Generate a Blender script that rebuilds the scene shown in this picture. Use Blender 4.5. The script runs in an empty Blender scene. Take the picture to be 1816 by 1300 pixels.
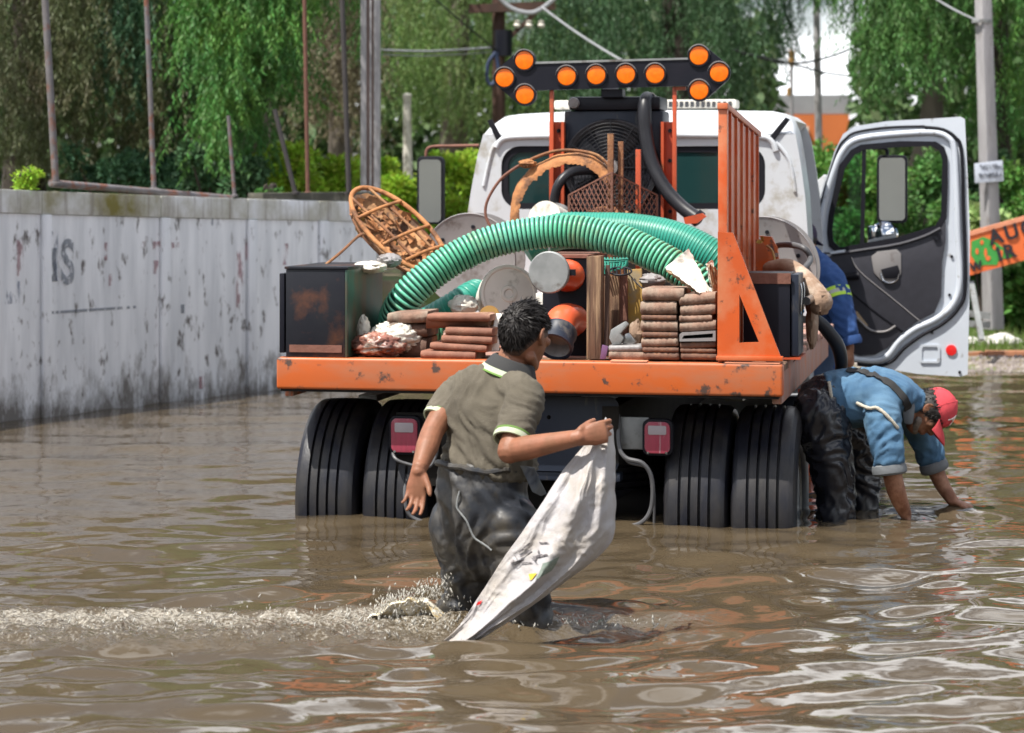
import bpy, bmesh, math, random
import numpy as np
from mathutils import Vector, Matrix, noise
random.seed(7)
rng = np.random.default_rng(7)
S = bpy.context.scene
COL = S.collection
FPX = 4400.0          # focal length in photograph pixels
CX, CY = 908.0, 328.0  # principal point (horizon row)
CAMZ = 1.65

# ------------------------------------------------------------------ camera
cam_d = bpy.data.cameras.new('camera')
cam_d.sensor_width = 36.0
cam_d.lens = 36.0 * FPX / 1816.0
cam_d.shift_y = -(650.0 - CY) / 1816.0
cam_d.clip_start = 0.1
cam_d.clip_end = 2000.0
cam_d.dof.use_dof = True
cam_d.dof.focus_distance = 10.8
cam_d.dof.aperture_fstop = 3.8
cam = bpy.data.objects.new('camera', cam_d)
COL.objects.link(cam)
cam.location = (0, 0, CAMZ)
cam.rotation_euler = (math.radians(90), 0, 0)
S.camera = cam

# ------------------------------------------------------------------ sky, sun, exposure
SUN_DIR = Vector((-0.36, -0.27, 0.89)).normalized()   # towards the sun
SUN_ELEV = math.asin(SUN_DIR.z)
SUN_AZ = math.atan2(SUN_DIR.x, SUN_DIR.y)
world = bpy.data.worlds.new('World')
S.world = world
world.use_nodes = True
nt = world.node_tree
nt.nodes.clear()
out = nt.nodes.new('ShaderNodeOutputWorld')
bg = nt.nodes.new('ShaderNodeBackground')
sky = nt.nodes.new('ShaderNodeTexSky')
sky.sky_type = 'NISHITA'
sky.sun_disc = False
sky.sun_elevation = SUN_ELEV
sky.sun_rotation = SUN_AZ
sky.air_density = 1.0
sky.dust_density = 1.5
tc = nt.nodes.new('ShaderNodeTexCoord')
mp = nt.nodes.new('ShaderNodeMapping')
mp.inputs['Scale'].default_value = (1.0, 1.0, 2.2)
nz = nt.nodes.new('ShaderNodeTexNoise')
nz.inputs['Scale'].default_value = 2.6
nz.inputs['Detail'].default_value = 7
nz.inputs['Roughness'].default_value = 0.55
rp = nt.nodes.new('ShaderNodeValToRGB')
rp.color_ramp.elements[0].position = 0.495
rp.color_ramp.elements[1].position = 0.575
mx = nt.nodes.new('ShaderNodeMix')
mx.data_type = 'RGBA'
mx.inputs[7].default_value = (28.0, 28.6, 29.6, 1)
nt.links.new(tc.outputs['Generated'], mp.inputs['Vector'])
nt.links.new(mp.outputs['Vector'], nz.inputs['Vector'])
nt.links.new(nz.outputs['Fac'], rp.inputs['Fac'])
nt.links.new(rp.outputs['Color'], mx.inputs[0])
nt.links.new(sky.outputs['Color'], mx.inputs[6])
nt.links.new(mx.outputs[2], bg.inputs['Color'])
bg.inputs['Strength'].default_value = 0.055
nt.links.new(bg.outputs['Background'], out.inputs['Surface'])

sun_d = bpy.data.lights.new('sun', 'SUN')
sun_d.energy = 5.0
sun_d.angle = math.radians(0.5)
sun_d.color = (1.0, 0.955, 0.88)
sun = bpy.data.objects.new('sun', sun_d)
COL.objects.link(sun)
sun.location = SUN_DIR * 40
sun.rotation_euler = (-SUN_DIR).to_track_quat('-Z', 'Y').to_euler()

S.view_settings.view_transform = 'Standard'
S.view_settings.look = 'None'
S.view_settings.exposure = 0.72
S.view_settings.gamma = 1.0
S.view_settings.use_curve_mapping = False
S.render.engine = 'CYCLES'
S.cycles.use_denoising = True
S.cycles.max_bounces = 8
S.cycles.transparent_max_bounces = 8
S.cycles.caustics_reflective = False
S.cycles.caustics_refractive = False
S.cycles.sample_clamp_indirect = 6.0

# ------------------------------------------------------------------ coordinates
def WP(px, py, Y):
    """the point at distance Y on the line of sight of a photograph pixel"""
    return Vector(((px - CX) / FPX * Y, Y, CAMZ - (py - CY) / FPX * Y))

YAW = math.radians(11.0)
TO = Vector((0.0602, 12.0, 0.0))
TR = Vector((math.cos(YAW), -math.sin(YAW), 0))
TF = Vector((math.sin(YAW), math.cos(YAW), 0))
def TW(v):
    """truck space (right, forward, up; origin under the tail on the water) to world"""
    return TO + TR * v[0] + TF * v[1] + Vector((0, 0, v[2]))
def TP(px, py, ly):
    a, b = (px - CX) / FPX, -(py - CY) / FPX
    t = (ly + TO.x * TF.x + TO.y * TF.y) / (a * TF.x + TF.y)
    d = Vector((t * a, t, 0)) - TO
    return Vector((d.dot(TR), ly, CAMZ + t * b))
def TWP(px, py, ly):
    return TW(TP(px, py, ly))
IDENT = lambda v: Vector(v)

# ------------------------------------------------------------------ materials
def nd(t, kind, **kw):
    n = t.nodes.new(kind)
    for k, v in kw.items():
        setattr(n, k, v)
    return n
def rgba(c):
    return (c[0], c[1], c[2], 1.0)
def M(name, c1, c2=None, rough=0.6, metal=0.0, scale=6.0, bump=0.0, bscale=None, wear=None, wear_amt=0.35,
      wear_scale=7.0, wear_soft=0.06, stretch=(1, 1, 1), spec=0.5, trans=0.0, detail=6.0, rand=None, wear2=None,
      wear2_amt=.3, wear2_scale=3., wear2_stretch=(1, 1, 1), alpha=None, transl=0.0, rough2=None):
    m = bpy.data.materials.new(name)
    m.use_nodes = True
    t = m.node_tree
    p = t.nodes['Principled BSDF']
    tcn = nd(t, 'ShaderNodeTexCoord')
    mpn = nd(t, 'ShaderNodeMapping')
    mpn.inputs['Scale'].default_value = stretch
    t.links.new(tcn.outputs['Object'], mpn.inputs['Vector'])
    n1 = nd(t, 'ShaderNodeTexNoise')
    n1.inputs['Scale'].default_value = scale
    n1.inputs['Detail'].default_value = detail
    t.links.new(mpn.outputs['Vector'], n1.inputs['Vector'])
    r1 = nd(t, 'ShaderNodeMapRange')
    r1.inputs[1].default_value = 0.33
    r1.inputs[2].default_value = 0.67
    t.links.new(n1.outputs['Fac'], r1.inputs[0])
    m1 = nd(t, 'ShaderNodeMix', data_type='RGBA')
    m1.inputs[6].default_value = rgba(c1)
    m1.inputs[7].default_value = rgba(c2 if c2 else [x * 0.72 for x in c1])
    t.links.new(r1.outputs[0], m1.inputs[0])
    col = m1.outputs[2]
    def layer(col, colour, amt, sc, soft, st):
        mp2 = nd(t, 'ShaderNodeMapping')
        mp2.inputs['Scale'].default_value = st
        mp2.inputs['Location'].default_value = (3.1, 1.7, 0.4)
        t.links.new(tcn.outputs['Object'], mp2.inputs['Vector'])
        n2 = nd(t, 'ShaderNodeTexNoise')
        n2.inputs['Scale'].default_value = sc
        n2.inputs['Detail'].default_value = 9
        n2.inputs['Roughness'].default_value = 0.62
        t.links.new(mp2.outputs['Vector'], n2.inputs['Vector'])
        r2 = nd(t, 'ShaderNodeMapRange')
        th = 0.72 - 0.44 * amt
        r2.inputs[1].default_value = th - soft
        r2.inputs[2].default_value = th + soft
        t.links.new(n2.outputs['Fac'], r2.inputs[0])
        m2 = nd(t, 'ShaderNodeMix', data_type='RGBA')
        m2.inputs[7].default_value = rgba(colour)
        t.links.new(r2.outputs[0], m2.inputs[0])
        t.links.new(col, m2.inputs[6])
        return m2.outputs[2], r2.outputs[0]
    if wear2:
        col, _ = layer(col, wear2, wear2_amt, wear2_scale, 0.12, wear2_stretch)
    if wear:
        col, fac = layer(col, wear, wear_amt, wear_scale, wear_soft, stretch)
        if rough2 is not None:
            rr = nd(t, 'ShaderNodeMapRange')
            rr.inputs[3].default_value = rough
            rr.inputs[4].default_value = rough2
            t.links.new(fac, rr.inputs[0])
            t.links.new(rr.outputs[0], p.inputs['Roughness'])
    if rand:
        g = nd(t, 'ShaderNodeNewGeometry')
        h = nd(t, 'ShaderNodeHueSaturation')
        a = nd(t, 'ShaderNodeMapRange')
        a.inputs[3].default_value = 1 - rand
        a.inputs[4].default_value = 1 + rand
        t.links.new(g.outputs['Random Per Island'], a.inputs[0])
        t.links.new(a.outputs[0], h.inputs['Value'])
        a2 = nd(t, 'ShaderNodeMapRange')
        a2.inputs[3].default_value = 0.5 - rand * 0.07
        a2.inputs[4].default_value = 0.5 + rand * 0.05
        t.links.new(g.outputs['Random Per Island'], a2.inputs[0])
        t.links.new(a2.outputs[0], h.inputs['Hue'])
        t.links.new(col, h.inputs['Color'])
        col = h.outputs['Color']
    t.links.new(col, p.inputs['Base Color'])
    if rough2 is None:
        p.inputs['Roughness'].default_value = rough
    p.inputs['Metallic'].default_value = metal
    p.inputs['Specular IOR Level'].default_value = spec
    p.inputs['Transmission Weight'].default_value = trans
    if bump:
        nb = nd(t, 'ShaderNodeTexNoise')
        nb.inputs['Scale'].default_value = bscale or scale * 4
        nb.inputs['Detail'].default_value = 8
        t.links.new(mpn.outputs['Vector'], nb.inputs['Vector'])
        b = nd(t, 'ShaderNodeBump')
        b.inputs['Strength'].default_value = bump
        b.inputs['Distance'].default_value = 0.01
        t.links.new(nb.outputs['Fac'], b.inputs['Height'])
        t.links.new(b.outputs['Normal'], p.inputs['Normal'])
    if transl:
        tr = nd(t, 'ShaderNodeBsdfTranslucent')
        t.links.new(col, tr.inputs['Color'])
        ms = nd(t, 'ShaderNodeMixShader')
        ms.inputs[0].default_value = transl
        o = t.nodes['Material Output']
        t.links.new(p.outputs[0], ms.inputs[1])
        t.links.new(tr.outputs[0], ms.inputs[2])
        t.links.new(ms.outputs[0], o.inputs['Surface'])
    return m

RUST = (0.16, 0.065, 0.028)
m_orange = M('orange_paint', (0.54, 0.088, 0.014), (0.43, 0.075, 0.018), rough=0.42, scale=3, wear=(0.13, 0.05, 0.03), wear_amt=0.2, wear_scale=15, wear_soft=.03,
             wear2=(0.52, 0.19, 0.09), wear2_amt=.35, wear2_scale=4, bump=.08)
m_orange_beam = M('faded_orange_beam_paint', (0.50, 0.098, 0.014), (0.43, 0.10, 0.028), rough=0.45, scale=2.2, wear=(0.075, 0.045, 0.035), wear_amt=0.25, wear_scale=10, wear_soft=.03,
                  wear2=(0.38, 0.13, 0.06), wear2_amt=.35, wear2_scale=3, wear2_stretch=(1, 1, 3), bump=.12)
m_orange_red = M('red_orange_post_paint', (0.50, 0.075, 0.02), (0.38, 0.06, 0.02), rough=0.5, wear=RUST, wear_amt=.25)
m_faded = M('weathered_bed_edge', (0.37, 0.22, 0.18), (0.28, 0.17, 0.14), rough=.75, scale=4, stretch=(3, 3, .6), wear=(0.45, 0.12, 0.04), wear_amt=.3, bump=.2)
m_black = M('black_paint', (0.009, 0.010, 0.016), (0.015, 0.016, 0.021), rough=.45, spec=.3, wear=(0.10, 0.04, 0.022), wear_amt=.28, wear_scale=4, wear_soft=.08, bump=.06)
m_black_cl = M('black_enamel', (0.006, 0.007, 0.013), (0.010, 0.010, 0.016), rough=.45, spec=.25)
m_darkblue = M('dark_blue_black_steel', (0.012, 0.017, 0.031), (0.022, 0.028, 0.042), rough=.45, spec=.3, wear=(.1, .09, .08), wear_amt=.2, wear_scale=12, stretch=(1, 1, .35))
m_dark = M('underbody_grime', (0.009, 0.008, 0.008), (0.016, 0.014, 0.012), rough=.8, spec=.2, bump=.2)
m_tyre = M('tyre_rubber', (0.007, 0.008, 0.013), (0.012, 0.013, 0.020), rough=.42, spec=.35, scale=9, wear=(.045, .04, .034), wear_amt=.22, wear_scale=7, wear_soft=.2, bump=.12, bscale=60, stretch=(1, 1, .4))
m_white = M('white_cab_paint', (0.55, 0.57, 0.60), (0.50, 0.52, 0.55), rough=.28, scale=2.5, wear=(.36, .34, .30), wear_amt=.24, wear_scale=5)
m_silver = M('silver_door_paint', (0.56, 0.60, 0.66), (0.50, 0.54, 0.60), rough=.3, scale=3, wear=(.22, .21, .2), wear_amt=.12, wear_scale=14)
m_bright = M('bright_metal', (0.62, 0.62, 0.63), (0.5, 0.5, 0.52), rough=.22, metal=1)
m_seal = M('black_rubber_seal', (0.007, 0.007, 0.012), rough=.6, spec=.25)
m_trim = M('dark_door_trim', (0.030, 0.030, 0.040), (0.024, 0.024, 0.032), rough=.55, scale=20, bump=.05)
m_glass = M('tinted_glass', (0.007, 0.026, 0.028), (0.014, 0.045, 0.044), rough=.04, scale=1.2, spec=.6)
m_mirror = M('mirror_glass', (0.8, 0.82, 0.84), (0.78, 0.8, 0.82), rough=.02, metal=1)
m_chrome = M('chrome', (0.8, 0.81, 0.83), rough=.06, metal=1)
m_reel = M('grey_reel_steel', (0.26, 0.245, 0.245), (0.2, 0.19, 0.19), rough=.5, scale=3, wear=(.12, .1, .09), wear_amt=.2, wear_scale=9)
m_grey = M('galvanised_steel', (0.27, 0.28, 0.28), (0.2, 0.21, 0.21), rough=.5, metal=.25, scale=14, wear=(.12, .11, .1), wear_amt=.25, wear_scale=10)
m_palegrey = M('pale_plastic', (0.70, 0.67, 0.60), (0.58, 0.55, 0.49), rough=.5, scale=5, wear=(.3, .27, .21), wear_amt=.25, wear_scale=9)
m_hose_rib = M('green_hose_rib', (0.15, 0.50, 0.36), (0.085, 0.40, 0.23), rough=.32, scale=2.5, wear=(.2, .25, .13), wear_amt=.22, wear_scale=6, wear_soft=.12)
m_hose_gap = M('green_hose_wall', (0.006, 0.045, 0.034), (0.008, 0.045, 0.03), rough=.7, spec=.2)
m_hose2 = M('far_green_hose', (0.018, 0.27, 0.20), (0.015, 0.21, 0.15), rough=.4, scale=2.5)
m_rubberhose = M('black_rubber_hose', (0.016, 0.016, 0.020), (0.011, 0.011, 0.014), rough=.4, spec=.35, scale=10)
m_greyhose = M('grey_cable_jacket', (0.10, 0.10, 0.105), (0.06, 0.06, 0.065), rough=.5)
m_rust = M('rusty_iron', (0.23, 0.095, 0.04), (0.13, 0.06, 0.03), rough=.85, scale=18, wear=(.33, .17, .075), wear_amt=.35, wear_scale=11, bump=.5)
m_rustlight = M('flaking_orange_rust', (0.44, 0.195, 0.072), (0.29, 0.115, 0.04), rough=.85, scale=12, wear=(.13, .06, .03), wear_amt=.35, wear_scale=8, bump=.6)
m_rustred = M('red_brown_rod', (0.20, 0.085, 0.06), (0.14, 0.06, 0.04), rough=.8, scale=14, bump=.3)
m_bark_plate = M('flaking_rusted_sheet', (0.42, 0.235, 0.11), (0.25, 0.12, 0.055), rough=.9, scale=14, wear=(.1, .055, .035), wear_amt=.4, wear_scale=11, wear_soft=.04, bump=.9, bscale=18)
m_tile = M('terracotta_slab', (0.27, 0.165, 0.12), (0.17, 0.095, 0.065), rough=.9, scale=13, wear=(.36, .30, .235), wear_amt=.3, wear_scale=7, wear_soft=.12, wear2=(.10, .06, .045), wear2_amt=.35, wear2_scale=9, wear2_stretch=(2, 2, .6), bump=.35, bscale=60)
m_tile_dark = M('stained_brown_slab', (0.16, 0.08, 0.052), (0.09, 0.05, 0.036), rough=.85, scale=9, wear=(.34, .15, .06), wear_amt=.3, wear_scale=5, bump=.35, bscale=60)
m_tile_red = M('red_clay_tile', (0.25, 0.105, 0.065), (0.15, 0.065, 0.042), rough=.8, scale=7, wear=(.42, .27, .18), wear_amt=.25, wear_scale=5, wear_soft=.1, bump=.3, bscale=40)
m_wood = M('old_brown_timber', (0.16, 0.085, 0.05), (0.07, 0.036, 0.022), rough=.85, scale=34, stretch=(1, 1, .07), wear=(.30, .19, .11), wear_amt=.3, wear_scale=22, bump=.5)
m_woodd = M('dark_brown_timber', (0.07, 0.032, 0.02), (0.045, 0.022, 0.015), rough=.75, scale=12, stretch=(1, 1, .1))
m_yellowboard = M('yellow_board', (0.46, 0.29, 0.06), (0.34, 0.2, 0.045), rough=.75, scale=8, wear=(.25, .2, .12), wear_amt=.3)
m_bag = M('dirty_white_plastic', (0.64, 0.61, 0.54), (0.5, 0.47, 0.40), rough=.38, scale=9, wear=(.14, .10, .075), wear_amt=.34, wear_scale=10, wear_soft=.04)
m_bagred = M('pink_brown_plastic', (0.30, 0.12, 0.08), (0.20, 0.075, 0.055), rough=.38, scale=9, wear=(.55, .46, .38), wear_amt=.32, wear_scale=11, wear2=(.07, .04, .035), wear2_amt=.3, wear2_scale=12)
m_paper = M('white_board_sheet', (0.82, 0.80, 0.74), (0.76, 0.73, 0.66), rough=.8, scale=6, wear=(.32, .3, .26), wear_amt=.2, wear_scale=9)
m_card = M('brown_cardboard', (0.4, 0.3, 0.19), (0.32, 0.23, 0.14), rough=.9, scale=9)
m_orangepipe = M('orange_red_valve_paint', (0.66, 0.115, 0.045), (0.55, 0.085, 0.03), rough=.3, scale=4, wear=(.2, .07, .04), wear_amt=.16, wear_scale=8)
m_ochre = M('ochre_plastic', (0.36, 0.22, 0.055), (0.28, 0.14, 0.04), rough=.55, scale=9, wear=(.2, .09, .04), wear_amt=.3)
m_lens_amber = M('amber_lens', (0.92, 0.19, 0.004), (0.85, 0.145, 0.003), rough=.25, scale=40)
m_lens_red = M('red_lens', (0.34, 0.05, 0.085), (0.27, 0.045, 0.07), rough=.3, scale=12, stretch=(5, 5, .5), wear=(.42, .26, .28), wear_amt=.15, wear_scale=9)
m_lens_clear = M('clear_lens', (0.42, 0.38, 0.4), (0.34, 0.3, 0.32), rough=.25)
m_refl_red = M('red_reflector', (0.75, 0.02, 0.02), rough=.3)
m_leather = M('muddy_leather', (0.3, 0.2, 0.14), (0.22, 0.14, 0.09), rough=.8, scale=14, wear=(.42, .33, .26), wear_amt=.3, bump=.4)
m_steelrod = M('worn_steel', (.45, .44, .43), rough=.3, metal=.9)
m_purple = M('purple_paint', (.16, .07, .17), (.1, .05, .11), rough=.6)
m_toolgreen = M('mottled_green_side', (0.025, 0.10, 0.07), (0.02, 0.045, 0.035), rough=.4, scale=4, wear=(.09, .045, .025), wear_amt=.35, wear_scale=5, wear_soft=.1, stretch=(1, 1, .5))  # two greens with brown patches, for the right toolbox side only
m_greennet = M('green_plastic_net', (0.02, .22, .16), rough=.5)

# ------------------------------------------------------------------ mesh builder
def catmull(pts, k):
    pts = [Vector(p) for p in pts]
    if k <= 1 or len(pts) < 3:
        return pts
    o = []
    for i in range(len(pts) - 1):
        p0 = pts[max(i - 1, 0)]; p1 = pts[i]; p2 = pts[i + 1]; p3 = pts[min(i + 2, len(pts) - 1)]
        for j in range(k):
            t = j / k
            o.append(0.5 * ((2 * p1) + (p2 - p0) * t + (2 * p0 - 5 * p1 + 4 * p2 - p3) * t * t + (3 * p1 - p0 - 3 * p2 + p3) * t ** 3))
    o.append(pts[-1])
    return o
def lerp_list(vals, n):
    m = len(vals)
    res = []
    for i in range(n):
        f = i / (n - 1) * (m - 1)
        a = min(int(f), m - 2)
        t = f - a
        res.append(vals[a] * (1 - t) + vals[a + 1] * t)
    return res
def resample(pts, ds):
    pts = [Vector(p) for p in pts]
    o = [pts[0]]
    acc = 0.0
    for a, b in zip(pts[:-1], pts[1:]):
        L = (b - a).length
        if L < 1e-9:
            continue
        d = ds - acc
        while d <= L:
            o.append(a + (b - a) * (d / L))
            d += ds
        acc = (acc + L) % ds
    return o
def frames(pts):
    n = len(pts)
    T = []
    for i in range(n):
        d = pts[min(i + 1, n - 1)] - pts[max(i - 1, 0)]
        T.append(d.normalized() if d.length > 1e-9 else Vector((0, 0, 1)))
    ref = Vector((0, 0, 1)) if abs(T[0].z) < 0.9 else Vector((0, 1, 0))
    u = (ref - T[0] * ref.dot(T[0])).normalized()
    U = [u]
    for i in range(1, n):
        u = U[-1] - T[i] * U[-1].dot(T[i])
        u = u.normalized() if u.length > 1e-6 else U[-1]
        U.append(u)
    return T, U, [t.cross(u) for t, u in zip(T, U)]

class B:
    def __init__(self, xf=IDENT):
        self.V, self.F, self.xf = [], [], xf
    def add(self, vs, fs):
        o = len(self.V)
        self.V += [self.xf(v) for v in vs]
        self.F += [tuple(i + o for i in f) for f in fs]
        return self
    def box(self, a, b):
        x0, y0, z0 = a; x1, y1, z1 = b
        return self.hexa([(x0, y0, z0), (x1, y0, z0), (x1, y1, z0), (x0, y1, z0), (x0, y0, z1), (x1, y0, z1), (x1, y1, z1), (x0, y1, z1)])
    def hexa(self, v):
        return self.add(v, [(3, 2, 1, 0), (4, 5, 6, 7), (0, 1, 5, 4), (1, 2, 6, 5), (2, 3, 7, 6), (3, 0, 4, 7)])
    def bar(self, a, b, w, h, up=(0, 0, 1)):
        a, b = Vector(a), Vector(b)
        d = (b - a).normalized()
        up = Vector(up)
        if abs(d.dot(up)) > .95:
            up = Vector((1, 0, 0))
        s = d.cross(up).normalized()
        u = s.cross(d)
        s *= w / 2; u *= h / 2
        return self.hexa([a - s - u, a + s - u, b + s - u, b - s - u, a - s + u, a + s + u, b + s + u, b - s + u])
    def tube(self, pts, r, n=8, k=1, closed=False, caps=True):
        pts = catmull(pts, k)
        rs = lerp_list(r, len(pts)) if isinstance(r, (list, tuple)) else [r] * len(pts)
        T, U, W = frames(pts)
        vs, fs = [], []
        for p, u, w, rr in zip(pts, U, W, rs):
            for j in range(n):
                a = 2 * math.pi * j / n
                vs.append(p + u * (math.cos(a) * rr) + w * (math.sin(a) * rr))
        m = len(pts)
        for i in range(m - 1 + (1 if closed else 0)):
            i2 = (i + 1) % m
            for j in range(n):
                j2 = (j + 1) % n
                fs.append((i * n + j, i * n + j2, i2 * n + j2, i2 * n + j))
        if caps and not closed:
            fs.append(tuple(range(n - 1, -1, -1)))
            fs.append(tuple((m - 1) * n + j for j in range(n)))
        return self.add(vs, fs)
    def limb(self, pts, rad, ref=(0, 1, 0), n=16, k=4, cap=True, cap0=True, cap1=True):
        """lofted limb: rad = list of (a, b): a along ref, b across"""
        P = catmull(pts, k)
        m = len(P)
        rad = [(q, q) if not isinstance(q, (tuple, list)) else q for q in rad]
        A = lerp_list([q[0] for q in rad], m)
        Bq = lerp_list([q[1] for q in rad], m)
        ref = Vector(ref)
        T = []
        for i in range(m):
            T.append((P[min(i + 1, m - 1)] - P[max(i - 1, 0)]).normalized())
        rings = []
        def ring(p, t, a, b):
            u = ref - t * ref.dot(t)
            if u.length < 1e-4:
                u = Vector((1, 0, 0)) - t * t.x
            u.normalize()
            w = t.cross(u)
            rings.append([p + u * (math.cos(2 * math.pi * j / n) * a) + w * (math.sin(2 * math.pi * j / n) * b) for j in range(n)])
        if cap and cap0:
            for q in (80, 55, 28):
                c, s = math.cos(math.radians(q)), math.sin(math.radians(q))
                ring(P[0] - T[0] * (min(A[0], Bq[0]) * s), T[0], A[0] * c, Bq[0] * c)
        for i in range(m):
            ring(P[i], T[i], A[i], Bq[i])
        if cap and cap1:
            for q in (28, 55, 80):
                c, s = math.cos(math.radians(q)), math.sin(math.radians(q))
                ring(P[-1] + T[-1] * (min(A[-1], Bq[-1]) * s), T[-1], A[-1] * c, Bq[-1] * c)
        vs = [v for r_ in rings for v in r_]
        fs = []
        for i in range(len(rings) - 1):
            for j in range(n):
                j2 = (j + 1) % n
                fs.append((i * n + j, i * n + j2, (i + 1) * n + j2, (i + 1) * n + j))
        fs.append(tuple(range(n - 1, -1, -1)))
        fs.append(tuple((len(rings) - 1) * n + j for j in range(n)))
        return self.add(vs, fs)
    def ell(self, c, ax, ay, az, nu=20, nv=12):
        """ellipsoid from three semi-axis vectors"""
        c, ax, ay, az = Vector(c), Vector(ax), Vector(ay), Vector(az)
        vs, fs = [c - az], []
        for i in range(1, nv):
            t = -math.pi / 2 + math.pi * i / nv
            for j in range(nu):
                a = 2 * math.pi * j / nu
                vs.append(c + ax * (math.cos(t) * math.cos(a)) + ay * (math.cos(t) * math.sin(a)) + az * math.sin(t))
        vs.append(c + az)
        for j in range(nu):
            j2 = (j + 1) % nu
            fs.append((0, 1 + j2, 1 + j))
            for i in range(nv - 2):
                fs.append((1 + i * nu + j, 1 + i * nu + j2, 1 + (i + 1) * nu + j2, 1 + (i + 1) * nu + j))
            fs.append((1 + (nv - 2) * nu + j, 1 + (nv - 2) * nu + j2, len(vs) - 1))
        return self.add(vs, fs)
    def lathe(self, prof, c, axis, n=32, closed=False):
        """prof: (radius, along) pairs; spun about axis through c"""
        c, ax = Vector(c), Vector(axis).normalized()
        ref = Vector((0, 0, 1)) if abs(ax.z) < .9 else Vector((1, 0, 0))
        u = (ref - ax * ref.dot(ax)).normalized()
        w = ax.cross(u)
        vs, fs = [], []
        m = len(prof)
        for r, h in prof:
            for j in range(n):
                a = 2 * math.pi * j / n
                vs.append(c + ax * h + u * (math.cos(a) * r) + w * (math.sin(a) * r))
        for i in range(m - 1 + (1 if closed else 0)):
            i2 = (i + 1) % m
            for j in range(n):
                j2 = (j + 1) % n
                fs.append((i * n + j, i * n + j2, i2 * n + j2, i2 * n + j))
        if not closed:
            if prof[0][0] > 1e-5: fs.append(tuple(range(n - 1, -1, -1)))
            if prof[-1][0] > 1e-5: fs.append(tuple((m - 1) * n + j for j in range(n)))
        return self.add(vs, fs)
    def prism(self, front, ext, holes=()):
        """solid slab: outline (3D, planar) pushed along ext, with holes"""
        ext = Vector(ext)
        loops = [[Vector(p) for p in front]] + [[Vector(p) for p in h] for h in holes]
        if not holes:
            n = len(loops[0])
            vs = loops[0] + [p + ext for p in loops[0]]
            fs = [tuple(range(n)), tuple(range(2 * n - 1, n - 1, -1))]
            fs += [(i, i + n, (i + 1) % n + n, (i + 1) % n) for i in range(n)]
            return self.add(vs, fs)
        bm = bmesh.new()
        edges, allv = [], []
        for lp in loops:
            bv = [bm.verts.new(p) for p in lp]
            allv.append(bv)
            for i in range(len(bv)):
                edges.append(bm.edges.new((bv[i], bv[(i + 1) % len(bv)])))
        bmesh.ops.triangle_fill(bm, use_beauty=True, use_dissolve=False, edges=edges)
        bm.verts.index_update()
        vs = [v.co.copy() for v in bm.verts]
        n = len(vs)
        fs = [tuple(v.index for v in f.verts) for f in bm.faces]
        fs2 = [tuple(i + n for i in reversed(f)) for f in fs]
        side = []
        for bv in allv:
            for i in range(len(bv)):
                a, b = bv[i].index, bv[(i + 1) % len(bv)].index
                side.append((a, a + n, b + n, b))
        bm.free()
        return self.add(vs + [v + ext for v in vs], fs + fs2 + side)
    def ppx(self, px, ly0, ly1, holes=()):
        """slab across the truck: outline given in photograph pixels at truck depth ly0"""
        return self.prism([TP(x, y, ly0) for x, y in px], (0, ly1 - ly0, 0), [[TP(x, y, ly0) for x, y in h] for h in holes])
    def bpx(self, x0, y0, x1, y1, ly0, ly1):
        xm, ym = (x0 + x1) / 2, (y0 + y1) / 2
        return self.box((TP(x0, ym, ly0).x, ly0, TP(xm, y1, ly0).z), (TP(x1, ym, ly0).x, ly1, TP(xm, y0, ly0).z))
    def grid(self, fn, nu, nv, thick=None):
        vs = [Vector(fn(i / nu, j / nv)) for j in range(nv + 1) for i in range(nu + 1)]
        q = lambda i, j: j * (nu + 1) + i
        fs = [(q(i, j), q(i + 1, j), q(i + 1, j + 1), q(i, j + 1)) for j in range(nv) for i in range(nu)]
        if thick is not None:
            n = len(vs)
            th = Vector(thick)
            vs = vs + [v + th for v in vs]
            fs = fs + [tuple(k + n for k in reversed(f)) for f in fs]
            for i in range(nu):
                fs.append((q(i, 0), q(i, 0) + n, q(i + 1, 0) + n, q(i + 1, 0)))
                fs.append((q(i + 1, nv), q(i + 1, nv) + n, q(i, nv) + n, q(i, nv)))
            for j in range(nv):
                fs.append((q(0, j + 1), q(0, j + 1) + n, q(0, j) + n, q(0, j)))
                fs.append((q(nu, j), q(nu, j) + n, q(nu, j + 1) + n, q(nu, j + 1)))
        return self.add(vs, fs)
    def lump(self, c, rx, ry, rz, amp=.25, freq=6., nu=28, nv=18, seed=0, ridge=True):
        """crumpled closed lump"""
        c = Vector(c)
        s0 = len(self.V)
        vs, fs = [], []
        def P(t, a):
            d = Vector((math.cos(t) * math.cos(a), math.cos(t) * math.sin(a), math.sin(t)))
            q = d * freq * .35 + Vector((seed * 3.7, seed * 1.3, 0))
            h = noise.noise(q * 1.3) * .8
            if ridge:
                q = q + Vector((noise.noise(q * 1.7), noise.noise(q * 1.7 + Vector((5, 1, 2))), noise.noise(q * 1.7 + Vector((2, 7, 4))))) * .5
                h = h * .6 + (.5 - abs(noise.noise(q * 1.8)) * 1.6) * .8 + (.5 - abs(noise.noise(q * 3.6 + Vector((9, 2, 1)))) * 1.8) * .45
            else:
                h += noise.noise(q * 2.4) * .5
            k = 1 + amp * h
            return c + Vector((d.x * rx * k, d.y * ry * k, d.z * rz * k))
        for i in range(nv + 1):
            t = -math.pi / 2 + math.pi * (i + 1e-3) / (nv + 2e-3)
            for j in range(nu):
                vs.append(P(t, 2 * math.pi * j / nu))
        for i in range(nv):
            for j in range(nu):
                j2 = (j + 1) % nu
                fs.append((i * nu + j, i * nu + j2, (i + 1) * nu + j2, (i + 1) * nu + j))
        fs.append(tuple(range(nu - 1, -1, -1)))
        fs.append(tuple(nv * nu + j for j in range(nu)))
        return self.add(vs, fs)
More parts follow.
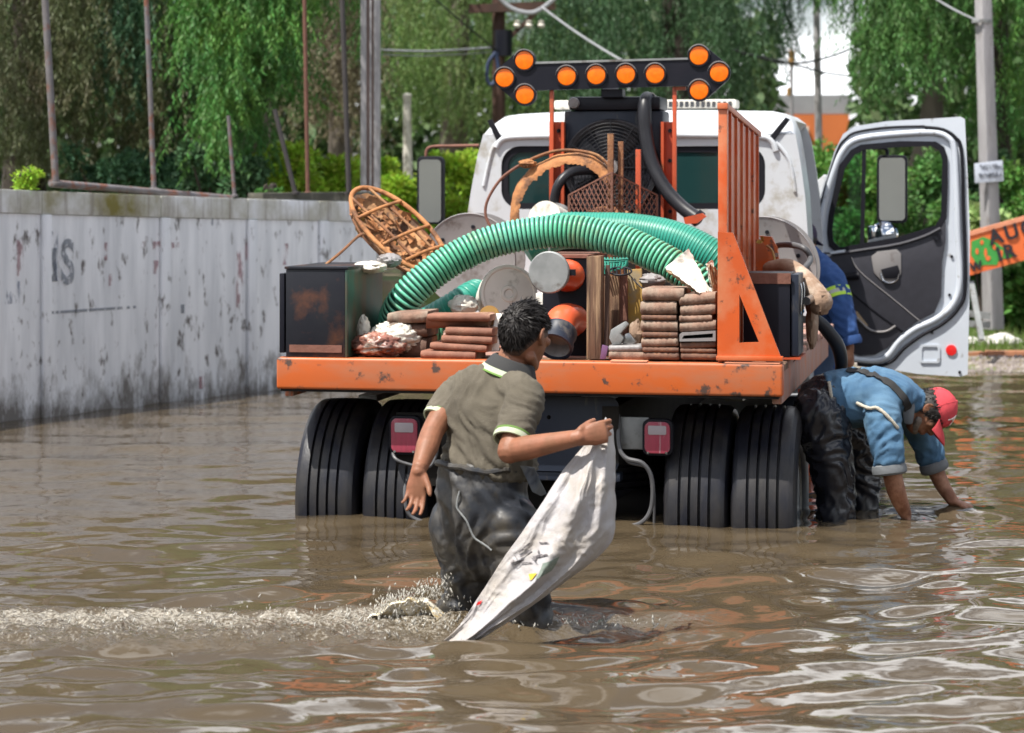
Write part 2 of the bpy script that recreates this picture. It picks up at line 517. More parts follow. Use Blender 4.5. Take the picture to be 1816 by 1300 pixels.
    def build(self, name, mat, parent=None, bevel=0.0, sharp=38, smooth=True, loc=None, recalc=True, seg=2):
        if parent is not None:
            off = root_loc(parent)
        elif loc is not None:
            off = Vector(loc)
        else:
            xs = [v.x for v in self.V]; ys = [v.y for v in self.V]; zs = [v.z for v in self.V]
            off = Vector(((min(xs) + max(xs)) / 2, (min(ys) + max(ys)) / 2, min(zs)))
        me = bpy.data.meshes.new(name)
        me.from_pydata([tuple(v - off) for v in self.V], [], self.F)
        if recalc or bevel:
            bm = bmesh.new()
            bm.from_mesh(me)
            if bevel:
                bmesh.ops.remove_doubles(bm, verts=bm.verts, dist=1e-5)
            bmesh.ops.recalc_face_normals(bm, faces=bm.faces)
            if bevel:
                es = [e for e in bm.edges if len(e.link_faces) == 2 and e.calc_face_angle(0) > math.radians(30)]
                bmesh.ops.bevel(bm, geom=es, offset=bevel, segments=seg, profile=.6, affect='EDGES', clamp_overlap=True)
            bm.to_mesh(me)
            bm.free()
        if smooth:
            me.polygons.foreach_set('use_smooth', [True] * len(me.polygons))
            me.set_sharp_from_angle(angle=math.radians(sharp))
        me.materials.append(mat)
        ob = bpy.data.objects.new(name, me)
        COL.objects.link(ob)
        if parent is not None:
            ob.parent = parent
        else:
            ob.location = off
        return ob
def root_loc(o):
    v = Vector((0, 0, 0))
    while o is not None:
        v += o.location
        o = o.parent
    return v
def tag(o, label=None, cat=None, group=None, kind=None):
    if label: o['label'] = label
    if cat: o['category'] = cat
    if group: o['group'] = group
    if kind: o['kind'] = kind
    return o
def thing(name, label, cat, loc, group=None):
    o = bpy.data.objects.new(name, None)
    o.empty_display_size = .1
    COL.objects.link(o)
    o.location = loc
    return tag(o, label, cat, group)
def copy_tree(o, parent=None):
    c = o.copy()
    COL.objects.link(c)
    c.parent = parent
    for ch in list(o.children):
        copy_tree(ch, c)
    return c
def np_mesh(name, V, quads, mat, parent=None, loc=None, smooth=False, kind=None):
    """mesh of quads from numpy arrays (world coordinates)"""
    off = root_loc(parent) if parent is not None else Vector(loc if loc is not None else (0, 0, 0))
    me = bpy.data.meshes.new(name)
    V = np.asarray(V, dtype=np.float32) - np.array(off, dtype=np.float32)
    quads = np.asarray(quads, dtype=np.int32)
    nf, k = quads.shape
    me.vertices.add(len(V)); me.vertices.foreach_set('co', V.ravel())
    me.loops.add(nf * k); me.loops.foreach_set('vertex_index', quads.ravel())
    me.polygons.add(nf); me.polygons.foreach_set('loop_start', np.arange(0, nf * k, k, dtype=np.int32))
    try:
        me.polygons.foreach_set('loop_total', np.full(nf, k, dtype=np.int32))
    except Exception:
        pass
    me.update(calc_edges=True)
    if smooth:
        me.polygons.foreach_set('use_smooth', np.ones(nf, dtype=bool))
    me.materials.append(mat)
    ob = bpy.data.objects.new(name, me)
    COL.objects.link(ob)
    if parent is not None:
        ob.parent = parent
    else:
        ob.location = off
    if kind: ob['kind'] = kind
    return ob
def fbm(p, o=3):
    s, a, f = 0., 1., 1.
    for _ in range(o):
        s += a * noise.noise(p * f); a *= .5; f *= 2.03
    return s

def text_mesh(name, curve, mat):
    """lettering as a real mesh"""
    o = bpy.data.objects.new('tmp_text', curve)
    COL.objects.link(o)
    dg = bpy.context.evaluated_depsgraph_get()
    dg.update()
    me = bpy.data.meshes.new_from_object(o.evaluated_get(dg))
    bpy.data.objects.remove(o)
    bpy.data.curves.remove(curve)
    me.name = name
    me.materials.clear(); me.materials.append(mat)
    o = bpy.data.objects.new(name, me)
    COL.objects.link(o)
    return o

# ================================================================== SETTING
def wall_Y(px):
    a = (px - CX) / FPX
    return (1.906 + 0.5748 * 20.06) / (0.5748 - a)
def wall_P(px, z, d=0.0):
    """point on the wall face under a photograph column; d = metres in front of the face"""
    Y = wall_Y(px)
    return Vector(((px - CX) / FPX * Y, Y, z)) + WN * d
WD = Vector((0.4984, 0.8670, 0)).normalized()
WN = Vector((WD.y, -WD.x, 0))
def wall_x(y):
    return -1.906 + 0.5748 * (y - 20.06)

# ---------------------------------------------------------------- ground
m_ground = M('muddy_ground', (0.15, 0.115, 0.075), (0.10, 0.085, 0.05), rough=.95, scale=1.5, wear=(0.09, 0.12, 0.035), wear_amt=.45, wear_scale=.8, bump=.5, bscale=20)
def ground_h(x, y):
    if x < wall_x(y) - .85 and y < 60:
        return 0.75
    if y < 20.4:
        return -0.45
    if y < 21.9:
        return -0.45 + .45 * (y - 20.4) / 1.5
    if y < 23.1:
        return .07 * (y - 21.9) / 1.2
    return min(.07 + .05 * (y - 23.1), .5)
gxs = sorted(set([-300, -120, -60, -35, -22] + [round(-15 + .5 * i, 2) for i in range(61)] + [22, 35, 60, 120, 300]))
gys = [-150, -60, -20, -5, 0, 4, 8] + [round(10 + .3 * i, 2) for i in range(60)] + [30, 34, 40, 50, 61, 80, 130, 250, 600]
b = B()
b.add([(x, y, ground_h(x, y) + (.02 * fbm(Vector((x, y, 0)) * 1.3) if y > 23 else 0)) for y in gys for x in gxs],
      [(j * len(gxs) + i, j * len(gxs) + i + 1, (j + 1) * len(gxs) + i + 1, (j + 1) * len(gxs) + i) for j in range(len(gys) - 1) for i in range(len(gxs) - 1)])
tag(b.build('ground', m_ground, loc=(0, 0, 0)), kind='structure')

# ---------------------------------------------------------------- flood water
m_water = bpy.data.materials.new('muddy_flood_water')
m_water.use_nodes = True
t = m_water.node_tree
p = t.nodes['Principled BSDF']
tcn = nd(t, 'ShaderNodeTexCoord')
n1 = nd(t, 'ShaderNodeTexNoise'); n1.inputs['Scale'].default_value = .7; n1.inputs['Detail'].default_value = 5
t.links.new(tcn.outputs['Object'], n1.inputs['Vector'])
c1 = nd(t, 'ShaderNodeMix', data_type='RGBA')
c1.inputs[6].default_value = (0.058, 0.043, 0.026, 1)
c1.inputs[7].default_value = (0.082, 0.062, 0.038, 1)
t.links.new(n1.outputs['Fac'], c1.inputs[0])
at = nd(t, 'ShaderNodeAttribute', attribute_name='foam')
nf = nd(t, 'ShaderNodeTexNoise'); nf.inputs['Scale'].default_value = 60; nf.inputs['Detail'].default_value = 6; nf.inputs['Roughness'].default_value = .7
t.links.new(tcn.outputs['Object'], nf.inputs['Vector'])
sm = nd(t, 'ShaderNodeMath', operation='ADD')
t.links.new(at.outputs['Fac'], sm.inputs[0]); t.links.new(nf.outputs['Fac'], sm.inputs[1])
fr = nd(t, 'ShaderNodeMapRange'); fr.inputs[1].default_value = 1.0; fr.inputs[2].default_value = 1.36; fr.inputs[4].default_value = .8
t.links.new(sm.outputs[0], fr.inputs[0])
c2 = nd(t, 'ShaderNodeMix', data_type='RGBA')
c2.inputs[7].default_value = (0.62, 0.58, 0.50, 1)
t.links.new(fr.outputs[0], c2.inputs[0]); t.links.new(c1.outputs[2], c2.inputs[6])
t.links.new(c2.outputs[2], p.inputs['Base Color'])
rr = nd(t, 'ShaderNodeMapRange'); rr.inputs[3].default_value = .035; rr.inputs[4].default_value = .3
t.links.new(fr.outputs[0], rr.inputs[0]); t.links.new(rr.outputs[0], p.inputs['Roughness'])
p.inputs['IOR'].default_value = 1.333
mpb = nd(t, 'ShaderNodeMapping'); mpb.inputs['Scale'].default_value = (.75, 1, 1)
t.links.new(tcn.outputs['Object'], mpb.inputs['Vector'])
nb = nd(t, 'ShaderNodeTexNoise'); nb.inputs['Scale'].default_value = 9; nb.inputs['Detail'].default_value = 2
t.links.new(mpb.outputs['Vector'], nb.inputs['Vector'])
bp = nd(t, 'ShaderNodeBump'); bp.inputs['Strength'].default_value = .14; bp.inputs['Distance'].default_value = .02
t.links.new(nb.outputs['Fac'], bp.inputs['Height'])
nb2 = nd(t, 'ShaderNodeTexNoise'); nb2.inputs['Scale'].default_value = 42; nb2.inputs['Detail'].default_value = 4
t.links.new(tcn.outputs['Object'], nb2.inputs['Vector'])
bp2 = nd(t, 'ShaderNodeBump'); bp2.inputs['Distance'].default_value = .03
t.links.new(at.outputs['Fac'], bp2.inputs['Strength'])
t.links.new(nb2.outputs['Fac'], bp2.inputs['Height']); t.links.new(bp.outputs['Normal'], bp2.inputs['Normal'])
t.links.new(bp2.outputs['Normal'], p.inputs['Normal'])

wy = []
pyv = 1420.0
while pyv > 622:
    wy.append(CAMZ * FPX / (pyv - CY))
    pyv -= 1.9
wy = [-40., -10., 0., 3., 5.0, 5.8] + wy + [26.5]
wy = np.array(wy)
NXW = 760
wxn = np.linspace(-1, 1, NXW)
# columns spread over the near field, wide columns outside it
wx = np.concatenate([[-60, -25, -12], np.linspace(-4.6, 5.6, NXW), [9, 14, 30, 70]])
X, Y = np.meshgrid(wx, wy)
row = np.gradient(wy)[:, None]
Z = np.zeros_like(X)
wr = np.random.default_rng(11)
for i in range(70):
    lam = 0.15 * (1.2 / .15) ** (i / 69)
    th = wr.normal(math.pi / 2 + .06, .50)
    kx, ky = 2 * math.pi / lam * math.cos(th), 2 * math.pi / lam * math.sin(th)
    amp = lam * (0.0060 if lam > .3 else .0048) * wr.uniform(.5, 1.3)
    damp = np.clip(1.3 - 3.2 * row / lam, 0, 1)
    env = .55 + .45 * np.sin(X * wr.uniform(.5, 1.6) + Y * wr.uniform(.4, 1.3) + wr.uniform(0, 6))
    Z += amp * damp * env * np.sin(kx * X + ky * Y + wr.uniform(0, 6.28))
# calmer in the lee of the truck, near the wall
calm = np.clip((Y - 10.6) / 1.4, 0, 1)
Z *= (1 - .45 * calm)
# rings pushed out from each leg
def rings(cx, cy, amp, lam, R):
    global Z
    d = np.sqrt((X - cx) ** 2 + (Y - cy) ** 2)
    Z += amp * np.sin(2 * math.pi * d / lam) * np.exp(-d / R) * np.clip(1.3 - 3 * row / lam, 0, 1)
legL = WP(800, 1092, 9.50); legR = WP(950, 1106, 9.34)
rings(legR.x, legR.y, .012, .24, .7)
rings(legL.x, legL.y, .010, .3, .8)
bl = WP(1480, 905, 12.5)
rings(bl.x, bl.y, .006, .3, .6)
hl = WP(1605, 915, 12.35)
rings(hl.x, hl.y, .006, .22, .6)
# wake behind the wading man: choppy patch trailing to the left
wk_c = (CAMZ * FPX / (1110 - CY))
wx0, wx1 = WP(-260, 1105, wk_c).x, WP(1000, 1105, wk_c).x
u = (X - wx0) / (wx1 - wx0)
mid = 9.26 + 0 * u
half = .46 - .22 * np.clip((u - .72) / .28, 0, 1)
wake = np.clip(2.6 * (1.06 - np.abs(Y - mid) / half), 0, 1) * np.clip(u * 5, 0, 1) * np.clip((1.02 - u) * 5, 0, 1)
e2 = np.exp(-(((X - legR.x - .16) / .48) ** 2 + ((Y - legR.y + .03) / .17) ** 2))
wake2 = np.clip(e2 * 1.3, 0, 1)
wk = np.maximum(wake, wake2 * .75)
chop = np.zeros_like(Z)
for i in range(46):
    lam = wr.uniform(.045, .16)
    th = wr.uniform(0, math.pi)
    chop += lam * wr.uniform(.4, 1) * np.sin(2 * math.pi / lam * (math.cos(th) * X + math.sin(th) * Y) + wr.uniform(0, 6.28))
chop *= .021
Z += chop * np.minimum(wk, 1) + wake * (.022 * np.exp(-((Y - mid - half * .85) / .06) ** 2)) * 1.2
Z += wake2 * .004
ripplepatch = np.zeros_like(Z)
for i in range(26):
    lam = wr.uniform(.12, .3)
    th = wr.normal(math.pi / 2, .35)
    ripplepatch += lam * wr.uniform(.3, 1) * np.sin(2 * math.pi / lam * (math.cos(th) * X + math.sin(th) * Y) + wr.uniform(0, 6.28))
gust = np.exp(-(((X + 1.4) / 1.3) ** 2 + ((Y - 14.6) / 1.5) ** 2)) + np.exp(-(((X + 1.9) / 1.0) ** 2 + ((Y - 11.7) / .5) ** 2))
Z += ripplepatch * .008 * gust * np.clip(1.4 - 3 * row / .2, 0, 1)
far = (np.abs(X) > 5.7)
Z[far] = 0
ny, nx = X.shape
idx = np.arange(ny * nx).reshape(ny, nx)
Q = np.stack([idx[:-1, :-1], idx[:-1, 1:], idx[1:, 1:], idx[1:, :-1]], -1).reshape(-1, 4)
water = np_mesh('water', np.stack([X, Y, Z], -1).reshape(-1, 3), Q, m_water, smooth=True)
fa = water.data.attributes.new('foam', 'FLOAT', 'POINT')
fo = np.clip(wk, 0, 1) * .64
fo = fo * (0.75 + .25 * np.clip((Y - mid) / half + .3, 0, 1))
fa.data.foreach_set('value', fo.astype(np.float32).ravel())
tag(water, kind='structure')

# splash crown and drops behind the wader
m_splash = M('amber_splash_water', (0.58, 0.44, 0.20), (0.44, 0.31, 0.13), rough=.12, scale=12, wear=(.80, .77, .68), wear_amt=.55, wear_scale=38, wear_soft=.12, bump=.6, bscale=45)
m_drop = M('bright_water_drops', (.85, .82, .74), rough=.04, trans=.55)
b = B()
sr = random.Random(3)
def splash_sheet(px0, px1, ybase, peak, Y, lean, seed):
    n = 34
    def fn(u, v):
        px = px0 + (px1 - px0) * u
        prof = math.sin(math.pi * min(max(u, 0), 1)) ** .6
        h = 1.25 * peak(u) * prof * (1 + .30 * fbm(Vector((u * 6, seed, 0)), 3))
        base = WP(px, ybase, Y)
        base.z = -.02
        k = v
        q = fbm(Vector((u * 7, v * 3, seed * 2.1)), 3)
        return base + Vector((lean * k * k + .010 * q, -.05 * k * k + .014 * q + .022 * math.sin(u * 9 + seed), h * (1 - (1 - k) ** 1.6)))
    b.grid(fn, n, 10, thick=(0, .02, .004))
splash_sheet(664, 800, 1090, lambda u: .035 + .075 * u, 9.44, -.045, 1)
splash_sheet(672, 790, 1088, lambda u: .03 + .085 * u * u, 9.50, -.02, 2)
tag(b.build('water_splash', m_splash), 'amber brown splash of flood water kicked up behind the wader\'s leg', 'splash')
V, Q = [], []
dr = np.random.default_rng(5)
for i in range(1560):
    if i < 560:
        u_ = dr.uniform(0, 1) ** .7
        px = -20 + 850 * u_
        Yd = 9.28 + dr.normal(0, .2)
        zz = abs(dr.normal(0, .006 + .014 * u_ ** 3))
    elif i < 950:
        px = dr.normal(735, 55); Yd = 9.42 + dr.normal(0, .07); zz = abs(dr.normal(0, .05))
    elif i >= 1100:
        u_ = dr.uniform(0, 1)
        px = 664 + 140 * u_; Yd = 9.43 + dr.normal(0, .05); zz = (.03 + .10 * u_) * dr.uniform(.5, 1.35) + abs(dr.normal(0, .012))
    else:
        px = dr.normal(1010, 80); Yd = 9.30 + dr.normal(0, .05); zz = abs(dr.normal(0, .012))
    c = np.array([(px - CX) / FPX * Yd, Yd, zz + .004])
    s = dr.uniform(.0010, .0030)
    ax = np.array([dr.normal(0, .4), dr.normal(0, .2), 1.0]); ax /= np.linalg.norm(ax)
    s *= dr.choice([.7, 1, 1, 1.7])
    L = s * dr.uniform(1.2, 4.5)
    k = len(V)
    V += [c - ax * L, c + np.array([s, 0, 0]), c + np.array([0, s, 0]), c - np.array([s, 0, 0]), c - np.array([0, s, 0]), c + ax * L]
    for a_, b_ in ((1, 2), (2, 3), (3, 4), (4, 1)):
        Q += [(k, k + b_, k + a_), (k + 5, k + a_, k + b_)]
tag(np_mesh('water_drops', np.array(V), np.array(Q), m_drop, smooth=True), 'white glinting water drops scattered over the wake', 'water drops', kind='stuff')

# ---------------------------------------------------------------- old wall on the left
m_wall = M('stained_painted_wall', (0.84, 0.85, 0.885), (0.77, 0.78, 0.81), rough=.8, scale=2.2, stretch=(1, 1, .5), bump=.25, bscale=30,
           wear=(0.12, 0.105, 0.10), wear_amt=.21, wear_scale=11, wear_soft=.05, wear2=(.62, .635, .67), wear2_amt=.45, wear2_scale=3.2, wear2_stretch=(1.9, 1.9, .22))
def add_tide_line(m, z0, z1, colour):
    """mould and mud above the flood line: a stain with its own ragged outline"""
    t = m.node_tree
    p = t.nodes['Principled BSDF']
    src = p.inputs['Base Color'].links[0].from_socket
    tcn = nd(t, 'ShaderNodeTexCoord')
    sp = nd(t, 'ShaderNodeSeparateXYZ')
    t.links.new(tcn.outputs['Object'], sp.inputs[0])
    mr = nd(t, 'ShaderNodeMapRange')
    mr.inputs[1].default_value = z0; mr.inputs[2].default_value = z1; mr.inputs[3].default_value = .47; mr.inputs[4].default_value = 0
    t.links.new(sp.outputs[2], mr.inputs[0])
    n = nd(t, 'ShaderNodeTexNoise'); n.inputs['Scale'].default_value = 4.2; n.inputs['Detail'].default_value = 9; n.inputs['Roughness'].default_value = .68
    mp = nd(t, 'ShaderNodeMapping'); mp.inputs['Scale'].default_value = (1.4, 1.4, .6)
    t.links.new(tcn.outputs['Object'], mp.inputs['Vector']); t.links.new(mp.outputs['Vector'], n.inputs['Vector'])
    ad = nd(t, 'ShaderNodeMath', operation='ADD')
    t.links.new(mr.outputs[0], ad.inputs[0]); t.links.new(n.outputs['Fac'], ad.inputs[1])
    r = nd(t, 'ShaderNodeMapRange'); r.inputs[1].default_value = .74; r.inputs[2].default_value = .95; r.inputs[4].default_value = .9
    t.links.new(ad.outputs[0], r.inputs[0])
    mx_ = nd(t, 'ShaderNodeMix', data_type='RGBA')
    mx_.inputs[7].default_value = rgba(colour)
    t.links.new(r.outputs[0], mx_.inputs[0]); t.links.new(src, mx_.inputs[6])
    t.links.new(mx_.outputs[2], p.inputs['Base Color'])
add_tide_line(m_wall, -.05, .62, (.115, .10, .085))
m_coping = M('mossy_wall_beam', (0.80, 0.81, 0.85), (0.72, 0.73, 0.76), rough=.85, scale=3, bump=.25, wear=(.24, .21, .18), wear_amt=.25, wear_scale=8, wear_soft=.1, stretch=(2.2, 2.2, .15),
             wear2=(.19, .165, .04), wear2_amt=.42, wear2_scale=1.1)
m_darkwall = M('dark_mossy_concrete', (.09, .085, .07), (.055, .055, .042), rough=.95, scale=3, bump=.4, wear=(.16, .15, .12), wear_amt=.3)
wall = thing('old_wall', 'long stained pale grey concrete wall with faded paint beside the flooded road', 'wall', (wall_P(200, 0)[0], wall_P(200, 0)[1], 0))
def wall_hex(p0, p1, z0a, z0b, z1a, z1b, d0, d1):
    A0 = wall_P(p0, 0); A1 = wall_P(p1, 0)
    q = lambda A, d, z: Vector((A.x, A.y, z)) + WN * d
    return [q(A0, d1, z0a), q(A1, d1, z0b), q(A1, d0, z0b), q(A0, d0, z0a), q(A0, d1, z1a), q(A1, d1, z1b), q(A1, d0, z1b), q(A0, d0, z1a)]
ztop = lambda px: 1.62 - .085 * px / 470
JT = [-900, -480, -150, 72, 283, 437, 565, 668]
for i in range(len(JT) - 1):
    a_, b_ = JT[i], JT[i + 1]
    zb = lambda px: ztop(px) - .165
    B().hexa(wall_hex(a_ + .5, b_ - .5, -.5, -.5, zb(a_), zb(b_), -.16, 0)).build('panel', m_wall, wall, smooth=False)
    if i:
        w = 9 * wall_Y(a_) / 17.5
        B().hexa(wall_hex(a_, a_ + 15, -.5, -.5, zb(a_), zb(a_ + 15), .001, .028)).build('pilaster', m_wall, wall, bevel=.006)
    B().hexa(wall_hex(a_ + .4, b_ - .4, zb(a_) + .002, zb(b_) + .002, ztop(a_), ztop(b_), -.17, .016)).build('coping_beam', m_coping, wall, bevel=.006)
B().hexa(wall_hex(468, 666, ztop(468) + .002, ztop(666) + .002, 1.585, 1.59, -.16, -.01)).build('dark_coping', m_darkwall, wall, bevel=.008)
# faded paint marks on the plaster
def mark_mat(name, c, cover):
    m = M(name, c, rough=.8, scale=4)
    t = m.node_tree
    p = t.nodes['Principled BSDF']
    tcn = nd(t, 'ShaderNodeTexCoord')
    mp = nd(t, 'ShaderNodeMapping'); mp.inputs['Scale'].default_value = (2, 2, .8)
    n = nd(t, 'ShaderNodeTexNoise'); n.inputs['Scale'].default_value = 9; n.inputs['Detail'].default_value = 8
    t.links.new(tcn.outputs['Object'], mp.inputs['Vector']); t.links.new(mp.outputs['Vector'], n.inputs['Vector'])
    r = nd(t, 'ShaderNodeMapRange'); r.inputs[1].default_value = .62 - cover * .3; r.inputs[2].default_value = .72 - cover * .3; r.inputs[4].default_value = .30
    t.links.new(n.outputs['Fac'], r.inputs[0])
    t.links.new(r.outputs[0], p.inputs['Alpha'])
    return m
mk_dark = mark_mat('faded_dark_lettering', (.12, .15, .20), .8)
mk_red = mark_mat('faded_red_paint', (.42, .14, .17), .5)
mk_green = mark_mat('faded_grey_green_paint', (.42, .52, .54), .75)
mk_blue = mark_mat('faded_blue_paint', (.16, .2, .32), .4)
def wall_mark(x0, y0, x1, y1, mat, d=.004):
    za = CAMZ - (y0 - CY) / FPX * wall_Y(x0); zb = CAMZ - (y1 - CY) / FPX * wall_Y(x0)
    B().hexa(wall_hex(x0, x1, zb, zb, za, za, d - .0015, d)).build('paint_mark', mat, wall, smooth=False)
for q in ((248, 428, 262, 440), (270, 428, 290, 442), (254, 452, 260, 486), (270, 462, 286, 486), (300, 430, 316, 440), (418, 430, 430, 545), (434, 430, 442, 462), (184, 430, 189, 462), (192, 485, 198, 507),
          (352, 668, 362, 690), (412, 650, 418, 690), (500, 432, 510, 470), (28, 425, 40, 490)):
    wall_mark(*q, mk_red, .008)
for q in ((80, 410, 102, 500), (370, 362, 388, 400), (150, 355, 170, 380), (0, 500, 34, 540)):
    wall_mark(*q, mk_blue, .006)
for q in ((82, 440, 100, 500), (320, 540, 326, 556), (90, 552, 240, 557)):
    wall_mark(*q, mk_dark, .007)
fc = bpy.data.curves.new('faded_letter', 'FONT')
fc.body = 'S'
fc.size = .44
fc.offset = .012
fc.extrude = .001
fo_ = text_mesh('faded_letter', fc, mk_dark)
pos = wall_P(106, CAMZ - (502 - CY) / FPX * wall_Y(106), .009)
fo_.parent = wall
Mx = Matrix((( WD.x * .75, 0, WN.x, 0), (WD.y * .75, 0, WN.y, 0), (0, 1, 0, 0), (0, 0, 0, 1)))
Mx.translation = pos - root_loc(wall)
fo_.matrix_local = Mx

# ---------------------------------------------------------------- fence posts on the wall
m_pipe = M('weathered_grey_pipe', (.16, .15, .16), (.1, .09, .09), rough=.6, scale=8, wear=(.16, .06, .035), wear_amt=.35, wear_scale=9)
m_rustpost = M('rust_red_post', (.15, .065, .045), (.10, .045, .03), rough=.8, scale=9, bump=.2)
m_darkpost = M('dark_iron_post', (.045, .038, .038), (.03, .026, .026), rough=.7)
def post(label, x0, y0, x1, y1, Y, w, mat, name='fence_post', extra_up=1.0, flat=False):
    a = WP(x1, y1, Y); c = WP(x0, y0, Y)
    d = (c - a).normalized()
    c = c + d * extra_up
    t_ = thing(name, label, 'fence post', a)
    (B().tube([a, c], w / 2, n=10) if not flat else B().bar(a, c, w, w * .8, up=(0, 1, 0))).build('post', mat, t_)
    B().lathe([(w * .5, 0), (w * .9, 0), (w * .9, .02), (w * .5, .025)], a, (0, 0, 1), 12).build('base_collar', mat, t_)
    return t_
post('tall grey pipe post at the left end of the pipe rail on the pale wall', 80, 0, 99, 329, 17.75, .052, m_pipe)
post('thin grey pipe post standing midway along the pipe rail on the wall', 262, 60, 273, 338, 18.9, .040, m_pipe, extra_up=.4)
post('short thin rod at the right end of the pipe rail', 405, 205, 416, 350, 19.55, .030, m_pipe, extra_up=0)
post('black post leaning left over the dark end of the wall', 492, 215, 524, 345, 20.3, .040, m_darkpost, extra_up=.1)
post('rust red post between the leaning black post and tall dark post', 541, 60, 546, 345, 20.6, .036, m_rustpost, extra_up=.5)
post('tall dark iron post just left of the grooved concrete pole', 607, 10, 619, 345, 20.9, .046, m_darkpost, extra_up=1.)
rail = B().tube([wall_P(100, CAMZ - (325 - CY) / FPX * wall_Y(100), -.05), wall_P(417, CAMZ - (352 - CY) / FPX * wall_Y(417), -.05)], .028, n=10).build('pipe_rail', m_pipe)
tag(rail, 'grey rusty pipe rail lying along the top of the pale wall', 'rail')

# ---------------------------------------------------------------- poles
m_conc = M('pole_concrete', (.34, .33, .34), (.26, .25, .26), rough=.85, scale=9, bump=.3, wear=(.16, .14, .13), wear_amt=.25, wear_scale=7, stretch=(1, 1, .25))
m_concbrown = M('brown_stained_concrete', (.24, .165, .14), (.13, .09, .08), rough=.9, scale=7, stretch=(1, 1, .1), bump=.3)
a = WP(657, 350, 22.4); top = WP(655, -160, 22.4); a.z = .4
t_ = thing('utility_pole', 'thick grooved concrete pole with brown stained middle behind the oval basket', 'utility pole', a)
w = .088
for s in (-1, 1):
    B().box((a.x + s * .060 - .027, a.y - .060, .4), (a.x + s * .060 + .027, a.y + .1, 5.2)).build('flange', m_conc, t_, bevel=.008)
B().box((a.x - .0328, a.y - .030, .4), (a.x + .0328, a.y + .06, 5.2)).build('web', m_concbrown, t_)
B().box((a.x - .006, a.y - .045, .4), (a.x + .012, a.y - .0302, 5.2)).build('groove_rib', m_conc, t_)

a = WP(1762, 585, 24.5); c = WP(1738, -180, 24.5)
t_ = thing('utility_pole', 'grey square concrete pole carrying a small pale plate at right', 'utility pole', a)
def taper_pole(bb, a, c, w0, w1, rot):
    r_ = Matrix.Rotation(rot, 3, 'Z')
    o = [Vector(r_ @ Vector((sx, sy, 0))) for sx, sy in ((-1, -1), (1, -1), (1, 1), (-1, 1))]
    bb.hexa([a + q * w0 / 2 for q in o] + [c + q * w1 / 2 for q in o])
bb = B(); taper_pole(bb, a, c, .155, .118, math.radians(28)); bb.build('shaft', m_conc, t_, bevel=.02)
q = WP(1740, 38, 24.4)
B().lathe([(.085, -.015), (.1, -.015), (.1, .015), (.085, .015)], WP(1741, 38, 24.5), (0, 0, 1), 20, closed=True).build('band', m_grey, t_)
m_plate = M('pale_plate', (.5, .54, .62), (.42, .46, .54), rough=.5, scale=6)
m_ink = M('faded_black_print', (.09, .1, .13), rough=.7)
pl = thing('pole_plate', 'small pale blue plate with faded handwriting fixed to the square pole', 'plate', WP(1754, 322, 24.35))
B().prism([WP(1728, 290, 24.36), WP(1729, 325, 24.36), WP(1780, 321, 24.36), WP(1778, 284, 24.36)], (0, .012, 0)).build('plate', m_plate, pl, bevel=.003)
pr = random.Random(4)
for row_y, x0, x1 in ((297, 1738, 1772), (312, 1736, 1776)):
    bb = B()
    x = x0
    while x < x1:
        wv = pr.uniform(2.5, 5)
        pts = [WP(x + wv * k / 4, row_y + pr.uniform(-5, 5) - (x - 1728) * .08, 24.352) for k in range(5)]
        bb.tube(pts, .0045, n=5)
        x += wv + 1.6
    bb.build('handwriting', m_ink, pl)

a = WP(885, 330, 29); a.z = .5
t_ = thing('utility_pole', 'dark wooden utility pole with crossarm behind the arrow board', 'utility pole', a)
B().tube([a, WP(884, -120, 29)], [.085, .07], n=12).build('shaft', m_woodd, t_)
B().bar(WP(832, 16, 28.85), WP(985, 10, 28.85), .115, .10).build('crossarm', m_woodd, t_)
B().bar(WP(892, 78, 28.85), WP(955, 18, 28.85), .05, .05).build('brace', m_woodd, t_)
for px in (917, 938, 960):
    B().lathe([(.0, -.05), (.03, -.05), (.045, -.02), (.03, 0), (.04, .03), (.0, .04)], WP(px, 42, 28.8), (0, 0, 1), 12).build('insulator', m_palegrey, t_)
B().tube([WP(880, 92, 28.7), WP(866, 112, 28.7), WP(864, 140, 28.7), WP(872, 150, 28.7), WP(884, 130, 28.7), WP(880, 92, 28.7)], .022, n=8, k=5).build('cable_coil', M('blue_black_cable', (.03, .05, .12), rough=.5), t_)
B().lathe([(.0, -.16), (.1, -.16), (.1, .14), (.0, .14)], WP(893, 75, 28.8), (0, 0, 1), 18).build('junction_can', m_black_cl, t_)
a = WP(725, 300, 30); a.z = .4
t_ = thing('white_post', 'slim whitewashed post among shrubs left of the cab', 'post', a)
B().tube([a, WP(722, 172, 30)], [.075, .05], n=10).build('post', m_palegrey, t_)
B().lathe([(.05, 0), (.06, 0), (.055, .03), (0, .05)], WP(722, 172, 30), (0, 0, 1), 10).build('post_cap', m_palegrey, t_)
a = WP(1456, 300, 31); a.z = .4
t_ = thing('thin_pole', 'thin grey pole in front of the orange building', 'pole', a)
B().tube([a, WP(1447, -60, 31)], [.055, .04], n=10).build('shaft', m_conc, t_)
B().lathe([(.05, -.02), (.065, -.02), (.065, .02), (.05, .02)], WP(1452, 130, 31), (0, 0, 1), 12, closed=True).build('band', m_grey, t_)
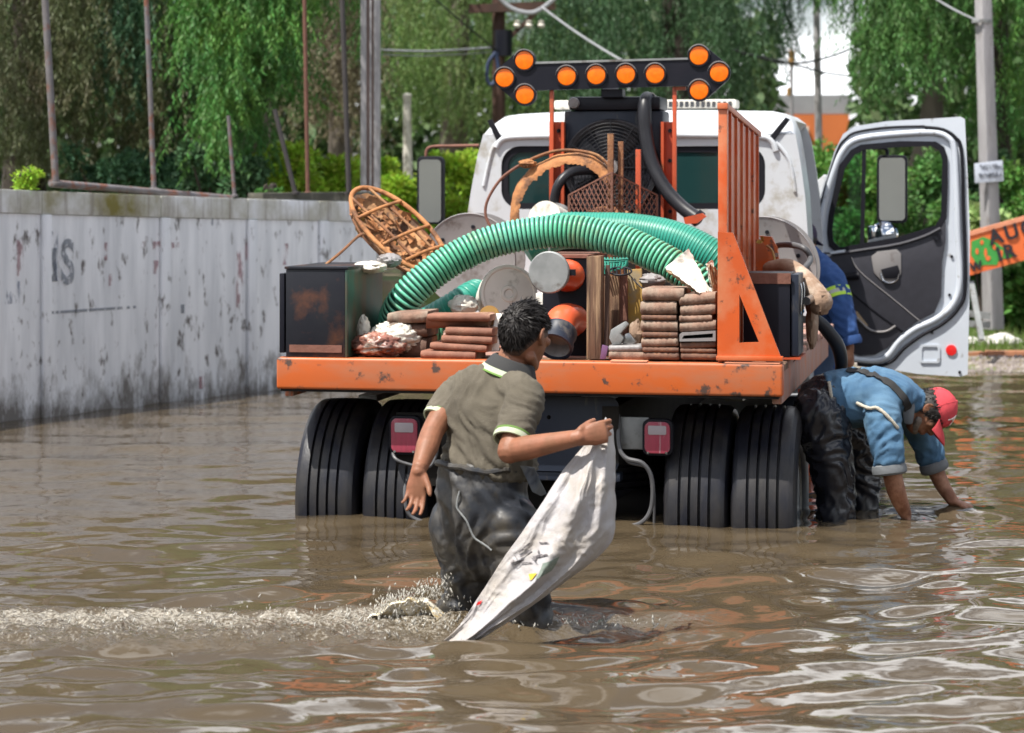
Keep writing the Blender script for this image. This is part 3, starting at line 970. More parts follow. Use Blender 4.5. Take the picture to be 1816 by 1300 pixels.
# wires
m_cable = M('pale_cable', (.3, .31, .33), rough=.5)
m_cabled = M('dark_cable', (.03, .035, .035), rough=.6)
def wire(label, pts, r, mat, k=6):
    tag(B().tube(pts, r, n=6, k=k).build('overhead_wire', mat), label, 'wire')
wire('thick pale cable sagging in a loop from the wooden crossarm', [WP(860, -40, 28.4), WP(895, 6, 28.4), WP(930, 22, 28.4), WP(960, 16, 28.4), WP(1010, -26, 28.4)], .026, m_cable)
wire('pale wire running down right from the crossarm behind the arrow board', [WP(960, 12, 28.2), WP(1020, 56, 27.7), WP(1090, 100, 27.2), WP(1180, 150, 26.7)], .013, m_cable)
wire('dark thin wire slanting to the wooden pole from upper left', [WP(760, -12, 27.2), WP(820, 40, 27.7), WP(884, 92, 28.8)], .010, m_cabled)
wire('upper pale wire running level left from the wooden pole', [WP(660, 88, 26.7), WP(760, 91, 27.7), WP(880, 84, 29.0)], .013, m_cable)
wire('lower thin wire running level left from the wooden pole', [WP(660, 96, 26.7), WP(760, 99, 27.7), WP(880, 92, 29.0)], .007, m_cable)
wire('pale wire rising left from the band of the square pole', [WP(1736, 38, 24.4), WP(1690, 16, 25), WP(1640, -14, 26)], .011, m_cable)
wire('dark wire sagging across the sky gap beside the trees', [WP(1300, 88, 29), WP(1395, 112, 29), WP(1480, 98, 28.5), WP(1580, 52, 28), WP(1670, 2, 27)], .013, m_cabled)
wire('lower dark wire crossing the sky gap', [WP(1330, 95, 29.2), WP(1400, 112, 29.2), WP(1470, 130, 29.2), WP(1560, 140, 29)], .011, m_cabled)

# ---------------------------------------------------------------- far buildings
m_bwall = M('brown_house_wall', (.14, .11, .092), (.10, .08, .066), rough=.9, scale=1.2)
m_win = M('far_window_glass', (.35, .4, .48), (.2, .23, .28), rough=.15, scale=3)
m_roofg = M('grey_roof_sheet', (.3, .3, .31), (.24, .24, .25), rough=.7, scale=2)
def fbox(p0, y0, p1, y1, Y, dep, zmin=None):
    A, C_ = WP(p0, y1, Y), WP(p1, y0, Y)
    return B().box((A.x, Y, A.z if zmin is None else zmin), (C_.x, Y + dep, C_.z))
m_obuild = M('orange_building_wall', (.62, .17, .045), (.55, .15, .04), rough=.8, scale=1.5)
ob_ = thing('orange_building', 'low orange building with grey roof band beyond the trees at right', 'building', (WP(1440, 260, 44).x, 44, .5))
fbox(1372, 203, 1506, 300, 44, 7, .5).build('wall', m_obuild, ob_)
fbox(1230, 168, 1512, 202, 44.03, 7.6).build('roof', m_roofg, ob_)
fbox(1400, 218, 1420, 258, 43.9, .09).build('blue_mark', M('blue_sign_paint', (.06, .09, .3), rough=.6), ob_)
fbox(1426, 224, 1434, 240, 43.9, .09).build('white_mark', m_palegrey, ob_)
lp = thing('street_lamp', 'slim mast with a yellow lamp head rising above the orange building', 'street lamp', (WP(1404, 170, 42).x, 42, WP(1404, 300, 42).z))
B().tube([WP(1404, 300, 42), WP(1404, 110, 42)], .03, n=8).build('mast', m_conc, lp)
B().lathe([(0, -.14), (.05, -.14), (.06, .1), (0, .14)], WP(1404, 102, 42), (0, 0, 1), 12).build('lamp_head', m_ochre, lp)
B().lathe([(0, -.06), (.04, -.06), (.04, .06), (0, .08)], WP(1399, 163, 42), (0, 0, 1), 12).build('bracket', m_ochre, lp)

# the street front behind the photographer, seen in the truck's mirrors
m_front = M('grey_shutter_slat', (.70, .72, .66), (.6, .62, .56), rough=.6, scale=2)
m_frontw = M('street_front_plaster', (.6, .58, .5), (.5, .48, .42), rough=.9, scale=1)
sf = thing('street_front', 'long low street front with slatted shutters across the flooded road', 'building', (0, -13, -.45))
B().box((-22, -18, -.45), (22, -13, 4.6)).build('wall', m_frontw, sf)
for x in range(-20, 20, 5):
    fr_s = B().box((x, -13.06, -.4), (x + 4, -13.001, 3.0)).build('shutter', m_dark, sf)
    for k in range(9):
        B().box((x + .05, -13.12, -.3 + k * .36), (x + 3.95, -13.061, -.02 + k * .36)).build('slat', m_front, fr_s)
B().box((-22.3, -18.3, 4.6), (22.3, -12.6, 4.85)).build('roof', m_roofg, sf)

# ---------------------------------------------------------------- orange banner and the bank
def tilt_prism(pts, Y, dep):
    return B().prism([WP(x, y, Y) for x, y in pts], (0, dep, 0))
m_ban = M('orange_banner', (.75, .155, .035), (.68, .13, .03), rough=.6, scale=4)
m_banedge = M('pale_orange_edge', (.75, .3, .17), rough=.6)
m_bgreen = M('green_banner_print', (.05, .32, .05), (.04, .26, .05), rough=.6, scale=20)
BY = 22.6
bn = thing('warning_board', 'tilted orange board with black lettering and green splotch beside the open door', 'sign board', WP(1770, 590, BY))
tilt_prism([(1690, 425), (1690, 497), (1960, 421), (1960, 349)], BY, .03).build('board', m_ban, bn)
tilt_prism([(1690, 419), (1690, 427), (1960, 351), (1960, 343)], BY - .01, .05).build('top_edge', m_banedge, bn)
br = random.Random(8)
def ring_px(cx, cy, rx, ry, n=18, ph=0, jit=0):
    return [(cx + rx * math.cos(2 * math.pi * k / n + ph) * (1 + br.uniform(-jit, jit)), cy + ry * math.sin(2 * math.pi * k / n + ph) * (1 + br.uniform(-jit, jit))) for k in range(n)]
tilt_prism([(1723, 428), (1744, 420), (1762, 427), (1780, 440), (1802, 452), (1790, 458), (1772, 459), (1768, 470), (1745, 470), (1734, 476), (1728, 462), (1722, 452)], BY - .004, .003).build('green_print', m_bgreen, bn)
for cx_, cy_, rx, ry in ((1733, 446, 3, 6), (1748, 448, 3, 8), (1741, 430, 3, 4), (1752, 458, 5, 4), (1763, 438, 3, 5), (1776, 450, 3, 8)):
    tilt_prism(ring_px(cx_, cy_, rx, ry, 9, 0, .25), BY - .008, .003).build('orange_spot', m_ban, bn)
def board_text(s, px, py, size, ang, mat, Y):
    c_ = bpy.data.curves.new('lettering', 'FONT')
    c_.body = s; c_.size = size; c_.extrude = .002; c_.offset = .006; c_.space_character = 1.25
    o_ = text_mesh('lettering', c_, mat)
    o_.parent = bn
    o_.location = WP(px, py, Y) - root_loc(bn)
    o_.rotation_euler = (math.radians(90), -math.radians(ang), 0)
    return o_
m_blackink = M('black_letter_paint', (.02, .016, .02), rough=.6)
board_text('AUCI', 1757, 434, .185, 15.5, m_blackink, BY - .012)
board_text('IR O', 1771, 463, .175, 15.5, m_blackink, BY - .012)
board_text('W', 1723, 481, .10, 15.5, m_blackink, BY - .012)
B().bar(WP(1722, 500, BY + .05), WP(1741, 603, BY - .3), .05, .03).build('leg', m_grey, bn)
B().bar(WP(1860, 450, BY + .05), WP(1870, 600, BY - .3), .05, .03).build('leg', m_grey, bn)
B().bar(WP(1718, 556, BY + .3), WP(1756, 560, BY + .3), .03, .06).build('rail', m_grey, bn)
B().bar(WP(1718, 574, BY + .3), WP(1756, 576, BY + .3), .03, .06).build('rail', m_grey, bn)

m_kerb = M('orange_brown_kerb', (.36, .155, .075), (.27, .115, .06), rough=.85, scale=6, bump=.3, wear=(.2, .17, .13), wear_amt=.3)
b = B()
ks = [3.2 + .6 * i for i in range(16)]
kb = thing('kerb', 'orange brown kerb edging the grass bank beyond the flood', 'kerb', (6, 23.05, 0))
for i, x in enumerate(ks):
    B().box((x + .004, 23.0, .0), (x + .596, 23.14, .105 + br.uniform(-.006, .006))).build('kerb_stone', m_kerb, kb, bevel=.012)
# gravel slope
m_stone = M('grey_gravel', (.21, .18, .165), (.13, .11, .10), rough=.9, scale=3, rand=.4)
gr = np.random.default_rng(21)
n = 3800
gx = gr.uniform(2.6, 9.5, n); gy = 21.85 + gr.uniform(0, 1.13, n)
gz = .07 * (gy - 21.9) / 1.2
oc = np.array([(1, 0, 0), (0, 1, 0), (-1, 0, 0), (0, -1, 0), (0, 0, 1)], float)
sz = gr.uniform(.009, .024, n)
sc = gr.uniform(.6, 1.3, (n, 5, 3))
V = np.stack([gx, gy, gz], -1)[:, None, :] + oc[None] * sz[:, None, None] * sc
tri = np.array([(0, 1, 4), (1, 2, 4), (2, 3, 4), (3, 0, 4)])
Q = (np.arange(n)[:, None, None] * 5 + tri[None]).reshape(-1, 3)
tag(np_mesh('gravel', V.reshape(-1, 3), Q, m_stone), kind='stuff')
m_grass = M('yellow_green_grass', (.13, .21, .035), (.09, .16, .03), rough=.7, scale=1.2, rand=.3, transl=.3)  # yellow-green that varies from blade to blade
n = 15000
gx = gr.uniform(2.4, 9.5, n); gy = 23.16 + gr.uniform(0, 1, n) ** 1.3 * 5.5
gz = .07 + .05 * (gy - 23.1)
h = gr.uniform(.05, .17, n)
ang = gr.uniform(0, 2 * np.pi, n)
base = np.stack([gx, gy, gz], -1)
wv = np.stack([np.cos(ang), np.sin(ang), 0 * ang], -1) * .007
tip = base + np.stack([gr.normal(0, .04, n), gr.normal(0, .04, n), h], -1)
V = np.stack([base - wv, base + wv, tip], 1).reshape(-1, 3)
tag(np_mesh('grass', V, np.arange(3 * n).reshape(-1, 3), m_grass), kind='stuff')
m_litter = M('white_rubble', (.6, .58, .54), (.45, .43, .4), rough=.8)
for i, (px, py, s) in enumerate(((1722, 600, .10), (1752, 600, .11), (1775, 592, .16), (1798, 575, .09))):
    c = WP(px, py, 23.9)
    c.z = .13
    lab = ['small white rubble stone by the foot of the board leg', 'pale rubble chunk between the board leg and the square pole', 'largest flat white rubble slab at the foot of the square pole', 'white rubble chunk right of the square pole'][i]
    tag(B().lump(c, s, s * .7, s * .55, amp=.25, seed=i + 5, nu=14, nv=8).build('rubble_stone', m_litter), lab, 'stone', 'white rubble on the grass bank')

# ================================================================== VEGETATION
def leaf_quads(P, D, Wd, L, W):
    """diamond leaves: base P, direction D, width direction Wd"""
    n = len(P)
    L = np.broadcast_to(np.asarray(L), (n,))[:, None]; W = np.broadcast_to(np.asarray(W), (n,))[:, None]
    V = np.stack([P, P + D * L * .45 + Wd * W * .5, P + D * L, P + D * L * .45 - Wd * W * .5], 1)
    return V.reshape(-1, 3)
def norm(v):
    return v / np.maximum(np.linalg.norm(v, axis=-1, keepdims=True), 1e-9)
def strands(r, A, Ls, m, ll=.064, lw=.0125, sway=.2, droop=.9):
    """hanging pepper-tree sprays: m leaflets along each strand"""
    n = len(A)
    tt = (np.arange(m)[None, :] + r.uniform(0, 1, (n, m))) / m
    sx = r.normal(0, sway, (n, 1)); sy = r.normal(0, sway, (n, 1)); ph = r.uniform(0, 6, (n, 1))
    x = A[:, 0:1] + sx * tt ** 1.5 + .02 * np.sin(tt * 7 + ph)
    y = A[:, 1:2] + sy * tt ** 1.5 + .02 * np.cos(tt * 6 + ph)
    z = A[:, 2:3] - Ls[:, None] * tt
    P = np.stack([x, y, z], -1).reshape(-1, 3)
    k = len(P)
    a = r.uniform(0, 2 * np.pi, k)
    D = norm(np.stack([np.cos(a) * .62, np.sin(a) * .62, -droop * np.ones(k) + r.normal(0, .25, k)], -1))
    W = norm(np.cross(D, r.normal(0, 1, (k, 3))))
    s = r.uniform(.6, 1.25, k)
    return leaf_quads(P, D, W, ll * s, lw * s)
def Q4(V):
    return np.arange(len(V)).reshape(-1, 4)
def olive(name, a, b_, rand=.35, wear=None, transl=.28):
    return M(name, a, b_, rough=.55, scale=.9, rand=rand, transl=transl, wear=wear, wear_amt=.3, wear_scale=1.6, wear_soft=.1, detail=3, spec=.3)
f_olive = olive('olive_brown_foliage', (.105, .125, .052), (.07, .088, .04), wear=(.135, .115, .07))
f_dry = olive('dry_brown_foliage', (.19, .165, .10), (.13, .115, .065), wear=(.23, .18, .13))
f_blue = olive('blue_green_foliage', (0.082, 0.182, 0.094), (0.059, 0.135, 0.073))
f_green = olive('mid_green_foliage', (0.089, 0.234, 0.046), (0.059, 0.165, 0.046), wear=(0.152, 0.293, 0.046))
f_centre = olive('yellowish_green_foliage', (0.140, 0.234, 0.059), (0.094, 0.171, 0.052), wear=(0.223, 0.282, 0.106))
f_dark = olive('deep_green_foliage', (0.065, 0.140, 0.059), (0.046, 0.100, 0.046))
f_right = olive('fresh_green_foliage', (0.100, 0.234, 0.052), (0.065, 0.165, 0.046), wear=(0.059, 0.117, 0.046))
f_bright = olive('sunlit_yellow_green_foliage', (0.338, 0.500, 0.046), (0.234, 0.403, 0.039), rand=.4, transl=.4)  # sunlight on the shrubs put into a brighter leaf colour
f_mid = olive('bush_green_foliage', (0.106, 0.240, 0.043), (0.067, 0.164, 0.038), rand=.4)
f_pale = olive('pale_green_foliage', (0.390, 0.500, 0.221), (0.260, 0.390, 0.117), rand=.35)
f_far = olive('far_wood_foliage', (0.100, 0.165, 0.059), (0.065, 0.117, 0.046))
m_bark = M('dark_furrowed_bark', (.055, .043, .034), (.03, .024, .02), rough=.95, scale=9, stretch=(1, 1, .25), bump=.9, bscale=30)
m_barkg = M('grey_bark', (.15, .125, .10), (.09, .075, .06), rough=.95, scale=8, stretch=(1, 1, .3), bump=.8, bscale=24)

def pepper_tree(label, seed, trunk, curtains, mat, bark, crown_c, crown_r, crown_n=1300, limb_to=None):
    """trunk: list of (point, radius); curtains: (px0, px1, Ya, Yb, ybot function, n, m, zspread)"""
    r = np.random.default_rng(seed)
    base = trunk[0][0]
    t_ = thing('pepper_tree', label, 'tree', base, 'weeping pepper trees behind the flood')
    bb = B()
    bb.tube([q[0] for q in trunk], [q[1] for q in trunk], n=14, k=4)
    # buttress and fork limbs
    top = trunk[-1][0]
    lr = random.Random(seed)
    for k in range(6):
        e = Vector(crown_c) + Vector((lr.uniform(-.75, .75) * crown_r[0], lr.uniform(-.6, .6) * crown_r[1], lr.uniform(-.2, .6) * crown_r[2]))
        mid_ = top.lerp(e, .5) + Vector((0, 0, .35))
        bb.tube([top - (top - trunk[-2][0]) * .25, mid_, e], [trunk[-1][1] * .8, trunk[-1][1] * .45, .02], n=8, k=4)
    bb.build('trunk', bark, t_)
    parts = []
    for (p0, p1, Ya, Yb, yb, n, m, up) in curtains:
        # clustered anchors: sprays hang in bunches
        nc = max(6, n // 14)
        cp = r.uniform(p0, p1, nc); cY = r.uniform(Ya, Yb, nc); cu = r.uniform(0, 1, nc)
        ci = r.integers(0, nc, n)
        px = cp[ci] + r.normal(0, 11, n); Y_ = cY[ci] + r.normal(0, .22, n)
        ybv = np.array([yb(q) for q in px]) - r.exponential(18, n)
        zb = CAMZ - (ybv - CY) / FPX * Y_
        L = r.uniform(.35, 1.45, n)
        za = zb + L + cu[ci] ** 1.2 * up * 1.0
        A = np.stack([(px - CX) / FPX * Y_, Y_, za], -1)
        parts.append(strands(r, A, L, int(m * 1.45)))
    # upper crown, coarser sprays on a broken dome
    n = crown_n
    d = norm(r.normal(0, 1, (n, 3)))
    d[:, 2] = np.abs(d[:, 2]) * .9 - .25
    cl_ = norm(r.normal(0, 1, (26, 3)))
    keep = (d @ cl_.T).max(1) > .90
    d = d[keep]
    n = len(d)
    A = np.array(crown_c) + d * np.array(crown_r) * r.uniform(.55, 1.05, (n, 1))
    parts.append(strands(r, A, r.uniform(.5, 1.1, n), 9, ll=.17, lw=.05, sway=.15))
    V = np.concatenate(parts)
    np_mesh('crown', V, Q4(V), mat, parent=t_)
    return t_
def gl(px, Y, z=None):
    x = (px - CX) / FPX * Y
    return Vector((x, Y, ground_h(x, Y) if z is None else z))
pepper_tree('olive brown weeping tree at the far left over the pale wall', 31, [(gl(40, 24.5), .26), (gl(45, 24.5, 2.2), .2), (gl(60, 24.5, 4.2), .16)],
            [(-120, 180, 22.3, 24.6, lambda x: 335 + 10 * math.sin(x * .05), 760, 52, 2.3), (60, 290, 22.6, 25, lambda x: 322, 420, 50, 2.2)], f_olive, m_bark, (-4.7, 24.5, 4.9), (2.2, 1.6, 1.5))
pepper_tree('blue green weeping tree beside the thick dark trunk at left', 32, [(gl(292, 25.2), .34), (gl(296, 25.2, 1.6), .24), (gl(300, 25.2, 4.4), .2)],
            [(175, 292, 23.2, 24.2, lambda x: 235 + 20 * math.sin(x * .08), 330, 56, 2.2), (290, 420, 24.6, 25.5, lambda x: 330, 150, 50, 2.4)], f_blue, m_bark, (-3.6, 25.4, 5.0), (1.5, 1.4, 1.3), 800)
pepper_tree('lush mid green weeping tree left of the grooved concrete pole', 33, [(gl(450, 25.5), .2), (gl(455, 25.5, 2), .16), (gl(450, 25.5, 4.2), .13)],
            [(335, 550, 21.8, 23.4, lambda x: 250 + 40 * math.sin(x * .035 + 1) + (40 if x < 430 else -60 * (x - 430) / 110), 880, 60, 2.0), (350, 470, 23, 24.5, lambda x: 325, 180, 50, 1.5),
             (530, 660, 23, 24.5, lambda x: 110 + 45 * math.sin(x * .1), 190, 46, 1.2)], f_green, m_barkg, (-2.2, 23.6, 4.8), (1.6, 1.3, 1.3))
pepper_tree('yellowish green weeping tree behind the wooden utility pole', 34, [(gl(800, 34), .24), (gl(805, 34, 2.2), .2), (gl(815, 34, 4.6), .15)],
            [(660, 1010, 30.5, 34.5, lambda x: 262 + 14 * math.sin(x * .06), 1150, 50, 2.4)], f_centre, m_barkg, (-.7, 33, 5.6), (2.4, 1.6, 1.5))
pepper_tree('deep green weeping tree behind the arrow board and cab', 35, [(gl(1200, 32), .26), (gl(1205, 32, 2.2), .2), (gl(1190, 32, 4.6), .15)],
            [(960, 1330, 28.5, 32, lambda x: 222 + 16 * math.sin(x * .05), 1150, 50, 2.4), (1320, 1392, 28.5, 30, lambda x: 175 + 20 * math.sin(x * .1), 170, 50, 2.2), (1375, 1450, 29, 31, lambda x: 95 + 30 * math.sin(x * .15), 60, 40, 1.2)], f_dark, m_bark, (1.7, 30.6, 5.6), (2.4, 1.6, 1.5))
pepper_tree('fresh green weeping tree behind the open truck door', 36, [(gl(1600, 27.4), .2), (gl(1622, 27.4, 1.5), .15), (gl(1655, 27.4, 2.6), .12), (gl(1640, 27.4, 4.4), .11)],
            [(1500, 1735, 25.8, 28.2, lambda x: 205 + 25 * math.sin(x * .05), 820, 54, 2.2), (1425, 1520, 27.5, 29.5, lambda x: 120 + 30 * math.sin(x * .07), 190, 50, 1.9)], f_right, m_barkg, (4.6, 27.6, 5.2), (2.0, 1.5, 1.4))
pepper_tree('weeping tree at the right edge behind the square pole', 37, [(gl(1800, 27.5), .2), (gl(1775, 27.5, 2), .15), (gl(1760, 27.5, 4.4), .12)],
            [(1735, 1960, 26.2, 28.5, lambda x: 285 + 25 * math.sin(x * .06), 560, 52, 2.4)], f_green, m_bark, (6.1, 27.8, 5.2), (1.7, 1.4, 1.4), 900)

pepper_tree('dry brownish weeping tree between the rust red post and grooved pole', 38, [(gl(600, 29), .18), (gl(604, 29, 2.2), .14), (gl(598, 29, 4.4), .12)],
            [(520, 680, 28, 30, lambda x: 268 + 14 * math.sin(x * .09), 420, 40, 2.2)], f_dry, m_barkg, (-2.0, 29, 5.2), (1.3, 1.2, 1.2), 700)

def shrub(label, seed, px0, py0, px1, py1, Y, dep, n, mat, ls=.066, lw=.036, base=None):
    r = np.random.default_rng(seed)
    A, C_ = WP(px0, py1, Y), WP(px1, py0, Y)
    cx_, cz = (A.x + C_.x) / 2, (A.z + C_.z) / 2
    hx, hz = (C_.x - A.x) / 2, (C_.z - A.z) / 2
    gz_ = ground_h(cx_, Y) if base is None else base
    n = int(n * 1.5)
    t_ = thing('shrub', label, 'shrub', (cx_, Y, gz_))
    nb_ = 16
    bc = np.stack([cx_ + r.uniform(-.85, .85, nb_) * hx, Y + r.uniform(-1, 1, nb_) * dep * .7, cz + r.uniform(-.9, .75, nb_) * hz], -1)
    br_ = r.uniform(.28, .6, nb_) * min(hx, hz)
    bi = r.integers(0, nb_, n)
    d = norm(r.normal(0, 1, (n, 3)))
    P = bc[bi] + d * br_[bi][:, None] * r.uniform(.45, 1.1, (n, 1)) * np.array([1.15, 1, 1])
    P[:, 2] = np.maximum(P[:, 2], gz_)
    D = norm(d * .7 + r.normal(0, .6, (n, 3)) + np.array([0, 0, -.15]))
    W = norm(np.cross(D, r.normal(0, 1, (n, 3))))
    s = r.uniform(.6, 1.3, n)
    V = leaf_quads(P, D, W, ls * s, lw * s)
    np_mesh('foliage', V, Q4(V), mat, parent=t_)
    bb = B()
    for k in range(7):
        e = Vector(bc[k])
        bb.tube([Vector((cx_ + (e.x - cx_) * .25, Y, gz_)), Vector((cx_ + (e.x - cx_) * .6, Y + (e.y - Y) * .5, (gz_ + e.z) / 2 + .1)), e], [.025, .016, .006], n=6, k=3)
    bb.build('stem', m_bark, t_)
    return t_
shrub('bright yellow green shrub behind the leaning black post', 41, 455, 262, 560, 365, 23.5, .5, 3600, f_bright)
shrub('bright green shrub between the rust red post and grooved pole', 42, 550, 278, 655, 370, 23.8, .5, 3400, f_bright)
shrub('bright green shrub left of the cab behind the mirror', 43, 678, 255, 770, 420, 25, .6, 5200, f_bright)
shrub('bright green shrub touching the left edge of the white cab', 44, 760, 268, 850, 420, 25.6, .6, 4800, f_bright)
shrub('small yellow weed tuft on the wall left of the tall pipe post', 45, 4, 302, 74, 336, 17.55, .1, 900, f_bright, .04, .012, base=1.60)
shrub('dark green shrub low behind the right end of the pipe rail', 46, 320, 262, 480, 352, 22.6, .4, 3000, f_dark)
shrub('green shrub between the cab roof corner and the open door', 47, 1405, 262, 1520, 420, 26, .6, 4600, f_mid)
shrub('dense green shrub seen through the open door window', 48, 1480, 275, 1610, 470, 25.2, .6, 5200, f_mid)
shrub('dark leafy shrub seen behind the door mirror', 49, 1580, 270, 1730, 480, 25.6, .6, 5200, f_right)
shrub('pale sunlit shrub behind the orange warning board', 50, 1712, 372, 1790, 450, 25.0, .3, 2400, f_pale, .1, .07)
shrub('green ivy shrub at the right edge above the board', 51, 1770, 290, 1870, 470, 26.2, .6, 4200, f_mid)
shrub('dark green shrub under the orange board by the square pole', 52, 1700, 460, 1800, 600, 25.8, .5, 4600, f_right, .1, .07)
shrub('sunny green shrub low at the right edge under the board', 53, 1780, 470, 1890, 605, 25.2, .5, 4200, f_mid, .11, .075)
shrub('broad dark shrub rising behind the square pole', 54, 1690, 255, 1800, 480, 27.2, .6, 5200, f_dark)
shrub('mossy tuft hanging over the dark wall end', 55, 455, 334, 500, 352, 20.4, .1, 300, f_green, .035, .018, base=1.52)
shrub('grey green shrub low beneath the left weeping tree', 56, 120, 262, 330, 350, 23.4, .5, 3600, f_blue)

# far wood: one mass of leaves closing the gaps
r = np.random.default_rng(77)
n = 42000
px = r.uniform(-150, 1960, n)
keep = ~((px > 1374) & (px < 1520))
px = px[keep]; n = len(px)
Yv = r.uniform(36.5, 41, n)
topv = 4.7 + .55 * np.sin(px * .012) + .4 * np.sin(px * .031 + 1) + .3 * np.sin(px * .08)
z = .4 + r.uniform(0, 1, n) * (topv - .4)
P = np.stack([(px - CX) / FPX * Yv, Yv, z], -1)
D = norm(r.normal(0, 1, (n, 3)) + np.array([0, 0, -.5]))
W = norm(np.cross(D, r.normal(0, 1, (n, 3))))
s = r.uniform(.7, 1.3, n)
V = leaf_quads(P, D, W, .26 * s, .12 * s)
tag(np_mesh('far_wood', V, Q4(V), f_far), 'far wood of green trees closing the view behind the flood', 'wood', kind='stuff')

# ================================================================== TRUCK
T = lambda: B(TW)
truck = thing('work_truck', 'orange flatbed work truck with white cab loaded with hoses and tools', 'truck', TW((0, 1.7, -.45)))
DZ = 0.80            # deck height above the water
HW = 1.246           # half width of the bed
# rear beam, with hollow lower lip
T().box((-HW, 0, .644), (HW, .10, DZ)).build('rear_beam', m_orange_beam, truck, bevel=.014, seg=3)
T().box((-HW + .02, .012, .632), (HW - .02, .09, .6435)).build('beam_lip', m_dark, truck)
pr = random.Random(12)
y = .104
i = 0
while y < 3.45:
    w = .236
    T().box((-HW + .012, y, DZ - .045), (HW + pr.uniform(-.012, .012), y + w - .006, DZ - pr.uniform(.002, .008))).build('plank', m_faded if i % 3 else m_wood, truck, bevel=.005, seg=1)
    y += w; i += 1
for s in (-1, 1):
    T().box((s * (HW - .06), .104, .60), (s * (HW - .012), 3.48, DZ - .048)).build('side_rail', m_faded, truck, bevel=.008)
for yy in (.7, 1.5, 2.3, 3.1):
    T().box((-HW + .065, yy, .58), (HW - .065, yy + .08, DZ - .05)).build('cross_member', m_dark, truck)
for s in (-1, 1):
    T().box((s * .40 - .04, .13, .30), (s * .40 + .04, 6.6, .575)).build('chassis_rail', m_dark, truck)
# sun patches along the bed's top edge, laid on as pale strips
for a_, b_ in ((1082, 1147), (1285, 1383)):
    xa, xb = TP(a_, 641, .0).x, TP(b_, 641, .0).x
    T().box((xa, .002, DZ + .0005), (xb, .085, DZ + .006)).build('sun_patch', m_banedge, truck)

# wheels
def tyre_prof(R, w, rim):
    h = w / 2
    pts = [(rim, -h + .035), (rim + .03, -h + .012), (rim + .10, -h), (R - .06, -h + .003), (R - .024, -h + .014), (R - .008, -h + .032)]
    tread = []
    x0, x1 = -h + .038, h - .038
    ng = 4
    seg = (x1 - x0) / (ng + 1)
    for k in range(ng + 1):
        a_ = x0 + seg * k + (.007 if k else 0)
        b_ = x0 + seg * (k + 1) - (.007 if k < ng else 0)
        crown = lambda q: R - .010 * (q / h) ** 2
        tread += [(crown(a_), a_), (crown(b_), b_)]
        if k < ng:
            tread += [(R - .026, b_ + .002), (R - .026, b_ + .012)]
    return pts + tread + [(r_, -x_) for r_, x_ in reversed(pts)]
def wheel(cx, cy, cz, R, w, rim_out=1, name='tyre'):
    ty = T().lathe(tyre_prof(R, w, R * .56), (cx, cy, cz), (1, 0, 0), 72)
    ty = ty.build(name, m_tyre, truck, sharp=28)
    o = rim_out
    T().lathe([(R * .565, -w * .3 * o), (R * .575, w * .40 * o), (R * .54, w * .42 * o), (R * .5, w * .2 * o), (R * .3, w * .05 * o), (R * .2, w * .12 * o), (0, w * .14 * o)], (cx, cy, cz), (1, 0, 0), 40).build('rim', m_palegrey, ty)
    return ty
WZ = .05
xs_ = [TP(571, 850, .12).x, TP(692, 850, .12).x, TP(1230, 850, .12).x, TP(1351, 850, .12).x]
for k, x in enumerate(xs_):
    wheel(x, .62, WZ, .50, .318, -1 if k < 2 else 1)
for s in (-1, 1):
    wheel(s * .93, 5.55, WZ, .5, .3, s)
for s in (-1, 1):
    T().box((s * .62 - .44, 1.24, -.1), (s * .62 + .44, 1.255, .34)).build('shade_flap', m_black_cl, truck)  # black flaps added behind the tyres to deepen the shade under the bed
T().tube([(-1.1, .62, WZ), (1.1, .62, WZ)], .075, n=14).build('rear_axle', m_dark, truck)
T().ell((0, .62, WZ), (.2, 0, 0), (0, .2, 0), (0, 0, .22)).build('differential', m_dark, truck)
T().tube([(-.95, 5.55, WZ), (.95, 5.55, WZ)], .06, n=12).build('front_axle', m_dark, truck)
# guard plate, lamp brackets, tail lamps
xa = TP(790, 760, .14).x; xb = TP(1097, 760, .14).x
zt, zb = TP(1000, 703, .14).z, TP(1000, 836, .14).z
def rrect(x0, z0, x1, z1, r, n=5):
    o = []
    for cx_, cz_, a0 in ((x1 - r, z1 - r, 0), (x0 + r, z1 - r, 90), (x0 + r, z0 + r, 180), (x1 - r, z0 + r, 270)):
        for k in range(n + 1):
            a_ = math.radians(a0 + 90 * k / n)
            o.append((cx_ + r * math.cos(a_), cz_ + r * math.sin(a_)))
    return o
def circ2(cx_, cz_, r, n=16):
    return [(cx_ + r * math.cos(2 * math.pi * k / n), cz_ + r * math.sin(2 * math.pi * k / n)) for k in range(n)]
holeP = TP(973, 740, .14)
to3 = lambda pts, y: [(x, y, z) for x, z in pts]
T().prism(to3(rrect(xa, zb, xb, zt, .045), .14), (0, .012, 0), [to3(circ2(holeP.x, holeP.z, .011), .14)]).build('guard_plate', m_darkblue, truck)
T().bpx(795, 836, 1100, 852, .15, .25).build('step_bar', m_darkblue, truck, bevel=.01)
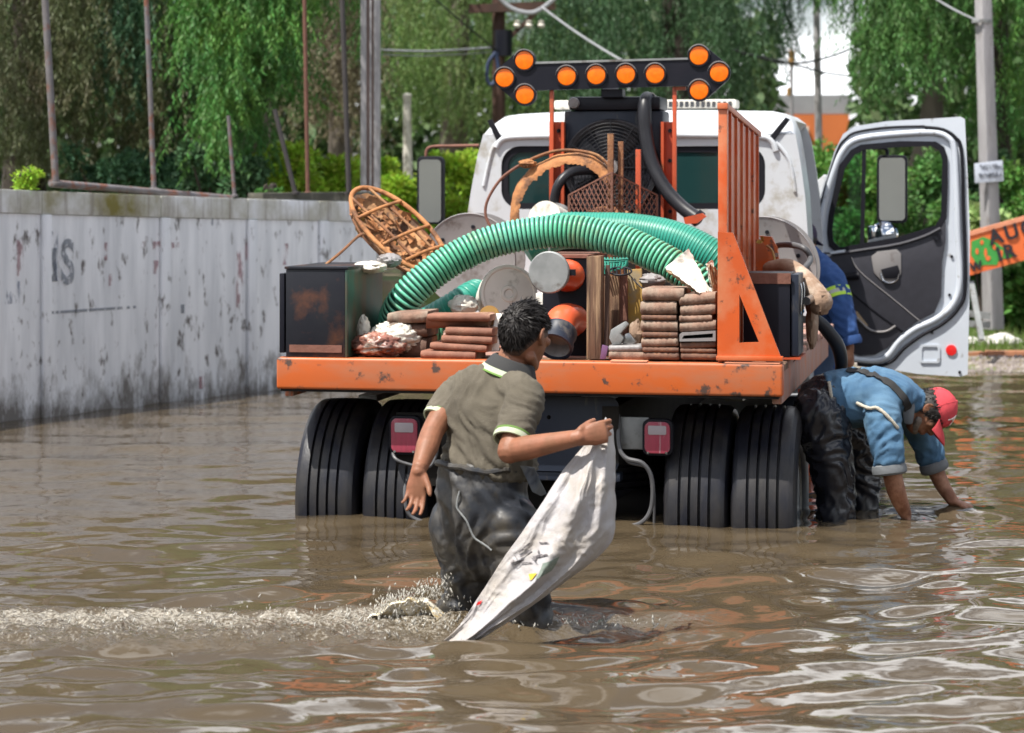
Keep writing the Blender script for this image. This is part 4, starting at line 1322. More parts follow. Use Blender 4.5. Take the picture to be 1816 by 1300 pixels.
def tail_lamp(px0, py0, px1, py1, bx0, bx1, by0, by1, faded):
    ly = .12
    T().bpx(bx0, by0, bx1, by1, ly + .05, ly + .07).build('lamp_bracket', m_grey if faded else m_dark, truck, bevel=.004)
    A, C_ = TP(px0, py1, ly), TP(px1, py0, ly)
    body = T().prism(to3(rrect(A.x, A.z, C_.x, C_.z, .035), ly), (0, .06, 0)).build('tail_lamp', m_seal, truck, bevel=.006)
    T().prism(to3(rrect(A.x + .012, A.z + .012, C_.x - .012, C_.z - .012, .03), ly - .012), (0, .014, 0)).build('red_lens', m_lens_red, body, bevel=.006)
    w_, h_ = C_.x - A.x, C_.z - A.z
    T().prism(to3(rrect(A.x + w_ * .2, C_.z - h_ * .42, C_.x - w_ * .2, C_.z - h_ * .17, .008), ly - .016), (0, .006, 0)).build('clear_window', m_lens_clear, body, bevel=.002)
    for sx in (.2, .8):
        T().lathe([(0, -.004), (.006, -.004), (.006, .004)], (A.x + w_ * sx, ly - .012, A.z + h_ * .09), (0, 1, 0), 10).build('screw', m_bright, body)
tail_lamp(690, 738, 745, 806, 702, 800, 732, 862, False)
tail_lamp(1139, 744, 1193, 808, 1100, 1150, 740, 797, True)
tube_px = lambda pts, r, n=8, k=6: T().tube([TP(x, y, ly) for x, y, ly in pts], r, n=n, k=k)
tube_px([(696, 795, .16), (700, 812, .1), (720, 822, .1), (760, 828, .12), (775, 800, .14), (772, 775, .16)], .008).build('lamp_cable', m_greyhose, truck)
tube_px([(722, 828, .2), (718, 880, .12), (728, 915, .12), (770, 930, .14), (800, 930, .2)], .010).build('cable_loop', m_greyhose, truck)
tube_px([(1096, 735, .16), (1098, 790, .12), (1110, 812, .11), (1140, 822, .11), (1156, 850, .12), (1155, 900, .13), (1135, 928, .14), (1090, 936, .2)], .011).build('cable_loop', m_greyhose, truck)
tube_px([(1097, 800, .18), (1115, 820, .17), (1150, 832, .17), (1160, 870, .18), (1160, 935, .2)], .007).build('lamp_cable', m_greyhose, truck)
# spare wheel lying flat under the tail
cx_ = TP(1045, 860, 1.0).x
spz = TP(1120, 862, .2).z
sp = T().lathe(tyre_prof(.43, .26, .25), (cx_, .90, spz), (0, 0, 1), 64).build('spare_tyre', m_tyre, truck, sharp=28)
T().lathe([(.25, -.08), (.25, .08), (.1, .05), (0, .05)], (cx_, .90, spz), (0, 0, 1), 32).build('rim', m_palegrey, sp)
# red tank under the right side
T().bpx(1417, 772, 1440, 845, 2.3, 3.1).build('red_tank', m_orangepipe, truck, bevel=.02)
T().ppx([(1414, 690), (1432, 690), (1432, 716), (1420, 716)], 1.3, 1.32).build('mud_wing', m_orangepipe, truck)
for px in (652, 1301):  # pale blocks put in for the daylight showing between paired tyres
    T().bpx(px - 16, 701, px + 16, 712, .9, 2.2).build('gap_daylight', m_palegrey, truck)

# ---------------------------------------------------------------- boxes, rack
xa, xb = TP(507, 550, .03).x, TP(613, 550, .03).x
ztl = TP(560, 478, .03).z
T().box((xa, .03, DZ + .002), (xb - .004, .042, ztl)).build('toolbox_front', m_black, truck, bevel=.003)
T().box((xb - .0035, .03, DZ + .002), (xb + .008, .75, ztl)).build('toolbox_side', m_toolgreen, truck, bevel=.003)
T().box((xa, .0425, DZ + .002), (xa + .012, .75, ztl)).build('toolbox_side', m_black, truck)
T().box((xa + .0125, .738, DZ + .002), (xb - .004, .75, ztl)).build('toolbox_back', m_black, truck)
T().box((xa - .006, .024, ztl + .001), (xb + .012, .756, ztl + .014)).build('toolbox_lid', m_black, truck, bevel=.003)
T().box((xa - .034, .03, DZ + .02), (xa - .008, .16, ztl - .02)).build('toolbox_flap', m_black_cl, truck, bevel=.005)
T().bpx(513, 612, 606, 625, .024, .0295).build('base_strip', m_rustred, truck)
lyb = .30
xa, xb = TP(1318, 560, lyb).x, TP(1401, 560, lyb).x
ztr = TP(1370, 485, lyb).z
T().box((xa, lyb, DZ + .012), (xb, .66, ztr)).build('battery_box', m_black_cl, truck, bevel=.006)
T().box((xa - .004, lyb - .006, ztr - .05), (xb + .004, lyb - .0005, ztr + .002)).build('rust_edge', m_rustred, truck)
T().box((xa, lyb, DZ + .001), (xb + .05, .66, DZ + .0115)).build('box_tray', m_orange_red, truck)
for k in range(2):
    y0 = lyb + .015 + k * .165
    fl = T().box((xb + .004, y0, DZ + .016), (xb + .04, y0 + .155, ztr - .004)).build('box_panel', m_darkblue, truck, bevel=.006)
    T().tube([(xb + .046, y0 + .05, ztr - .05), (xb + .052, y0 + .05, ztr - .09), (xb + .048, y0 + .05, ztr - .17), (xb + .046, y0 + .08, ztr - .2)], .005, n=6, k=3).build('panel_handle', m_bright, fl)
# stake rack
xr = TP(1282, 350, .06).x
z0r, z1r = TP(1282, 184, .06).z, TP(1338, 233, 1.72).z
zr = lambda y: z0r + (z1r - z0r) * (y - .06) / 1.66
ys = [.06 + .283 * k for k in range(6)]
rack = T().box((xr - .022, .05, DZ + .002), (xr + .022, .105, zr(.06))).build('stake_rack', m_orange, truck, bevel=.004)
for k, y in enumerate(ys):
    a_, b_ = (.11 if k == 0 else y - .1), y + .172
    T().hexa([(xr - .012, a_, DZ + .01), (xr + .012, a_, DZ + .01), (xr + .012, b_, DZ + .01), (xr - .012, b_, DZ + .01),
              (xr - .012, a_, zr(a_) - .03), (xr + .012, a_, zr(a_) - .03), (xr + .012, b_, zr(b_) - .03), (xr - .012, b_, zr(b_) - .03)]).build('slat', m_orange, rack, bevel=.003)
    T().bar((xr + .018, b_ + .002, DZ + .02), (xr + .018, b_ + .002, zr(b_) - .03), .012, .026, up=(0, 1, 0)).build('stiffener', m_orange, rack)
T().bar((xr, .04, zr(.04) - .012), (xr, 1.78, zr(1.78) - .012), .05, .03).build('top_rail', m_orange, rack, bevel=.004)
T().ppx([(1273, 411), (1300, 413), (1386, 637), (1272, 639)], .012, .034, [[(1311, 522), (1346, 607), (1311, 608)]]).build('gusset', m_orange, truck)
T().bpx(1270, 632, 1388, 640, .004, .05).build('gusset_foot', m_orange, truck, bevel=.003)
T().ppx([(1340, 425), (1354, 424), (1374, 482), (1340, 482)], 1.3, 1.33).build('gusset', m_orange_beam, truck)
T().ppx([(1346, 418), (1368, 420), (1378, 440), (1388, 500), (1374, 500), (1360, 440)], 1.1, 1.16).build('bracket_plate', m_orange_beam, truck)
T().lathe([(.0, 0), (.012, 0), (.012, .01)], TP(1377, 452, 1.1), (0, -1, 0), 10).build('bolt', m_bright, truck)

# ---------------------------------------------------------------- radiator unit, fan, posts
RL = 2.78
T().bpx(1000, 196, 1176, 420, RL, RL + .3).build('radiator_body', m_darkblue, truck, bevel=.02)
tank = T().bpx(1008, 171, 1171, 195, RL - .03, RL + .32).build('header_tank', m_black_cl, truck, bevel=.02)
T().lathe([(0, -.03), (.03, -.03), (.034, -.02), (.034, .05)], TP(1018, 183, RL - .03), (0, 1, 0), 20).build('filler_cap', m_reel, tank)
T().lathe([(.05, 0), (.06, .02), (.02, .045), (0, .05)], TP(1083, 166, RL + .05), (0, 0, 1), 16).build('vent_boss', m_black_cl, tank)
FC = TP(1083, 297, RL - .05)
fr_ = 84 / FPX * 14.75
shroud = T().lathe([(fr_ - .03, .0), (fr_, -.008), (fr_ + .008, .01), (fr_ + .008, .048), (fr_ - .03, .048)], FC, (0, 1, 0), 56, closed=True).build('fan_shroud', m_rubberhose, truck)
T().lathe([(0, .03), (fr_ - .03, .03), (fr_ - .03, .046), (0, .046)], FC, (0, 1, 0), 40).build('fan_back', m_black_cl, shroud)
for k in range(8):
    a_ = 2 * math.pi * k / 8 + .2
    d = Vector((math.cos(a_), 0, math.sin(a_))); e = Vector((-math.sin(a_), 0, math.cos(a_)))
    p0 = FC + d * .05; p1 = FC + d * (fr_ - .05)
    T().hexa([p0 - e * .02 + Vector((0, .024, 0)), p0 + e * .02 + Vector((0, .012, 0)), p1 + e * .055 + Vector((0, .008, 0)), p1 - e * .055 + Vector((0, .026, 0)),
              p0 - e * .02 + Vector((0, .028, 0)), p0 + e * .02 + Vector((0, .016, 0)), p1 + e * .055 + Vector((0, .012, 0)), p1 - e * .055 + Vector((0, .03, 0))]).build('fan_blade', m_rubberhose, shroud)
gb = T()
for k in range(11):
    gb.lathe([(.055 + k * .0205, -.012), (.0575 + k * .0205, -.0145), (.06 + k * .0205, -.012), (.0575 + k * .0205, -.0095)], FC, (0, 1, 0), 40, closed=True)
for k in range(6):
    a_ = math.pi * k / 6
    d = Vector((math.cos(a_), 0, math.sin(a_)))
    gb.bar(FC + d * fr_ + Vector((0, -.016, 0)), FC - d * fr_ + Vector((0, -.016, 0)), .005, .004, up=(0, 1, 0))
g_ = gb.build('fan_guard', m_rubberhose, shroud)
T().lathe([(0, -.03), (.045, -.028), (.05, 0), (.05, .03)], FC, (0, 1, 0), 24).build('fan_hub', m_reel, shroud)
fin = T()
for k in range(34):
    fin.bpx(1004 + k * 5, 386, 1006.4 + k * 5, 421, RL - .012, RL - .001)
fo2 = fin.build('radiator_fins', m_rubberhose, truck); fo2['kind'] = 'stuff'
for a_, b_, yt in ((975, 999, 216), (1173, 1196, 216)):
    mid_ = T().bpx(a_, yt, b_, 480, RL - .02, RL + .015).build('radiator_post', m_orange_red, truck, bevel=.004)
    T().bpx(a_ - 1, yt, a_ + 4, 480, RL - .07, RL - .0205).build('post_flange', m_orange_red, mid_)
    T().bpx(b_ - 4, yt, b_ + 1, 480, RL - .07, RL - .0205).build('post_flange', m_orange_red, mid_)
    for yy in (232, 285, 330, 375):
        T().lathe([(0, -.012), (.012, -.012), (.012, 0)], TP((a_ + b_) / 2 + 4, yy, RL - .02), (0, 1, 0), 8).build('bolt', m_seal, mid_)
for px, y0 in ((978, 158), (1196, 154)):
    T().bpx(px - 3.5, y0, px + 3.5, 430, RL - .1, RL - .075).build('board_stand', m_orange_red, truck, bevel=.003)
T().bpx(1196, 154, 1216, 160, RL - .1, RL - .075).build('board_clip', m_orange_red, truck)
T().ppx([(1212, 386), (1245, 378), (1252, 384), (1236, 396), (1215, 398)], RL - .4, RL - .36).build('hose_bracket', m_orange_red, truck)
# pump block behind the hoses
T().bpx(985, 398, 1180, 640, 2.35, 2.75).build('pump_block', m_dark, truck, bevel=.03)
T().lathe([(0, -.06), (.085, -.055), (.10, -.02), (.10, .2), (0, .2)], TP(990, 400, 2.3), (-.25, -1, .25), 28).build('pump_housing', m_palegrey, truck)
T().lathe([(.105, -.01), (.13, 0), (.13, .05), (.105, .06)], TP(988, 402, 2.34), (-.25, -1, .25), 28, closed=True).build('pump_collar', m_black_cl, truck)

# arrow board
AL = 2.66
def hull_blob(circs, n=40):
    """outline of the convex hull of circles in pixels"""
    pts = [(cx_ + r * math.cos(2 * math.pi * k / n), cy_ + r * math.sin(2 * math.pi * k / n)) for cx_, cy_, r in circs for k in range(n)]
    pts = sorted(set(pts))
    def half(ps):
        o = []
        for p_ in ps:
            while len(o) > 1 and (o[-1][0] - o[-2][0]) * (p_[1] - o[-2][1]) - (o[-1][1] - o[-2][1]) * (p_[0] - o[-2][0]) <= 0: o.pop()
            o.append(p_)
        return o
    return half(pts)[:-1] + half(pts[::-1])[:-1]
LAMPS = [(895, 138), (930, 107), (931, 168), (1005, 135), (1057.5, 133), (1110, 131.5), (1162, 131), (1239.5, 98.5), (1275.5, 128.5), (1240, 160)]
board = T().ppx(hull_blob([(895, 138, 20), (930, 107, 20), (931, 168, 20)]), AL, AL + .035)
board.ppx(hull_blob([(1239.5, 98.5, 20), (1275.5, 128.5, 20), (1240, 160, 20)]), AL + .0004, AL + .0354)
board.ppx([(935, 112.5), (1225, 104), (1225, 152), (935, 161)], AL + .0008, AL + .0346)
arrow = board.build('arrow_board', m_black_cl, truck, bevel=.0)
T().ppx([(946, 109.5), (1222, 102), (1222, 105.5), (946, 113.5)], AL - .006, AL + .04).build('board_edge', m_grey, arrow)
for k, (lx, ly_) in enumerate(LAMPS):
    c = TP(lx, ly_, AL)
    R = 16.6 / FPX * 14.75
    T().lathe([(R + .002, .0), (R + .002, -.012), (R + .010, -.012), (R + .012, 0)], c, (0, 1, 0), 36, closed=True).build('lamp_ring', m_seal, arrow)
    # small eyebrow hood over each lamp
    hb = T()
    vs, fs = [], []
    nseg = 14
    for q in range(nseg + 1):
        a_ = math.radians(5 + 170 * q / nseg)
        for rr_, yy in ((R + .004, -.002), (R + .010, -.002), (R + .012, -.013 * math.sin(a_) - .006), (R + .006, -.013 * math.sin(a_) - .006)):
            vs.append(c + Vector((math.cos(a_) * rr_, yy, math.sin(a_) * rr_)))
    for q in range(nseg):
        for w in range(4):
            w2 = (w + 1) % 4
            fs.append((q * 4 + w, q * 4 + w2, (q + 1) * 4 + w2, (q + 1) * 4 + w))
    hb.add(vs, fs).build('lamp_hood', m_reel, arrow)
    T().lathe([(R, -.001), (R * .96, -.007), (R * .6, -.009), (0, -.010)], c, (0, 1, 0), 32).build('lamp_lens', m_lens_amber, arrow)
T().bpx(1066, 158, 1104, 172, AL + .036, AL + .15).build('board_mount', m_black_cl, arrow)
# hoses on the unit
tube_px([(1152, 176, RL + .1), (1146, 176, RL - .02), (1143, 192, RL - .08), (1145, 235, RL - .1), (1155, 285, RL - .12), (1178, 332, RL - .16), (1208, 366, RL - .2), (1240, 390, RL - .25)], 12.5 / FPX * 14.6, n=14, k=6).build('radiator_hose', m_rubberhose, truck)
T().lathe([(.045, -.012), (.049, -.012), (.049, .012), (.045, .012)], TP(1151, 178, RL + .02), (.3, -1, .1), 18, closed=True).build('hose_clamp', m_steelrod, truck)
T().lathe([(.043, -.02), (.05, -.02), (.05, .02), (.043, .02)], TP(1237, 387, RL - .24), (1, 0, -.8), 16, closed=True).build('hose_clamp', m_seal, truck)
tube_px([(985, 400, 2.5), (983, 355, 2.5), (992, 325, 2.5), (1012, 306, 2.55), (1040, 302, 2.65), (1060, 304, 2.74)], 8.5 / FPX * 14.5, n=12, k=6).build('radiator_hose', m_rubberhose, truck)

# reels
def reel(cx_, cy_, rpx, ly, dy):
    c = TP(cx_, cy_, ly)
    R = rpx / FPX * (12 + ly)
    o = T().lathe([(.05, 0), (R - .012, 0), (R, -.006), (R + .004, .006), (R, .014), (.05, .012)], c, (0, 1, 0), 64, closed=True).build('reel_flange', m_reel, truck)
    T().lathe([(.05, .012), (R * .55, .013), (R * .55, dy), (.05, dy)], c, (0, 1, 0), 40, closed=True).build('reel_drum', m_black_cl, o)
    T().lathe([(.05, dy), (R, dy), (R, dy + .014), (.05, dy + .014)], c, (0, 1, 0), 64, closed=True).build('far_flange', m_reel, o)
    for k in range(6):
        a_ = k * math.pi / 3 + .4
        T().lathe([(0, -.01), (.012, -.01), (.012, 0)], c + Vector((math.cos(a_) * R * .72, 0, math.sin(a_) * R * .72)), (0, 1, 0), 8).build('bolt', m_seal, o)
    return o
reel(832, 462, 84, 2.15, .3)
reel(1352, 480, 94, 1.95, .3)

# ---------------------------------------------------------------- cab
CL = 3.70
cab_out = [(824, 470), (826, 400), (835, 340), (847, 275), (857, 237), (866, 216), (880, 206), (905, 203), (1000, 198), (1120, 196), (1250, 196), (1360, 198), (1385, 203), (1402, 216), (1411, 238), (1420, 290), (1428, 350), (1433, 420), (1435, 520), (1435, 560), (824, 560)]
def rr_px(x0, y0, x1, y1, r, n=7):
    return [(x, y) for x, y in rrect(x0, y0, x1, y1, r, n)]
win = rr_px(889, 259, 1357, 371, 34)
cab_low = [(x, max(y, 238)) for x, y in cab_out]
cab_low = [cab_low[0]] + [q for p_, q in zip(cab_low[:-1], cab_low[1:]) if abs(p_[0] - q[0]) + abs(p_[1] - q[1]) > .5]
back = T().ppx(cab_low, CL, CL + .05, [win]).build('cab', m_white, truck, bevel=.0)
out3 = [TP(x, y, CL) for x, y in cab_out]
# body: outline widening slightly forward, roof crowned
def ring_at(y, f, dz):
    cxm = sum(p_.x for p_ in out3) / len(out3)
    return [Vector((cxm + (p_.x - cxm) * f, y, p_.z + (dz if p_.z > 1.5 else 0) - (.5 if p_.z < 1.0 else 0))) for p_ in out3]
bb = T()
zlow = TP(1120, 238, CL).z
low = [Vector((p_.x, p_.y, min(p_.z, zlow))) for p_ in ring_at(CL + .001, .9985, 0)]
mid_r = [Vector((p_.x, p_.y, min(p_.z, zlow + (p_.z - zlow) * .62))) for p_ in ring_at(CL + .07, 1.0, 0)]
R0 = [low, mid_r, ring_at(CL + .26, 1.0, .0), ring_at(CL + .42, 1.0, .015)]
for r_, f_ in ((R0[0], 0),):
    pass
def loft_rings(bb, rings_, start=True):
    n = len(rings_[0])
    vs = [v for r_ in rings_ for v in r_]
    fs = [(i * n + j, i * n + (j + 1) % n, (i + 1) * n + (j + 1) % n, (i + 1) * n + j) for i in range(len(rings_) - 1) for j in range(n)]
    fs += ([tuple(range(n - 1, -1, -1))] if start else []) + [tuple((len(rings_) - 1) * n + j for j in range(n))]
    bb.add(vs, fs)
loft_rings(bb, R0, False)
bb.build('rear_shell', m_white, back, sharp=50)
bb = T(); loft_rings(bb, [ring_at(CL + .422, .78, -.08), ring_at(CL + 1.28, .78, -.07)]); bb.build('cab_interior', m_black_cl, back)
# roof over the doors and front pillars
bb = T()
zr_ = [p_ for p_ in out3 if p_.z > 2.0]
bb.prism([(p_.x, CL + .4205, p_.z + .015) for p_ in zr_] + [(zr_[-1].x - .03, CL + .4205, zr_[-1].z - .03), (zr_[0].x + .03, CL + .4205, zr_[0].z - .03)], (0, .95, 0))
bb.build('roof', m_white, back)
bb = T(); loft_rings(bb, [ring_at(CL + 1.282, 1.0, .0), ring_at(CL + 1.4, 1.0, -.03), ring_at(CL + 1.75, .93, -.35)]); bb.build('front_shell', m_white, back)
T().ppx(rr_px(888, 258, 1358, 372, 35), CL + .012, CL + .03, [rr_px(901, 270, 1345, 360, 26)]).build('window_seal', m_seal, back)
T().ppx(rr_px(900, 269, 1346, 361, 27), CL + .022, CL + .028).build('rear_window', m_glass, back)
T().tube([TP(x, y, CL - .004) for x, y in ((880, 262), (890, 248), (915, 243), (1000, 241), (1120, 239), (1250, 240), (1345, 242), (1368, 250), (1376, 268))], .020, n=10, k=4).build('roof_ridge', m_white, back)
T().tube([TP(x, y, CL - .002) for x, y in ((858, 330), (872, 268), (885, 250))], .012, n=8, k=3).build('corner_ridge', m_white, back)
T().tube([TP(x, y, CL - .002) for x, y in ((1410, 340), (1400, 285), (1376, 252))], .012, n=8, k=3).build('corner_ridge', m_white, back)
T().ppx([(864, 214), (872, 211), (893, 250), (884, 256)], CL - .014, CL - .002).build('black_strap', m_seal, back)
T().ppx([(1401, 212), (1393, 208), (1362, 246), (1371, 252)], CL - .014, CL - .002).build('black_strap', m_seal, back)
lb = T().bpx(982, 177, 1306, 193, CL + .5, CL + .7).build('roof_light_bar', m_palegrey, back, bevel=.015)
for k in range(12):
    T().bpx(1186 + k * 9.6, 180, 1192 + k * 9.6, 190, CL + .494, CL + .4995).build('light_cell', m_bright, lb)
# hood and bumper forward of the cab
bb = T()
loft_rings(bb, [[Vector((x, y_, z)) for x, z in rrect(-w_, .05, w_, h_, .14)] for y_, w_, h_ in ((CL + 1.76, 1.0, 1.32), (CL + 2.3, .94, 1.25), (CL + 2.95, .84, 1.08), (CL + 3.1, .78, .98))])
bb.build('hood', m_white, truck)
T().box((-1.12, CL + 3.12, .0), (1.12, CL + 3.28, .32)).build('front_bumper', m_bright, truck, bevel=.03)
T().ppx([(1431, 336), (1462, 309), (1468, 312), (1458, 352), (1452, 372), (1456, 402), (1437, 424)], CL + 1.78, CL + 1.9).build('hood_corner', m_white, truck, bevel=.01)
T().box((.80, CL + .5, -.12), (1.18, CL + 1.25, -.05)).build('step', m_grey, truck, bevel=.01)
T().box((.9, CL + .45, -.04), (1.05, CL + 1.27, .34)).build('sill_panel', m_darkblue, truck, bevel=.01)
# left mirror
ML = CL + 1.35
tube_px([(850, 258, CL + 1.3), (800, 259, ML + .03), (768, 260, ML + .03), (757, 266, ML + .03), (755, 282, ML + .03)], .011).build('mirror_arm', m_rustred, truck)
mr_ = T().ppx(rr_px(739, 277, 786, 398, 10), ML, ML + .07).build('side_mirror', m_seal, truck, bevel=.008)
T().ppx(rr_px(743, 283, 782, 394, 8), ML - .003, ML - .0005).build('mirror_glass', m_mirror, mr_)

# ---------------------------------------------------------------- open door
DL = CL + 1.36
d_out = [(1443, 449), (1445, 407), (1457, 345), (1480, 268), (1495, 238), (1515, 224), (1572, 215), (1640, 211), (1704, 207), (1711, 211), (1716, 310), (1720, 411), (1719, 540), (1716, 664), (1703, 668), (1626, 663), (1526, 646), (1476, 624), (1452, 580), (1444, 520)]
d_win = [(1472, 434), (1469, 411), (1472, 380), (1491, 295), (1511, 268), (1528, 259), (1595, 253), (1657, 253), (1672, 262), (1678, 280), (1678, 330), (1676, 386), (1665, 405), (1595, 428), (1484, 445)]
door = T().ppx(d_out, DL, DL + .05, [d_win]).build('door', m_silver, truck)
def shrink(pts, k):
    cx_ = sum(p_[0] for p_ in pts) / len(pts); cy_ = sum(p_[1] for p_ in pts) / len(pts)
    o = []
    for x, y in pts:
        dx, dy = x - cx_, y - cy_
        l = math.hypot(dx, dy)
        o.append((x + dx / l * k, y + dy / l * k))
    return o
T().ppx(shrink(d_win, 3), DL - .016, DL + .03, [shrink(d_win, -8)]).build('window_rim', m_seal, door)
T().tube([TP(x, y, DL - .006) for x, y in ((1452, 446), (1455, 400), (1466, 345), (1480, 300), (1492, 272), (1510, 252), (1540, 243), (1600, 237), (1655, 235), (1680, 243), (1692, 264), (1696, 330), (1699, 420), (1702, 500), (1690, 540), (1660, 566), (1622, 584), (1594, 606), (1573, 632), (1548, 640), (1510, 636))], .022, n=10, k=5).build('inner_frame', m_silver, door)
T().tube([TP(x, y, DL - .010) for x, y in ((1640, 226), (1672, 230), (1694, 244), (1705, 268), (1709, 372), (1712, 507), (1700, 546), (1672, 574), (1634, 595), (1604, 617), (1582, 640), (1556, 649), (1520, 646))], .012, n=8, k=5).build('door_seal', m_seal, door)
T().tube([TP(x, y, DL - .010) for x, y in ((1446, 440), (1450, 396), (1461, 345), (1485, 268), (1500, 246), (1520, 234), (1575, 226), (1640, 224))], .008, n=8, k=5).build('door_seal', m_seal, door)
trim_out = [(1457, 452), (1484, 450), (1540, 443), (1595, 434), (1640, 421), (1665, 410), (1677, 392), (1677, 426), (1671, 465), (1669, 526), (1657, 555), (1626, 571), (1597, 592), (1575, 617), (1552, 629), (1526, 631), (1478, 617), (1458, 570), (1450, 510)]
trim = T().ppx(trim_out, DL - .022, DL - .0005).build('trim_panel', m_trim, door, bevel=.004)
T().tube([TP(x, y, DL - .026) for x, y in ((1456, 450), (1484, 450), (1540, 442), (1595, 433), (1640, 419), (1668, 405))], .012, n=8, k=3).build('trim_ledge', m_trim, door)
T().tube([TP(x, y, DL - .024) for x, y in ((1454, 442), (1462, 452), (1480, 449), (1500, 446))], .014, n=8, k=3).build('corner_cap', m_silver, door)
T().tube([TP(x, y, DL - .024) for x, y in ((1510, 456), (1516, 470), (1534, 490), (1580, 527), (1632, 570))], .004, n=6, k=4).build('trim_seam', m_reel, door)
T().tube([TP(x, y, DL - .024) for x, y in ((1500, 510), (1530, 536), (1570, 566), (1602, 588))], .006, n=6, k=4).build('trim_seam', m_seal, door)
T().ppx([(1545, 455), (1556, 446), (1590, 442), (1598, 450), (1598, 486), (1586, 502), (1568, 503), (1550, 484)], DL - .03, DL - .0225).build('handle_cup', m_reel, door, bevel=.003)
T().ppx([(1562, 478), (1592, 470), (1596, 482), (1588, 494), (1568, 494)], DL - .036, DL - .0305).build('pull_handle', m_seal, door, bevel=.003)
T().tube([TP(x, y, DL - .034) for x, y in ((1562, 484), (1566, 497), (1578, 502), (1590, 497), (1593, 488))], .007, n=8, k=3).build('handle_rim', m_bright, door)
T().tube([TP(1495, 491, DL - .045), TP(1523, 489, DL - .045)], .024, n=14).build('window_crank', m_seal, door)
T().tube([TP(x, y, DL - .03) for x, y in ((1506, 548), (1522, 566), (1545, 586), (1570, 588), (1588, 578))], .008, n=8, k=4).build('pocket_edge', m_reel, door)
T().ppx([(1512, 552), (1520, 552), (1540, 578), (1532, 578)], DL - .028, DL - .023).build('pocket_papers', m_card, door)
T().lathe([(.018, -.012), (.026, -.012), (.026, 0), (.018, 0)], TP(1661, 420, DL - .026), (0, 1, 0), 20, closed=True).build('lock_ring', m_seal, door)
T().ppx(rr_px(1631, 611, 1667, 644, 5), DL - .010, DL - .0005, [rr_px(1635, 615, 1663, 640, 4)]).build('embossed_frame', m_silver, door)
T().lathe([(0, -.014), (9 / FPX * 16.8, -.011), (9.6 / FPX * 16.8, 0)], TP(1687, 621, DL), (0, 1, 0), 28).build('red_reflector', m_refl_red, door)
for x, y in ((1684, 523), (1661, 565), (1701, 445), (1688, 455), (1653, 590), (1702, 660)):
    T().lathe([(0, -.010), (.010, -.010), (.010, 0)], TP(x, y, DL), (0, 1, 0), 10).build('bolt', m_seal, door)
T().ppx([(1529, 256), (1536, 256), (1532, 441), (1525, 441)], DL - .012, DL + .02).build('vent_bar', m_seal, door)
m_vent = bpy.data.materials.new('green_vent_glass'); m_vent.use_nodes = True
t = m_vent.node_tree
g1 = nd(t, 'ShaderNodeBsdfTransparent'); g1.inputs[0].default_value = (.55, .72, .68, 1)
g2 = nd(t, 'ShaderNodeBsdfGlossy'); g2.inputs['Roughness'].default_value = .02
g3 = nd(t, 'ShaderNodeFresnel'); g3.inputs[0].default_value = 1.5
ms = nd(t, 'ShaderNodeMixShader')
t.links.new(g3.outputs[0], ms.inputs[0]); t.links.new(g1.outputs[0], ms.inputs[1]); t.links.new(g2.outputs[0], ms.inputs[2])
t.links.new(ms.outputs[0], t.nodes['Material Output'].inputs['Surface'])
T().ppx([(1474, 432), (1472, 411), (1475, 380), (1493, 297), (1512, 271), (1527, 262), (1526, 438), (1484, 443)], DL + .01, DL + .016).build('vent_glass', m_vent, door)
# right mirrors beyond the door
mm = T().ppx(rr_px(1555, 275, 1609, 396, 9), DL + .34, DL + .41).build('side_mirror', m_seal, truck, bevel=.008)
T().ppx(rr_px(1559, 280, 1605, 391, 7), DL + .337, DL + .3395).build('mirror_glass', m_mirror, mm)
tube_px([(1520, 262, DL + .06), (1560, 262, DL + .3), (1572, 266, DL + .37), (1574, 280, DL + .37)], .013).build('mirror_arm', m_black_cl, truck)
mc = T().lathe([(0, -.03), (.05, -.026), (.085, -.006), (.095, .02), (.07, .05), (0, .06)], TP(1568, 417, DL + .3), (0, 1, 0), 28).build('round_mirror', m_chrome, truck)
T().bpx(1538, 400, 1557, 434, DL + .28, DL + .34).build('mirror_hinge', m_chrome, truck, bevel=.02)

# ================================================================== CARGO ON THE BED
def hose(name, label, pts, r, pitch, m_in, m_rib, group=None, ribh=.0085, n=26):
    P = [TWP(x, y, ly) for x, y, ly in pts]
    P = catmull(P, 12)
    base = P[0].copy()
    root = thing(name, label, 'hose', base, group)
    B().tube(resample(P, .03), r, n=n).build('hose_wall', m_in, root, sharp=60)
    ds = pitch / 6
    Q = resample(P, ds)
    T_, U, W = frames(Q)
    bb = B()
    vs, fs = [], []
    prof = [(-.35, 0.0), (-.27, .75), (0, 1.0), (.27, .75), (.35, 0.0)]
    m = len(Q) // 6
    np_ = len(prof)
    for k in range(m):
        i = k * 6 + 3
        if i >= len(Q): break
        o = len(vs)
        for a_, h in prof:
            for j in range(n):
                an = 2 * math.pi * j / n
                rr_ = r - .001 + ribh * h
                vs.append(Q[i] + T_[i] * (a_ * pitch) + U[i] * (math.cos(an) * rr_) + W[i] * (math.sin(an) * rr_))
        for q in range(np_ - 1):
            for j in range(n):
                j2 = (j + 1) % n
                fs.append((o + q * n + j, o + q * n + j2, o + (q + 1) * n + j2, o + (q + 1) * n + j))
    bb.add(vs, fs).build('spiral_rib', m_rib, root, sharp=80, recalc=True)
    return root
HR = 27.5 / FPX * 12.6
hose('green_hose', 'thick pale ribbed green hose arching across the front of the load', [(770, 585, .95), (722, 590, .80), (700, 572, .62), (712, 540, .52), (742, 505, .52), (800, 462, .58), (870, 430, .64), (950, 413, .68), (1020, 411, .68), (1090, 424, .66), (1150, 448, .62), (1205, 478, .58), (1250, 512, .56), (1262, 545, .58)],
     HR, .0245, m_hose_gap, m_hose_rib, 'green suction hoses on the bed')
